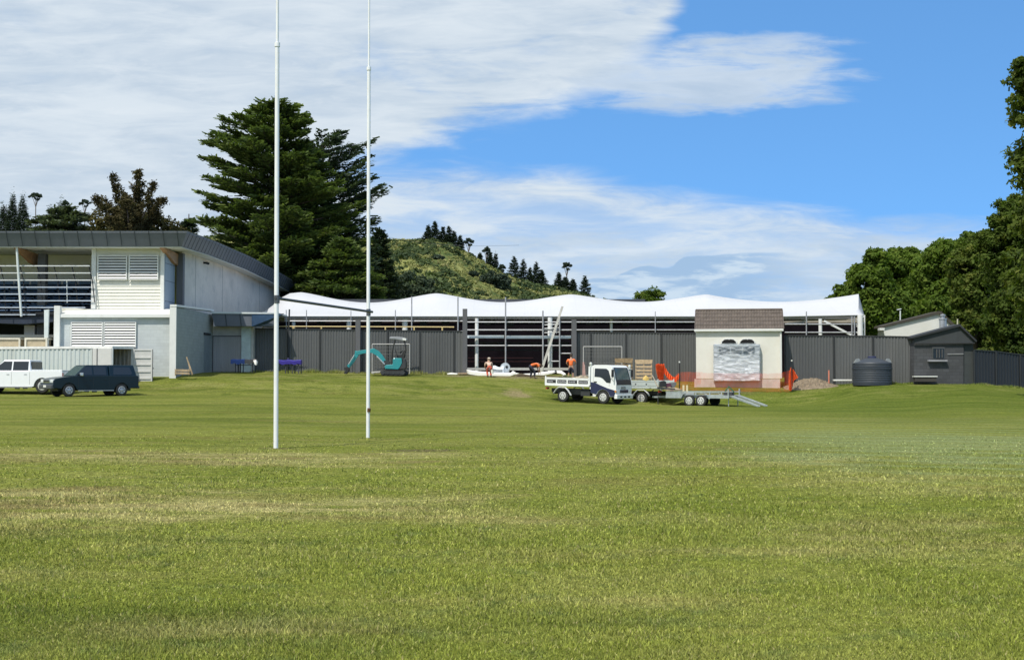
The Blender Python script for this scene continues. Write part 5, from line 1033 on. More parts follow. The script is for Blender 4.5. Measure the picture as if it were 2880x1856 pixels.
# ================================================================ rugby posts
POSTW = mk('white_post_paint', (.80, .81, .80), .4, var=.05, scale=1.5, dirt=(.42, .33, .22), dirtamt=.15, coat=.2)
gp = thing('rugby_goalposts', 'tall white rugby goalposts with a dark crossbar standing on the field', 'goalposts', (-4.05, 28, 0))
A = P(776, 1263, 25.7); B = P(1035, 1230, 30.8); A.z = 0; B.z = 0
for q, zc, r0, r1, r2, off in ((A, 8.1, .047, .043, .030, -.035), (B, 8.85, .044, .041, .024, -.02)):
    mb = MB(); mb.tube([(q.x, q.y, -.3), (q.x + off * .3, q.y, 3), (q.x + off * .8, q.y, zc)], r0, 20, r1); up = mb.build('upright', POSTW, gp, True, smooth=True)
    mb = MB(); mb.tube([(q.x + off * .8, q.y, zc - .002), (q.x + off, q.y, 12.2)], r2, 16); mb.build('upper_pole', POSTW, up, True, smooth=True)
    mb = MB(); mb.tube([(q.x + off * .8, q.y, zc - .05), (q.x + off * .8, q.y, zc + .03)], r1 + .012, 18); mb.build('collar', POSTW, up, True)
    mb = MB(); mb.tube([(q.x, q.y, 2.90), (q.x, q.y, 3.06)], r0 + .008, 18); mb.build('clamp', mk('clamp_metal', (.10, .11, .12), .5, .4), up, True)
mb = MB(); mb.tube([(A.x - .02, A.y - .06, 3.0), (B.x + .09, B.y - .02, 2.99)], .029, 14); mb.build('crossbar', mk('dark_crossbar_paint', (.045, .05, .055), .45), gp, True, smooth=True)
mb = MB(); mb.tube([(B.x + .02, B.y - .03, .62), (B.x + .03, B.y - .05, .70)], .042, 14); mb.build('rust_patch', mk('rust', (.12, .06, .03), .9, var=.4, scale=12), gp, True)
# small football goals against the fences
def goal(label, x0, x1, yt, yb, Y):
    g = thing('football_goal', label, 'goal', P((x0 + x1) / 2, yb, Y), group='small football goals by the fence'); M_ = mk('dull_white_tube', (.42, .41, .39), .5, var=.15)
    for nm, pts in (('crossbar', [P(x0, yt, Y), P(x1, yt, Y)]), ('upright', [P(x0, yt, Y), P(x0, yb, Y)]), ('upright', [P(x1, yt, Y), P(x1, yb, Y)]), ('ground_bar', [P(x0 + 2, yb, Y + .0), P(x0 + 8, yb - 2, Y + .8), P(x1 - 6, yb - 2, Y + .8), P(x1, yb, Y)])):
        mb = MB(); mb.tube(pts, .035, 7); mb.build(nm, M_, g, True)
    mb = MB(); n = 9
    for i in range(1, n): y = yt + (yb - yt) * i / n; mb.tube([P(x0, y, Y), P(x0 + 7, y, Y + .5), P(x1 - 7, y, Y + .5), P(x1, y, Y)], .008, 4)
    for i in range(1, 12): x = x0 + (x1 - x0) * i / 12; mb.tube([P(x, yt, Y), P(x, (yt + yb) / 2, Y + .35), P(x, yb - 1, Y + .6)], .008, 4)
    mb.build('net', mk('grey_net_cord', (.20, .20, .19), .8), g, True)
goal('white framed football goal standing behind the excavator', 1047, 1152, 968, 1051, 88.0)
goal('white framed football goal against the fence behind the dump truck cab', 1641, 1749, 975, 1058, 86.3)
mb = MB(); mb.bar(P(1640, 1056, 86.0), P(1641, 1018, 86.0), .10, .1); mb.bar(P(1645, 1056, 85.9), P(1643, 1025, 85.9), .08, .05); tag(mb.build('survey_peg', mk('faded_pink_peg', (.48, .30, .27), .7)), 'faded pink peg standing at the left foot of the goal behind the truck', 'peg')
# ================================================================ covered trestles
def trestle(label, px0, px1, Y, ytop, ybase, mat, legs, cover2=None):
    g = thing('trestle_table', label, 'table', P((px0 + px1) / 2, ybase, Y), group='covered trestles by the fence'); r = random.Random(int(px0))
    a, b = P(px0, ytop, Y), P(px1, ytop, Y); vs = []; n = 14; split = n if cover2 is None else int(n * .6)
    def cover(i0, i1, mt, nm):
        vs = []
        for i in range(i0, i1 + 1):
            x = a.x + (b.x - a.x) * i / n; d = .02 * math.sin(i * 1.9) + r.gauss(0, .02); z = a.z + .015 * math.sin(i * 1.1)
            vs += [(x, Y - .02, z - .26 - d), (x, Y - .04, z - .02), (x, Y + .04, z + .03), (x, Y + .6, z + .05 + d * .3), (x, Y + .66, z - .02), (x, Y + .64, z - .24 + d)]
        k = i1 - i0 + 1; mb = MB(); mb.add(vs, [(6 * i + j, 6 * i + 6 + j, 6 * i + 7 + j, 6 * i + 1 + j) for i in range(k - 1) for j in range(5)] + [tuple(range(6)), tuple(6 * k - 1 - j for j in range(6))]); mb.build(nm, mt, g, True, smooth=True)
    cover(0, split, mat, 'cover')
    if cover2: cover(split, n, cover2, 'grey_cover')
    for x in legs:
        mb = MB(); p = P(x, ytop + 4, Y + .1); q = P(x, ybase, Y + .1); mb.bar((q.x, Y + .1, q.z - .1), (p.x, Y + .1, p.z), .055, .055); mb.bar((q.x + .1, Y + .55, q.z - .1), (p.x + .1, Y + .55, p.z), .055, .055); mb.build('leg', mk('dark_leg_steel', (.05, .05, .06), .6), g, True)
    mb = MB(); p = P(legs[0], (ytop + ybase) / 2 + 8, Y + .1); q = P(legs[-1], (ytop + ybase) / 2 + 8, Y + .1); mb.bar((p.x, Y + .08, a.z - .35), (q.x, Y + .08, a.z - .35), .04, .05); mb.build('crossbar', MATS['dark_leg_steel'], g, True)
trestle('trestle with a bright blue and grey cover in front of the wide grey door', 649, 718, 86.5, 1012, 1051, mk('blue_cover', (.06, .11, .36), .45, var=.15, scale=4), (662, 676, 710), mk('brown_grey_cover', (.24, .20, .18), .7, var=.3, scale=5))
trestle('trestle with a deep purple blue cover half hidden by the left goalpost', 774, 846, 86.0, 1014, 1054, mk('purple_blue_cover', (.045, .03, .27), .4, var=.15, scale=4), (803, 822, 840))
mb = MB(); pxbox(mb, 807, 1007, 813, 1014, 86.2, 86.45); tag(mb.build('canister', mk('navy_canister', (.02, .02, .08), .5), bevel=.02), 'small dark canister standing on the purple trestle', 'canister')
lump('white_cushion', [(712, 1014), (719, 1012), (722, 1016), (721, 1027), (716, 1024)], 86.4, .3, FAB, 'small white bundle hanging off the right end of the blue trestle', 'bundle')
# ================================================================ mini excavator
ex = thing('mini_excavator', 'teal mini excavator with its arm stretched left to the ground', 'excavator', P(1105, 1057, 85.4)); Z3 = lambda *p: [(900 + x / 4.4, 780 + y / 4.4) for x, y in p]
TEAL = mk('teal_machine_paint', (.018, .25, .27), .4, var=.08, scale=2, dirt=(.10, .20, .18), dirtamt=.35, coat=.3); BLK = mk('black_rubber', (.022, .022, .022), .75, var=.2); DKM = mk('dark_machine_metal', (.05, .052, .055), .5, .3)
def exp_(nm, pts, y0, y1, mat, par=ex, **k): mb = MB(); pxp(mb, Z3(*pts), y0, y1); return mb.build(nm, mat, par, True, **k)
for y0, dx in ((84.95, 0), (85.95, 40)):
    tr = [(775 + dx, 1150), (1010 + dx, 1150), (1042 + dx, 1160), (1056 + dx, 1182), (1046 + dx, 1206), (1012 + dx, 1217), (785 + dx, 1213), (755 + dx, 1200), (745 + dx, 1178), (754 + dx, 1158)]
    tk_ = exp_('track', tr, y0, y0 + .26, BLK, bevel=.02); exp_('track_frame', [(785 + dx, 1170), (1005 + dx, 1172), (1015 + dx, 1195), (795 + dx, 1192)], y0 - .012, y0 + .1, DKM, tk_)
    for x in (775, 840, 905, 965, 1025):
        mb = MB(); c = P(900 + (x + dx) / 4.4, 780 + 1184 / 4.4, y0); mb.wheel(0, -.03, .05, 0, .085 if 800 < x < 1000 else .13, 14); mb.v = [(c.x + a_, y0 + b_, c.z + c_) for a_, b_, c_ in mb.v]; mb.build('roller', DKM, tk_, True)
exp_('undercarriage', [(800, 1135), (1000, 1138), (1000, 1165), (800, 1162)], 85.2, 86.0, DKM)
exp_('body', [(797, 1100), (815, 1085), (900, 1075), (900, 1010), (915, 998), (1010, 1000), (1016, 1060), (985, 1120), (965, 1140), (805, 1132)], 85.0, 86.1, TEAL, bevel=.03)
exp_('counterweight', [(1018, 1000), (1050, 1015), (1065, 1060), (1060, 1130), (968, 1141), (990, 1118), (1020, 1060)], 85.03, 86.07, DKM, bevel=.03)
exp_('seat', [(945, 960), (960, 965), (1010, 955), (1035, 905), (1055, 900), (1050, 975), (1040, 998), (950, 997)], 85.3, 85.8, BLK, bevel=.02)
exp_('lever', [(930, 895), (940, 900), (960, 960), (950, 965)], 85.2, 85.24, BLK); exp_('lever', [(985, 930), (1020, 905), (1025, 915), (990, 945)], 85.7, 85.74, BLK)
for y in (85.05, 86.0):
    mb = MB(); q = Z3((885, 1085), (893, 940), (905, 870), (930, 775)); mb.tube([P(*a_, y) for a_ in q], .045, 8); mb.build('canopy_post', BLK, ex, True)
    mb = MB(); q = Z3((1030, 1000), (1062, 900), (1045, 770)); mb.tube([P(*a_, y) for a_ in q], .045, 8); mb.build('canopy_post', BLK, ex, True)
exp_('canopy', [(858, 750), (870, 735), (960, 733), (1040, 745), (1070, 760), (1068, 778), (1010, 780), (930, 765), (862, 762)], 84.95, 86.1, mk('grey_canopy', (.28, .29, .31), .5), bevel=.02)
exp_('lamp', [(1020, 752), (1066, 756), (1066, 782), (1022, 778)], 84.93, 84.949, WHITE)
exp_('dozer_blade', [(640, 1165), (745, 1160), (748, 1172), (640, 1185), (632, 1178)], 84.9, 86.3, mk('pale_steel_blade', (.55, .52, .47), .5))
exp_('blade_arm', [(700, 1130), (790, 1120), (790, 1140), (705, 1150)], 85.3, 85.9, DKM)
bm_ = exp_('boom', [(818, 1035), (775, 965), (722, 908), (662, 876), (640, 884), (560, 895), (482, 905), (445, 915), (440, 940), (470, 958), (560, 938), (640, 935), (690, 962), (750, 1020), (790, 1062), (812, 1058)], 85.35, 85.55, TEAL, bevel=.015)
mb = MB(); q = Z3((800, 1075), (700, 975)); mb.tube([P(*q[0], 85.3), P(*q[1], 85.3)], .05, 10); mb.build('boom_ram', STEEL, ex, True)
exp_('slew_bracket', [(790, 1030), (850, 1025), (860, 1085), (795, 1085)], 85.33, 85.6, DKM)
exp_('dipper_arm', [(435, 905), (488, 922), (482, 958), (420, 1050), (375, 1110), (345, 1118), (335, 1092), (395, 1000), (430, 945)], 85.37, 85.53, TEAL, bevel=.015)
mb = MB(); q = Z3((425, 960), (355, 1075)); mb.tube([P(*q[0], 85.28), P(*q[1], 85.28)], .035, 8); mb.build('dipper_ram', STEEL, ex, True)
exp_('bucket', [(300, 1118), (340, 1105), (360, 1130), (350, 1165), (322, 1196), (290, 1188), (312, 1155)], 85.2, 85.7, BLK, bevel=.01)
# ================================================================ vehicles
def wheel(par, x, y, r, w, rimmat, side, rr=.62, hub=None):
    mb = MB(); mb.wheel(x, y, y + w, r, r, 28); tyre = mb.build('wheel', BLK, par, smooth=False)
    yo = y - .006 if side < 0 else y + w + .006; mb = MB(); n = 24; vs = []
    for rad, d in ((r * rr, 0), (r * rr * .86, .012), (r * rr * .6, .006), (r * .2, .016), (.001, .02)):
        yy_ = yo - (d if side < 0 else -d); vs += [(x + rad * math.cos(2 * math.pi * j / n), yy_, r + rad * math.sin(2 * math.pi * j / n)) for j in range(n)]
    mb.add(vs, [(i * n + j, (i + 1) * n + j, (i + 1) * n + (j + 1) % n, i * n + (j + 1) % n) for i in range(4) for j in range(n)]); mb.build('rim', rimmat, tyre)
    mb = MB()
    for j in range(6): a_ = j * math.pi / 3; xx, zz = x + r * rr * .62 * math.cos(a_), r + r * rr * .62 * math.sin(a_); mb.box(xx - .025, xx + .025, yo + side * .004 - .003, yo + side * .004 + (.0 if side < 0 else .012) + (-.009 if side < 0 else 0), zz - .025, zz + .025)
    mb.build('rim_openings', DARKIN, tyre)
def text_mesh(name, s_, size, mat, par, M_):
    cu = bpy.data.curves.new(name, 'FONT'); cu.body = s_; cu.size = size; cu.extrude = .003; o = bpy.data.objects.new(name, cu); me = bpy.data.meshes.new_from_object(o); me.transform(M_)
    bpy.data.objects.remove(o); bpy.data.curves.remove(cu); me.name = name; return link_mesh(name, me, mat, par)
TRW = mk('truck_white_paint', (.80, .81, .80), .3, var=.03, scale=1, dirt=(.55, .52, .45), dirtamt=.2, coat=.5); NAVY = mk('truck_navy_paint', (.018, .022, .07), .3, var=.1, coat=.5)
RIM = mk('painted_rim', (.60, .60, .58), .4, .3, var=.1); GLS = glass('cab_glass'); WSG = glass('windscreen_glass', (.05, .085, .09), .1); PLB = mk('black_plastic', (.018, .018, .02), .5); LAMP = mk('headlamp_glass', (.70, .72, .72), .12, var=.05); AMB = mk('amber_lens', (.65, .25, .04), .3); REDL = mk('red_lens', (.45, .03, .02), .3)
def truck(label, loc, rz, ry, side_col, stripe, lower, rear_down, load, grey=False):
    t = thing('tipper_truck', label, 'truck', loc, rz, 'small tipper trucks on the field', ry)
    mb = MB(); [mb.box(-4.6, -.9, s_ * .42 - .05, s_ * .42 + .05, .55, .78) for s_ in (-1, 1)]; mb.box(-3.2, -2.5, -.6, .6, .45, .75); mb.box(-4.5, -4.35, -.5, .5, .45, .6); mb.box(-3.8, -3.4, -.9, .9, .33, .41); mb.box(-2.4, -1.8, -.8, -.45, .4, .72); mb.build('chassis', DKM, t)
    mb = MB(); mb.box(-4.72, -1.78, -.96, .96, .93, 1.02); mb.build('tray_floor', side_col, t)
    for y0, y1, sg in ((-1.0, -.962, -1), (.962, 1.0, 1)):
        mb = MB(); mb.box(-4.75, -1.76, y0, y1, .94, 1.05); mb.box(-4.75, -1.76, y0, y1, 1.34, 1.42); mb.box(-4.75, -1.76, y0 + .012, y1 - .012, 1.05, 1.34); mb.box(-4.75, -4.68, y0 - .004, y1 + .004, .94, 1.5); d = mb.build('dropside', side_col, t, bevel=.008)
        yo = y0 - .002 if sg < 0 else y1 - .008
        mb = MB()
        for i in range(4): x = -4.62 + i * .72; mb.box(x, x + .62, yo + .004, yo + .010, 1.10, 1.29)
        mb.build('stripe_panel', stripe, d)
        mb = MB(); rr_ = random.Random(3)
        if grey:
            x = -4.1
            for w_ in (.10, .07, .05, .12, .06, .08, .11, .07, .05, .10): mb.box(x, x + w_, yo - .002, yo + .003, 1.15, 1.24); x += w_ + (.03 if w_ > .055 else .09)
        else:
            for i in range(4):
                x = -4.56 + i * .72
                for k in range(5 + i % 2): w_ = rr_.uniform(.04, .08); mb.box(x, x + w_, yo - .002, yo + .003, 1.15, 1.15 + rr_.uniform(.06, .09)); x += w_ + .025
        mb.build('lettering', mk('worn_lettering', (.42, .42, .45) if not grey else (.03, .03, .035), .5) if not grey else mk('dark_lettering', (.03, .035, .05), .5), d)
    mb = MB(); mb.box(-1.80, -1.74, -.98, .98, 1.0, 1.62); [mb.box(-1.82, -1.70, s_ * .93 - .05, s_ * .93 + .05, 1.0, 2.12) for s_ in (-1, 1)]; mb.box(-1.80, -1.74, -.98, .98, 2.02, 2.12); mb.build('headboard', side_col, t, bevel=.01)
    mb = MB()
    if rear_down: mb.add([(-4.74, -.95, .98), (-4.74, .95, .98), (-5.35, .95, .82), (-5.35, -.95, .82), (-4.74, -.95, 1.02), (-4.74, .95, 1.02), (-5.35, .95, .86), (-5.35, -.95, .86)], [(0, 1, 2, 3), (7, 6, 5, 4), (0, 4, 5, 1), (1, 5, 6, 2), (2, 6, 7, 3), (3, 7, 4, 0)])
    else: mb.box(-4.78, -4.73, -.96, .96, 1.0, 1.4)
    mb.build('tailgate', TIMB if rear_down else side_col, t)
    def arch(xw, r, n=9): return [(xw + r * math.cos(math.pi * i / n), .37 + r * math.sin(math.pi * i / n)) for i in range(n, -1, -1)]
    prof = [(-1.66, .60)] + [(-1.30, .50)] + arch(-.85, .44)[1:-1] + [(-.40, .42), (-.02, .42), (.01, .70), (.01, 1.16), (-.03, 1.32), (-.27, 2.10), (-.40, 2.20), (-.62, 2.235), (-1.45, 2.22), (-1.60, 2.16), (-1.66, 2.05)]
    mb = MB(); mb.prism(prof, -.96, .96); cab = mb.build('cab', TRW, t, bevel=.035)
    for sg in (-1, 1):
        yb = sg * .963; lo, hi = (yb - .006, yb + .004)
        mb = MB(); mb.prism([(-1.40, 2.02), (-.66, 2.02), (-.50, 1.92), (-.33, 1.42), (-.36, 1.20), (-.62, 1.22), (-.88, 1.45), (-1.05, 1.52), (-1.42, 1.54)], lo, hi); w_ = mb.build('side_window', GLS, t)
        if lower:
            mb = MB(); mb.prism([(-1.655, .61), (-1.30, .52)] + [(x_, z_) for x_, z_ in arch(-.85, .455)[1:-1]] + [(-.39, .44), (-.06, .44), (-.04, .78), (-.55, .90), (-1.05, 1.07), (-1.38, 1.20), (-1.655, 1.22)], sg * .964 - .003, sg * .964 + .003); mb.build('navy_panel', NAVY, t)
        mb = MB(); mb.box(-1.50, -1.492, sg * .962 - .005, sg * .962 + .005, .75, 2.05); mb.box(-.45, -.442, sg * .962 - .005, sg * .962 + .005, 1.0, 1.2); mb.build('door_gap', PLB, t); mb = MB(); mb.box(-1.44, -1.26, sg * .975 - .015, sg * .975 + .015, 1.22, 1.27); mb.build('door_handle', PLB, t)
        mb = MB(); mb.bar((-.32, sg * .96, 1.95), (-.12, sg * 1.16, 1.98), .03, .03); mb.bar((-.30, sg * .96, 1.45), (-.12, sg * 1.16, 1.55), .03, .03); mb.box(-.16, -.08, sg * 1.18 - .09, sg * 1.18 + .09, 1.55, 1.98); mb.build('mirror', PLB, t, bevel=.015)
        mb = MB(); mb.box(-.02, .035, sg * .72 - .20, sg * .72 + .20, .66, .80); hl = mb.build('headlight', LAMP, t, bevel=.015)
        mb = MB(); mb.box(-.06, .03, sg * .955 - .04, sg * .955 + .015, .68, .79); mb.build('indicator', AMB, t)
    mb = MB(); mb.add([(-.052, -.84, 1.42), (-.052, .84, 1.42), (-.256, .80, 2.07), (-.256, -.80, 2.07), (-.07, -.84, 1.42), (-.07, .84, 1.42), (-.285, .80, 2.07), (-.285, -.80, 2.07)], [(0, 1, 2, 3), (7, 6, 5, 4), (0, 4, 5, 1), (1, 5, 6, 2), (2, 6, 7, 3), (3, 7, 4, 0)]); ws = mb.build('windscreen', WSG, t)
    mb = MB(); mb.add([(-.040, -.88, 1.40), (-.040, -.80, 1.40), (-.248, -.75, 2.09), (-.248, -.84, 2.09)], [(0, 1, 2, 3)]); mb.add([(-.040, .88, 1.40), (-.040, .80, 1.40), (-.248, .75, 2.09), (-.248, .84, 2.09)], [(0, 1, 2, 3)]); mb.add([(-.238, -.8, 2.00), (-.238, .8, 2.00), (-.262, .8, 2.10), (-.262, -.8, 2.10)], [(0, 1, 2, 3)]); mb.build('windscreen_seal', PLB, ws)
    mb = MB(); mb.add([(.022, -.90, 1.10), (.022, .90, 1.10), (-.036, .90, 1.41), (-.036, -.90, 1.41), (-.02, -.90, 1.10), (-.02, .90, 1.10), (-.075, .90, 1.41), (-.075, -.90, 1.41)], [(0, 1, 2, 3), (7, 6, 5, 4), (0, 4, 5, 1), (1, 5, 6, 2), (2, 6, 7, 3), (3, 7, 4, 0)]); fp = mb.build('front_panel', PLB, t, bevel=.01)
    mb = MB(); mb.box(.0, .03, -.50, .50, .64, .82); mb.build('grille', NAVY, t); mb = MB(); mb.box(-.10, .10, -.97, .97, .30, .56); bp = mb.build('bumper', TRW, t, bevel=.03)
    mb = MB(); [mb.box(.098, .104, a_, b_, .37, .46) for a_, b_ in ((-.6, -.35), (-.12, .12), (.35, .6))]; mb.build('bumper_slots', PLB, bp)
    R_ = Matrix(((0, 0, 1, .030), (1, 0, 0, -.36), (0, 1, 0, .87), (0, 0, 0, 1))); text_mesh('badge_text', 'ISUZU', .20, PLB, t, R_)
    for x, r_ in ((-.85, .37), (-3.55, .37)):
        for sg in (-1, 1): wheel(t, x, -.93 if sg < 0 else .71, r_, .22, RIM, sg)
    for sg in (-1, 1):
        mb = MB(); pts = [(-3.55 - .55, .50), (-3.55 - .40, .70), (-3.55 - .22, .845), (-3.55 + .22, .845), (-3.55 + .42, .68), (-3.55 + .62, .40)]
        for p_, q_ in zip(pts, pts[1:]): mb.add([(p_[0], sg * .97 - .13, p_[1]), (p_[0], sg * .97 + .03, p_[1]), (q_[0], sg * .97 + .03, q_[1]), (q_[0], sg * .97 - .13, q_[1]), (p_[0], sg * .97 - .13, p_[1] + .03), (p_[0], sg * .97 + .03, p_[1] + .03), (q_[0], sg * .97 + .03, q_[1] + .03), (q_[0], sg * .97 - .13, q_[1] + .03)], [(0, 3, 2, 1), (4, 5, 6, 7), (0, 1, 5, 4), (1, 2, 6, 5), (2, 3, 7, 6), (3, 0, 4, 7)])
        mb.build('mudguard', TRW, t)
        mb = MB(); mb.box(-4.74, -4.68, sg * .75 - .15, sg * .75 + .15, .72, .84); mb.build('tail_light', REDL, t)
    mb = MB(); mb.lathe([(.06, 2.12), (.06, 2.18), (.075, 2.19), (.085, 2.3), (.06, 2.36), (.01, 2.37)], -1.72, -.90, 14); mb.build('beacon', mk('pale_beacon', (.62, .64, .58), .25), t, smooth=True)
    return t
def heap(name, par, x0, x1, y0, y1, z, h, mat, seed, label=None, cat=None, world=False):
    r = np.random.default_rng(seed); nx, ny = 26, 14; vs = []; N_ = r.normal(0, .04, (ny + 1, nx + 1)); mb = MB()
    for j in range(ny + 1):
        for i in range(nx + 1):
            u, v = i / nx, j / ny; e = (math.sin(math.pi * u) * math.sin(math.pi * v)) ** .45; vs.append((x0 + (x1 - x0) * u, y0 + (y1 - y0) * v, z + h * e * (.7 + .3 * math.sin(u * 7 + seed)) + float(N_[j, i]) * min(1, e * 2)))
    mb.add(vs, [(j * (nx + 1) + i, j * (nx + 1) + i + 1, (j + 1) * (nx + 1) + i + 1, (j + 1) * (nx + 1) + i) for j in range(ny) for i in range(nx)]); return mb
RZ1 = math.radians(-33); L1 = Vector((6.45, 74.84, 0)); L1.z = -.06
t1 = truck('white and navy tipper truck with a load of soil, facing right', L1, RZ1, math.radians(1.6), TRW, mk('black_stripe', (.02, .02, .022), .5), True, False, None)
def place_on(par_loc, rz, mb):
    M_ = Matrix.Translation(par_loc) @ Matrix.Rotation(rz, 4, 'Z') @ Matrix.Rotation(math.radians(1.6) if rz == RZ1 else 0, 4, 'Y'); mb.v = [tuple(M_ @ Vector(v)) for v in mb.v]; return mb
tag(place_on(L1, RZ1, heap('soil_load', None, -3.9, -1.82, -.95, .95, 1.02, .52, None, 4)).build('soil_load', mk('sandy_load', (.34, .29, .21), .95, var=.35, scale=7, bump=.6), smooth=False), 'sandy soil heaped in the tray of the navy and white truck', 'soil')
tag(place_on(L1, RZ1, heap('turf_load', None, -4.68, -3.6, -.95, .95, 1.02, .68, None, 8)).build('turf_load', mk('turf_clods', (.12, .12, .05), .95, var=.45, scale=7, bump=.7), smooth=False), 'grassy clods heaped at the rear of the navy and white truck tray', 'turf')
GTR = mk('grey_green_tray_paint', (.47, .52, .50), .4, var=.06, coat=.3)
RZ2 = math.radians(180 - 35); c2 = P(1852, 1128, 76.0)   # rear near corner
rear = Vector((c2.x, 76.0, -.12)); loc2 = rear - Matrix.Rotation(RZ2, 3, 'Z') @ Vector((-4.75, 1.0, 0))
t2 = truck('grey green tipper truck with its tailgate down, half hidden behind the navy and white truck', loc2, RZ2, 0, GTR, GTR, False, True, None, True)
for nm, (x0, x1, y0, y1, z, h), mt, sd_, lb, ct in (('green_load', (-4.6, -3.0, -.9, .9, 1.02, .42), mk('green_clippings', (.14, .16, .06), .95, var=.4, scale=7, bump=.6), 3, 'green turf load in the tray of the grey green truck', 'turf'),):
    mb = heap(nm, None, x0, x1, y0, y1, z, h, mt, sd_); M_ = Matrix.Translation(loc2) @ Matrix.Rotation(RZ2, 4, 'Z'); mb.v = [tuple(M_ @ Vector(v)) for v in mb.v]; tag(mb.build(nm, mt), lb, ct)
lump('yellow_sack', [(1808, 1067), (1812, 1060), (1818, 1056), (1824, 1061), (1826, 1068), (1818, 1071)], 75.6, .4, mk('yellow_sack', (.60, .42, .12), .7, var=.2), 'crumpled yellow sack on top of the grey green truck load', 'sack')
# plate compactor and mixed gear on the truck deck end
cp = thing('plate_compactor', 'dark red and black engine machine standing on the lowered truck tailgate', 'machine', P(1875, 1094, 75.2))
def cpx(nm, pts, y0, y1, mat, **k): mb = MB(); pxp(mb, pts, y0, y1); return mb.build(nm, mat, cp, True, **k)
cpx('base_plate', [(1852, 1088), (1898, 1092), (1900, 1096), (1850, 1094)], 74.9, 75.5, DKM); cpx('engine', [(1856, 1073), (1868, 1070), (1874, 1074), (1874, 1088), (1856, 1088)], 74.95, 75.4, PLB, bevel=.02); cpx('tank', [(1872, 1078), (1886, 1077), (1890, 1086), (1874, 1090)], 75.0, 75.4, mk('maroon_paint', (.10, .03, .05), .4), bevel=.02)
cpx('exhaust', [(1884, 1076), (1900, 1074), (1903, 1080), (1897, 1090), (1888, 1090)], 75.05, 75.4, mk('grey_muffler', (.18, .18, .18), .5, .5), bevel=.02)
mb = MB(); mb.tube([P(1852, 1090, 75.2), P(1845, 1078, 75.2), P(1838, 1062, 75.2), P(1833, 1055, 75.2)], .03, 7); mb.build('handle', mk('cream_handle', (.60, .50, .38), .5), cp, True)
# ---------------------------------------------------------------- plant trailer
RZ3 = math.radians(180 - 30); o3 = P(1895, 1125, 75.6); o3.z = -.17
tr = thing('plant_trailer', 'galvanised tandem axle trailer with two loading ramps lowered to the right', 'trailer', o3, RZ3, roty=math.radians(0))
GALV = mk('galvanised_plate', (.42, .46, .46), .45, .45, var=.18, scale=6, dirt=(.30, .27, .22), dirtamt=.4); D3 = -3.75
mb = MB(); mb.box(D3, .1, -.9, .9, .52, .60); mb.build('deck', mk('trailer_deck_plate', (.28, .27, .25), .7, var=.3, scale=5), tr)
for sg in (-1, 1):
    mb = MB(); mb.box(D3, .1, sg * .93 - .03, sg * .93 + .03, .46, .64); mb.box(D3, .1, sg * .93 - .035, sg * .93 + .035, .80, .85); [mb.box(x - .03, x + .03, sg * .93 - .028, sg * .93 + .028, .64, .80) for x in (D3 + .05, -2.6, -1.0, 0)]; mb.box(-.9, .08, sg * .93 - .02, sg * .93 + .02, .62, .81); mb.build('side_rail', GALV, tr)
    mb = MB(); pts = [(-2.62, .42), (-2.50, .66), (-2.30, .74), (-1.25, .74), (-1.05, .66), (-.93, .42)]
    for p_, q_ in zip(pts, pts[1:]): mb.bar((p_[0], sg * 1.06, p_[1]), (q_[0], sg * 1.06, q_[1]), .24, .03) if abs(p_[0] - q_[0]) > .3 else mb.add([(p_[0], sg * 1.06 - .12, p_[1]), (p_[0], sg * 1.06 + .12, p_[1]), (q_[0], sg * 1.06 + .12, q_[1]), (q_[0], sg * 1.06 - .12, q_[1])], [(0, 1, 2, 3)])
    mb.build('mudguard', GALV, tr)
    for x in (-1.42, -2.13): wheel(tr, x, sg * 1.06 - .09, .32, .18, RIM, 1 if sg > 0 else -1, .66)
    mb = MB(); mb.add([(D3 - .02, sg * .62 - .17, .58), (D3 - .02, sg * .62 + .17, .58), (D3 - 1.65, sg * .62 + .17, .03), (D3 - 1.65, sg * .62 - .17, .03)] + [(D3 - .02, sg * .62 - .17, .52), (D3 - .02, sg * .62 + .17, .52), (D3 - 1.65, sg * .62 + .17, -.02), (D3 - 1.65, sg * .62 - .17, -.02)], [(0, 1, 2, 3), (7, 6, 5, 4), (0, 4, 5, 1), (1, 5, 6, 2), (2, 6, 7, 3), (3, 7, 4, 0)])
    for k in (-1, 1): mb.bar((D3 - .02, sg * .62 + k * .17, .60), (D3 - 1.65, sg * .62 + k * .17, .04), .035, .06)
    for i in range(9): f = (i + .5) / 9; mb.bar((D3 - .02 - 1.63 * f, sg * .62 - .17, .59 - .55 * f), (D3 - .02 - 1.63 * f, sg * .62 + .17, .59 - .55 * f), .03, .03)
    mb.build('ramp', GALV, tr); mb = MB(); mb.tube([(D3 + .1, sg * .75, .5), (D3 + .1, sg * .75, .02)], .03, 8); mb.build('stand', GALV, tr)
    mb = MB(); mb.box(D3 + .02, D3 + .08, sg * .9 - .05, sg * .9 + .05, .6, 1.0); mb.build('rear_post', GALV, tr)
mb = MB(); mb.bar((.08, .45, .52), (1.25, .0, .50), .07, .1); mb.bar((.08, -.45, .52), (1.25, 0, .50), .07, .1); mb.tube([(1.2, 0, .5), (1.35, 0, .5)], .05, 8); mb.build('drawbar', GALV, tr)
mb = MB(); mb.tube([(.95, .12, .1), (.95, .12, .75)], .03, 8); mb.lathe([(.09, .02), (.09, .1)], .95, .12, 12); mb.build('jockey_wheel', DKM, tr)
mb = MB(); mb.box(D3 + .06, D3 + .5, .2, .75, .605, .78); tag_ = mb; M_ = Matrix.Translation(o3) @ Matrix.Rotation(RZ3, 4, 'Z'); mb.v = [tuple(M_ @ Vector(v)) for v in mb.v]
def onT(mb): mb.v = [tuple(M_ @ Vector(v)) for v in mb.v]; return mb
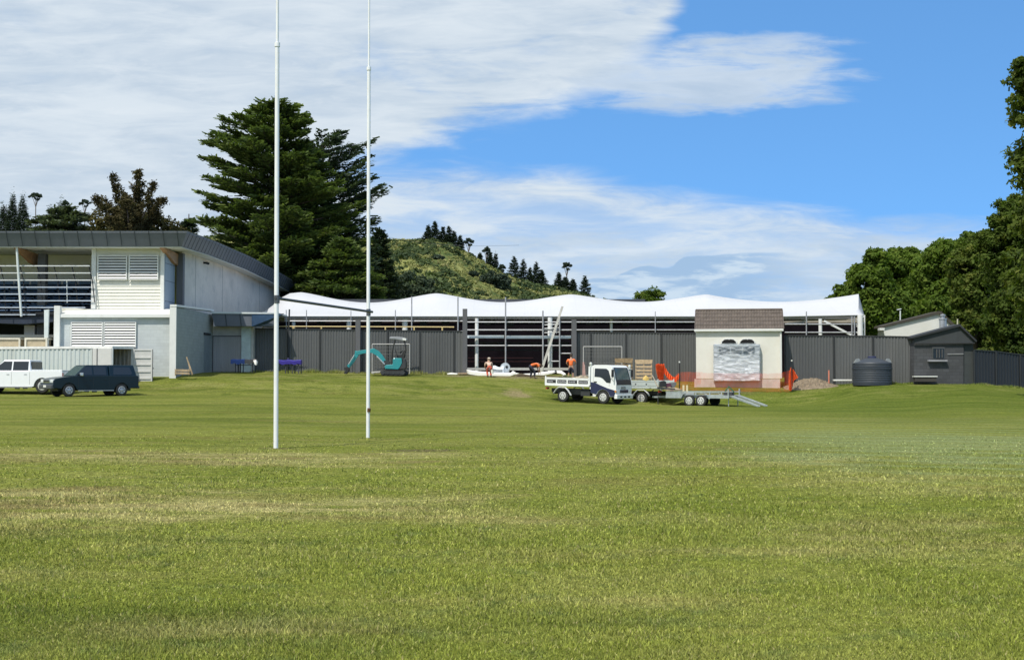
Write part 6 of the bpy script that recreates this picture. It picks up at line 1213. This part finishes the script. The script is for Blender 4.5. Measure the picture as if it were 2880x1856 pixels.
wn_ = thing('winch_frame', 'small green and black winch frame at the rear of the trailer deck', 'winch', M_ @ Vector((D3 + .5, -.5, .6))); 
mb = onT(MB().box(D3 + .3, D3 + .8, -.7, -.3, .605, .80)); mb.build('base', DKM, wn_, True); mb = MB(); [mb.bar((D3 + .3 + k * .5, -.7 + .2 * k, .8), (D3 + .55, -.5, 1.12), .05, .05) for k in (0, 1)]; onT(mb).build('frame', mk('dark_green_paint', (.03, .14, .08), .5), wn_, True)
for x in (1920, 1930):
    mb = MB(); pxbox(mb, x, 1083, x + 5, 1104, 75.3, 75.45); tag(mb.build('timber_post', mk('fresh_timber', (.66, .56, .33), .7, var=.12)), ('left' if x == 1920 else 'right') + ' of two short pale timber posts standing on the trailer front', 'post', 'short timber posts on the trailer')
# ---------------------------------------------------------------- pickups
def pickup(label, loc, rz, paint, hw, L, zb, zr, wb, wr, canopy, rim, lower_trim, scale=1.0, cabf=1.25, cabr=-.72):
    t = thing('pickup_truck', label, 'pickup', loc, rz, 'pickups parked by the container'); f, r_ = L / 2, -L / 2; xf, xr = wb / 2 + .05, -wb / 2 + .05; ar = wr + .07
    def arch(xw, n=10): return [(xw + ar * math.cos(math.pi * i / n), wr * .95 + ar * math.sin(math.pi * i / n)) for i in range(n, -1, -1)]
    prof = [(r_, .48), (xr - ar - .02, .42)] + arch(xr)[1:-1] + [(xr + ar + .02, .36), (xf - ar - .02, .36)] + arch(xf)[1:-1] + [(xf + ar + .02, .42), (f - .05, .46), (f, .60), (f - .02, .86), (f - .14, zb - .10), (f - .5, zb - .03), (cabf, zb + .04), (cabf - .4, zb + .06), (cabr - .05, zb + .06), (r_ + .02, zb + .06), (r_, zb)]
    mb = MB(); mb.prism(prof, -hw, hw); mb.build('body', paint, t, bevel=.05)
    mb = MB(); [mb.box(x - ar, x + ar, -hw + .05, hw - .05, .2 + wr, wr * 2 + .02) for x in (xf, xr)]; mb.build('wheel_housing', BLK, t)
    zt = zr; h0, h1 = hw - .06, hw - .22; wf, wt = cabf, cabf - .72
    def gh(xb0, xb1, xt0, xt1, ztop, mat, nm): mb = MB(); mb.hull([(xb0, -h0, zb), (xb1, -h0, zb), (xb1, h0, zb), (xb0, h0, zb)], [(xt0, -h1, ztop), (xt1, -h1, ztop), (xt1, h1, ztop), (xt0, h1, ztop)]); return mb.build(nm, mat, t, bevel=.05)
    gh(cabr, wf, cabr + (.10 if not canopy else .02), wt, zt, paint, 'cab')
    def side(pts, mat, nm, par=t, off=.004, th=.006):
        o = None
        for sg in (-1, 1):
            q = []
            for d_ in (off + th, off - .004): q += [(x, sg * (h0 + (h1 - h0) * (z - zb) / (zt - zb) + d_), z) for x, z in pts]
            k = len(pts); mb = MB(); mb.add(q, [tuple(range(k)), tuple(range(2 * k - 1, k - 1, -1))] + [(i, i + k, (i + 1) % k + k, (i + 1) % k) for i in range(k)]); o = mb.build(nm, mat, par)
        return o
    mid = (wf + cabr) / 2 - .08; zw0, zw1 = zb + .10, zt - .09
    side([(wf - .18, zw0), (mid + .04, zw0), (mid + .04, zw1), (wt + .0, zw1), (wf - .30, zw0 + .16)], GLS, 'side_window'); side([(mid - .04, zw0), (cabr + .14, zw0), (cabr + .16, zw1), (mid - .04, zw1)], GLS, 'side_window')
    a0, a1 = (wf, zb), (wt, zt); ex_ = lambda u: (a0[0] + (a1[0] - a0[0]) * u, a0[1] + (a1[1] - a0[1]) * u); p0, p1 = ex_(.10), ex_(.90)
    mb = MB(); w0, w1 = h0 - .08, h1 - .03; q = [(p0[0] + .012, -w0, p0[1] + .012), (p0[0] + .012, w0, p0[1] + .012), (p1[0] + .012, w1, p1[1] + .012), (p1[0] + .012, -w1, p1[1] + .012)]; mb.add(q + [(x - .02, y, z - .01) for x, y, z in q], [(0, 1, 2, 3), (7, 6, 5, 4), (0, 4, 5, 1), (1, 5, 6, 2), (2, 6, 7, 3), (3, 7, 4, 0)]); mb.build('windscreen', WSG, t)
    if canopy:
        gh(r_ + .06, cabr - .035, r_ + .22, cabr - .03, zt + .015, paint, 'canopy'); side([(cabr - .25, zw0 + .02), (r_ + .42, zw0 + .02), (r_ + .36, zw0 + .1), (r_ + .48, zw1 - .02), (cabr - .30, zw1 - .02)], GLS, 'canopy_window')
    else:
        mb = MB(); mb.box(cabr + .02, cabr + .055, -h1 + .06, h1 - .06, zb + .16, zt - .10); mb.build('rear_window', GLS, t)
        mb = MB(); mb.box(r_ + .08, cabr - .12, -hw + .09, hw - .09, zb + .062, zb + .068); mb.build('bed_cover', PLB, t); mb = MB(); [mb.box(r_ + .02, cabr - .06, s_ * (hw - .05) - .04, s_ * (hw - .05) + .04, zb + .06, zb + .12) for s_ in (-1, 1)]; mb.box(r_ + .0, r_ + .07, -hw + .02, hw - .02, zb + .06, zb + .12); mb.build('bed_rail', paint, t, bevel=.02)
        side([(cabr + .06 - .30 + .36, zw0), (cabr + .115, zw0), (cabr + .115, zw0 + .01)], GLS, 'quarter_seal')
    for sg in (-1, 1):
        y = sg * (hw + .001)
        mb = MB(); [mb.box(x - .006, x + .006, min(y, y - sg * .01), max(y, y - sg * .01) + .001, .48, zb) for x in (mid, cabr + .02, wf - .22)]; mb.build('door_gap', PLB, t)
        for x in (mid + .12, cabr + .18): mb = MB(); mb.box(x, x + .16, y - .02, y + .02, zb - .14, zb - .10); mb.build('door_handle', paint if canopy else mk('grey_handle', (.45, .46, .47), .3, .6), t, bevel=.008)
        mb = MB(); mb.box(wf - .42, wf - .26, sg * (hw + .10) - .09, sg * (hw + .10) + .09, zb + .04, zb + .22); mb.build('mirror', paint if not canopy else mk('chrome', (.6, .62, .64), .15, .9), t, bevel=.03)
        mb = MB(); mb.box(f - .16, f + .005, sg * (hw - .22) - .17, sg * (hw - .22) + .17, zb - .32, zb - .13); mb.build('headlight', LAMP, t, bevel=.03); mb = MB(); mb.box(r_ - .01, r_ + .04, sg * (hw - .09) - .07, sg * (hw - .09) + .07, zb - .35, zb - .05); mb.build('tail_light', REDL, t)
        mb = MB(); mb.box(xr + ar + .08, xf - ar - .08, sg * (hw + .02) - .05, sg * (hw + .02) + .05, .30, .34); mb.build('side_step', mk('step_alloy', (.5, .5, .5), .4, .6), t)
        for x in (xf, xr): wheel(t, x, -hw + .01 if sg < 0 else hw - .21, wr, .2, rim, sg)
        mb = MB(); mb.box(-.15, .1, sg * .5 - .05, sg * .5 + .05, .22, .34); mb.build('underframe', DKM, t)
    mb = MB(); mb.box(f - .05, f + .02, -.46, .46, zb - .33, zb - .12); g_ = mb.build('grille_surround', mk('chrome', (.6, .62, .64), .15, .9), t, bevel=.04); mb = MB(); mb.box(f + .015, f + .028, -.36, .36, zb - .28, zb - .17); mb.build('grille', PLB, g_)
    mb = MB(); mb.box(f - .12, f + .10, -hw + .02, hw - .02, .40, .64); bp = mb.build('front_bumper', lower_trim, t, bevel=.05); mb = MB(); mb.box(f + .095, f + .112, -.18, .18, .50, .62); mb.build('number_plate', WHITE, bp)
    mb = MB(); mb.box(r_ - .10, r_ + .05, -hw + .08, hw - .08, .42, .56); mb.build('rear_bumper', lower_trim, t, bevel=.03); mb = MB(); mb.box(r_ + .3, f - .4, -.5, .5, .30, .42); mb.build('chassis', DKM, t)
    return t
UTE = mk('dark_navy_teal_paint', (.003, .014, .024), .3, var=.05, coat=.25, spec=.3); c = P(248, 1114, 70.6)
pickup('dark navy double cab pickup with a canopy, parked in front of the white pickup', (c.x, 70.9, gz(c.x, 70.9) - .01), math.radians(180 + 42), UTE, .86, 4.85, 1.06, 1.70, 2.98, .34, True, mk('alloy_rim', (.42, .42, .44), .35, .6), mk('grey_bumper', (.06, .065, .07), .5))
c = P(-10, 1105, 73.4)
pickup('large white double cab pickup cut off by the left picture edge', (c.x + 1.42, 73.3, gz(c.x, 73.3) + .02), math.radians(180 - 4), mk('pickup_white_paint', (.82, .83, .83), .25, var=.02, coat=.6), .95, 5.6, 1.17, 1.86, 3.4, .40, False, RIM, TRW, cabf=1.35, cabr=-.95)
# ---------------------------------------------------------------- shipping container with open doors
CTN = mk('container_pale_paint', (.52, .56, .53), .5, var=.08, scale=.8, dirt=(.35, .33, .28), dirtamt=.4, streak=True); CTI = mk('container_inside', (.36, .30, .24), .8, var=.2); RC = math.radians(-13)
cn0 = P(315, 1094, 76.2); cn0.z = .80
ct = thing('shipping_container', 'pale grey corrugated shipping container with its end doors swung open', 'container', cn0, RC); Hc = 2.5; Lc = 9.0
mb = MB(); sheet(mb, (-Lc + .08, .04), (-.10, .04), .16, .16, Hc - .1, Hc - .1, .28, .045); mb.build('side_wall', CTN, ct)
mb = MB(); sheet(mb, (-.06, 2.36), (-Lc, 2.36), .16, .16, Hc - .1, Hc - .1, .28, .04); mb.build('far_wall', CTI, ct)
mb = MB(); mb.box(-Lc, 0, 0, 2.4, Hc - .02, Hc + .02); mb.build('roof', CTN, ct); mb = MB(); mb.box(-Lc, 0, .0, 2.4, .08, .16); mb.build('floor', TIMB, ct); mb = MB(); mb.box(-Lc, -Lc + .05, 0, 2.4, .16, Hc - .1); mb.build('end_wall', CTN, ct)
mb = MB(); mb.box(-Lc, 0, -.03, .05, Hc - .12, Hc + .025); mb.box(-Lc, 0, -.03, .05, 0, .16); mb.build('side_rails', mk('container_white_rail', (.74, .73, .69), .5), ct)
mb = MB(); mb.box(-.10, .02, -.035, .08, 0, Hc + .03); mb.box(-.10, .02, 2.32, 2.43, 0, Hc + .03); mb.box(-.1, .02, .08, 2.32, Hc - .10, Hc + .03); mb.box(-.1, .02, .08, 2.32, 0, .14); mb.build('door_frame', MATS['container_white_rail'], ct)
def cdoor(nm, hinge, ang, w=1.16):
    d = MB(); d.box(0, w, -.025, .025, .1, Hc - .1); d.box(0, w, -.06, -.0255, Hc - .2, Hc - .1); d.box(0, w, -.06, -.0255, .1, .2); d.box(0, .08, -.06, -.0255, .2, Hc - .2); d.box(w - .09, w, -.06, -.0255, .2, Hc - .2)
    for i in range(4): z_ = .2 + (i + 1) * (Hc - .4) / 5; d.box(.08, w - .09, -.07, -.0255, z_ - .05, z_ + .05)
    M2 = Matrix.Translation(hinge) @ Matrix.Rotation(ang, 4, 'Z'); d.v = [tuple(M2 @ Vector(v)) for v in d.v]; o = d.build(nm, mk('door_inner_panel', (.58, .57, .53), .5, var=.06), ct, bevel=.006)
    b_ = MB(); [b_.tube([(x, .045, .12), (x, .045, Hc - .12)], .022, 8) for x in (w - .3,)]; b_.box(w - .02, w + .03, -.05, .0, .15, Hc - .12); b_.box(w, w + .08, -.03, .02, 1.2, 1.26); b_.v = [tuple(M2 @ Vector(v)) for v in b_.v]; b_.build('locking_bar', DKM, o)
cdoor('door', (-.04, -.05, 0), math.radians(180) + .02, 1.2); cdoor('door', (.04, 2.36, 0), -RC + math.radians(1), 1.16)
# ================================================================ orange safety netting
NET = netmat(); NETD = mk('bunched_orange_net', (.80, .13, .03), .6, var=.3, scale=9, bump=.5, bscale=14)
nt = thing('safety_net', 'orange safety netting strung across the front of the tiled shed', 'netting', P(1990, 1090, 79.4))
def netstrip(nm, top, bot, Y, mat, wav=.06):
    n = 60; vs = []; nz = 8; T = [P(x, y, Yy) for x, y, Yy in top]; B_ = [P(x, y, Yy) for x, y, Yy in bot]
    def at(pl, f): s_ = f * (len(pl) - 1); i = min(int(s_), len(pl) - 2); return pl[i].lerp(pl[i + 1], s_ - i)
    for i in range(n + 1):
        for j in range(nz + 1): p = at(T, i / n).lerp(at(B_, i / n), j / nz); vs.append((p.x, p.y + wav * math.sin(i * .9 + j * .4), p.z + .02 * math.sin(i * 1.3)))
    mb = MB(); mb.add(vs, [(i * (nz + 1) + j, i * (nz + 1) + j + 1, (i + 1) * (nz + 1) + j + 1, (i + 1) * (nz + 1) + j) for i in range(n) for j in range(nz)]); o = mb.build(nm, mat, nt, True)
    uv = o.data.uv_layers.new(name='UVMap'); vv = o.data.vertices
    for lp_ in o.data.loops: c = vv[lp_.vertex_index].co; uv.data[lp_.index].uv = (c.x, c.z)
    return o
netstrip('net_span', [(1868, 1062, 80.5), (1890, 1062, 79.8), (1912, 1046, 79.5), (1960, 1047, 79.3), (2080, 1050, 79.2), (2190, 1050, 79.2), (2226, 1040, 79.3)], [(1868, 1082, 80.5), (1890, 1090, 79.8), (1912, 1096, 79.4), (1960, 1099, 79.2), (2080, 1101, 79.1), (2190, 1103, 79.1), (2226, 1103, 79.2)], 79.2, NET)
netstrip('net_span', [(1905, 1050, 79.65), (1930, 1045, 79.6), (1965, 1048, 79.4), (1972, 1052, 79.4)], [(1905, 1094, 79.6), (1930, 1094, 79.5), (1960, 1086, 79.5), (1972, 1078, 79.4)], 79.2, NET)
def bunch(pts, Y, d, seed): o = lump('net_bunch', pts, Y, d, NETD, '', '', amp=.1, seed=seed, parent=nt); return o
netstrip('net_bunch', [(1843, 1026, 80.5), (1850, 1022, 80.45), (1858, 1024, 80.4), (1868, 1023, 80.5)], [(1849, 1060, 80.3), (1854, 1078, 80.2), (1860, 1084, 80.2), (1866, 1074, 80.3)], 80, NETD, .13)
netstrip('net_bunch', [(1866, 1023, 80.5), (1876, 1042, 80.3), (1888, 1056, 80.1), (1898, 1062, 80.0), (1910, 1050, 79.8)], [(1867, 1048, 80.4), (1876, 1062, 80.2), (1888, 1073, 80.0), (1898, 1078, 79.9), (1910, 1064, 79.7)], 80, NETD, .08)
netstrip('net_bunch', [(2219, 1052, 79.3), (2224, 1032, 79.3), (2232, 1040, 79.25), (2244, 1060, 79.3)], [(2219, 1098, 79.2), (2227, 1098, 79.2), (2232, 1070, 79.2), (2243, 1064, 79.3)], 80, NETD, .09)
for px, yt, yb, Y in ((1911, 1016, 1094, 79.35), (2227, 1012, 1100, 79.15)):
    mb = MB(); mb.tube([P(px, yb, Y), P(px, yt + 4, Y)], .03, 8); w_ = mb.build('stake', PLB, nt, True); mb = MB(); mb.tube([P(px, yt + 4, Y), P(px, yt, Y)], .05, 10); mb.build('cap', WHITE, w_, True)
# timber pallets standing by the fence
def pallet(label, x0, y0, x1, y1, Y, m1, seed):
    g = thing('wooden_pallet', label, 'pallet', P((x0 + x1) / 2, y1, Y), group='upright pallets by the fence'); n = 6; h = (y1 - y0) / n; r = random.Random(seed)
    for i in range(n): mb = MB(); e = r.uniform(-1, 1); pxp(mb, [(x0, y0 + h * i + 1.5), (x1, y0 + h * i + 1.5 + e), (x1, y0 + h * (i + .68) + 1 + e), (x0, y0 + h * (i + .68) + 1)], Y, Y + .03); mb.build('slat', m1, g, True)
    for x in (x0, (x0 + x1) / 2 - 1.5, x1 - 3.5): mb = MB(); pxbox(mb, x, y0 - 1, x + 3.5, y1, Y + .035, Y + .13); mb.build('bearer', m1, g, True)
    mb = MB(); mb.bar(P(x0 - 1, y0 - 1, Y + .05), P(x1 + 1, y0 - 1, Y + .05), .06, .16); mb.build('end_board', m1, g, True)
PAL = mk('pale_pallet_wood', (.50, .37, .22), .8, var=.25, scale=5)
pallet('pale wooden pallet standing upright beside the bunched orange net', 1787, 1016, 1834, 1078, 80.8, PAL, 1)
pallet('browner pallet standing upright behind the dump truck windscreen', 1730, 1012, 1779, 1076, 82.6, mk('brown_pallet_wood', (.28, .20, .11), .85, var=.3, scale=5), 2)
# ================================================================ people
def skin(name, verts, edges, mat, par, root=0, sub=2):
    me = bpy.data.meshes.new(name); me.from_pydata([v[:3] for v in verts], edges, []); me.update(); o = link_mesh(name, me, mat, par)
    bm = bmesh.new(); bm.from_mesh(me); ly = bm.verts.layers.skin.verify(); bm.verts.ensure_lookup_table()
    for i, v in enumerate(verts): r_ = v[3]; bm.verts[i][ly].radius = (r_, r_ if len(v) < 5 else v[4]); bm.verts[i][ly].use_root = (i == root)
    bm.to_mesh(me); bm.free(); m = o.modifiers.new('skin', 'SKIN'); m.use_smooth_shade = True; m.branch_smoothing = .6; s_ = o.modifiers.new('sub', 'SUBSURF'); s_.levels = sub; s_.render_levels = sub; return o
SKN = mk('skin', (.42, .24, .16), .55, var=.05); HAIR = mk('dark_hair', (.035, .022, .014), .8); BOOT = mk('work_boots', (.12, .09, .06), .8)
def person(label, loc, rz, J, shirt, trousers, hair=HAIR, legs_bare=False, arms_bare=True, vest=None):
    """J: joints in metres, facing +y. One continuous body; shirt, trousers, hair and boots are shells over it."""
    t = thing('person', label, 'person', loc, rz); V = Vector; j = {k: V(v) for k, v in J.items()}
    vs, es = [], []
    def ad(p, r, prev=None, r2=None): vs.append((p[0], p[1], p[2], r, r2 or r)); i = len(vs) - 1; (es.append((prev, i)) if prev is not None else None); return i
    pel = ad(j['pelvis'], .13, None, .10); wai = ad(j['pelvis'].lerp(j['chest'], .45), .12, pel, .09); chs = ad(j['chest'], .15, wai, .10); nk = ad(j['neck'], .055, chs); hd0 = ad(j['neck'].lerp(j['head'], .55), .070, nk); hd = ad(j['head'], .088, hd0); top = ad(j['head'] + (j['head'] - j['neck']).normalized() * .09, .068, hd)
    face = j.get('face', V((0, 1, 0))); ad(j['head'] + face * .105 - (j['head'] - j['neck']).normalized() * .02, .014, hd)
    side_ = (j['head'] - j['neck']).cross(face).normalized()
    for s_ in (-1, 1): ad(j['head'] + side_ * s_ * .092, .016, hd)
    for s_ in ('l', 'r'):
        sh = ad(j['sh' + s_], .060, chs); el = ad(j['el' + s_], .042, sh); wr = ad(j['wr' + s_], .028, el); d = (j['wr' + s_] - j['el' + s_]).normalized(); pm = ad(j['wr' + s_] + d * .06, .034, wr, .018)
        x_ = d.cross(V((0, 1, .2))).normalized(); y_ = x_.cross(d)
        for k in range(4): b_ = j['wr' + s_] + d * .10 + x_ * (k - 1.5) * .021; f1 = ad(b_ + d * .02 + y_ * -.006, .0095, pm); f2 = ad(b_ + d * (.045 + .008 * (k in (1, 2))) + y_ * -.020, .0085, f1)
        th = ad(j['wr' + s_] + d * .045 + x_ * (.045), .011, pm); ad(j['wr' + s_] + d * .085 + x_ * .055 - y_ * .015, .0095, th)
        hp = ad(j['hip' + s_], .085, pel); kn = ad(j['kn' + s_], .056, hp); cf = ad(j['kn' + s_].lerp(j['an' + s_], .35), .054, kn); an = ad(j['an' + s_], .036, cf); ad(j['toe' + s_], .034, an, .028)
    skin('body', vs, es, SKN, t)
    V2, E2 = [], []
    def a2(p, r, prev=None, r2=None): V2.append((p[0], p[1], p[2], r, r2 or r)); i = len(V2) - 1; (E2.append((prev, i)) if prev is not None else None); return i
    w0 = a2(j['pelvis'].lerp(j['chest'], .05), .165, None, .13); w1 = a2(j['pelvis'].lerp(j['chest'], .5), .155, w0, .125); w2 = a2(j['chest'], .180, w1, .135); w3 = a2(j['chest'].lerp(j['neck'], .7), .075, w2)
    for s_ in ('l', 'r'): q = a2(j['sh' + s_], .082, w2); q2 = a2(j['sh' + s_].lerp(j['el' + s_], .75 if arms_bare else 1), .066, q); (a2(j['el' + s_].lerp(j['wr' + s_], .9), .045, q2) if not arms_bare else 0)
    skin('shirt', V2, E2, shirt, t)
    V2, E2 = [], []; w0 = a2(j['pelvis'].lerp(j['chest'], .12), .150, None, .12); w1 = a2(j['pelvis'], .155, w0, .125)
    for s_ in ('l', 'r'):
        q = a2(j['hip' + s_], .110, w1); q2 = a2(j['kn' + s_] if not legs_bare else j['hip' + s_].lerp(j['kn' + s_], .92), .082, q)
        if not legs_bare: a2(j['kn' + s_].lerp(j['an' + s_], .92), .062, q2)
    skin('trousers' if not legs_bare else 'shorts', V2, E2, trousers, t)
    up_ = (j['head'] - j['neck']).normalized(); skin('hair', [(*(j['head'] + up_ * .105 - face * .01), .070), (*(j['head'] + up_ * .05 - face * .035), .092), (*(j['head'] - face * .055 - up_ * .01), .070)], [(0, 1), (1, 2)], hair, t, 1)
    for s_ in ('l', 'r'): a_, b_ = j['an' + s_], j['toe' + s_]; skin('boot', [(a_.x, a_.y, a_.z + .08, .055), (a_.x, a_.y, a_.z - .01, .060), (b_.x, b_.y, b_.z, .048, .040)], [(0, 1), (1, 2)], BOOT, t)
    return t
ORG = mk('orange_workwear', (.85, .17, .035), .7, var=.12, scale=8, bump=.3, bscale=10); NVY = mk('navy_workwear', (.02, .022, .04), .8, var=.2, scale=8); REDP = mk('faded_red_trousers', (.52, .10, .06), .75, var=.15, scale=8); PINK = mk('pale_worn_shirt', (.58, .42, .33), .8, var=.12, scale=8)
p = P(1606, 1058, 84.8)
person('standing worker in an orange shirt and dark shorts seen from behind', (p.x, 84.8, gz(p.x, 84.8) - .02), math.radians(-8), dict(pelvis=(0, 0, .93), chest=(0, .02, 1.32), neck=(0, .04, 1.50), head=(0, .09, 1.63), face=(0, .9, -.4), shl=(-.19, .01, 1.42), ell=(-.30, .02, 1.15), wrl=(-.20, .22, 1.02), shr=(.19, .01, 1.42), elr=(.33, .06, 1.20), wrr=(.22, .26, 1.12), hipl=(-.11, 0, .88), knl=(-.15, .03, .48), anl=(-.17, 0, .09), toel=(-.18, .16, .05), hipr=(.11, 0, .88), knr=(.13, .03, .48), anr=(.15, 0, .09), toer=(.17, .16, .05)), ORG, NVY, legs_bare=True)
p = P(1500, 1061, 85.6)
person('worker in an orange top and dark trousers bent over the white fabric', (p.x - .02, 85.6, gz(p.x, 85.6) - .02), math.radians(-80), dict(pelvis=(0, -.20, .84), chest=(0, .22, 1.00), neck=(0, .42, .93), head=(0, .53, .86), face=(0, .3, -.95), shl=(-.19, .30, .98), ell=(-.24, .36, .68), wrl=(-.18, .40, .42), shr=(.19, .30, .98), elr=(.24, .38, .70), wrr=(.16, .44, .44), hipl=(-.11, -.20, .80), knl=(-.15, -.06, .44), anl=(-.17, -.16, .09), toel=(-.18, 0, .05), hipr=(.11, -.20, .80), knr=(.14, .10, .44), anr=(.15, .05, .09), toer=(.17, .21, .05)), ORG, NVY)
p = P(1376, 1064, 85.3)
person('worker with a pale top and red trousers stooping in front of the silvery bundle', (p.x, 85.3, gz(p.x, 85.3) - .04), math.radians(12), dict(pelvis=(0, -.12, .74), chest=(0, .20, .98), neck=(0, .33, 1.08), head=(.04, .40, 1.16), face=(.1, .6, -.75), shl=(-.20, .22, .98), ell=(-.24, .30, .72), wrl=(-.12, .42, .55), shr=(.20, .22, .98), elr=(.27, .28, .72), wrr=(.22, .34, .50), hipl=(-.10, -.12, .70), knl=(-.12, .10, .40), anl=(-.11, -.06, .09), toel=(-.12, .10, .05), hipr=(.10, -.12, .70), knr=(.12, .12, .40), anr=(.11, -.04, .09), toer=(.12, .12, .05)), PINK, REDP, hair=mk('pale_sun_hat', (.50, .42, .33), .8))
bk = P(1384, 1046, 85.2); mb = MB(); mb.lathe([(.08, 0), (.11, .24), (.12, .25)], 0, 0, 16); mb.v = [(bk.x + .02 + x, 85.1 + y, bk.z - .1 + z) for x, y, z in mb.v]; tag(mb.build('bucket', mk('white_bucket', (.78, .77, .72), .5)), 'small white bucket held at the side of the stooping worker', 'bucket')
# power line crossing behind the cedar toward the hill
mb = MB(); a_, b_ = P(900, 618, 260), P(1460, 690, 260); mb.tube([a_.lerp(b_, i / 12) - Vector((0, 0, 2.0 * math.sin(math.pi * i / 12))) for i in range(13)], .022, 4); tag(mb.build('power_line', mk('cable_black', (.1, .1, .1), .6)), 'thin power line sagging across the sky beside the big cedar', 'cable')
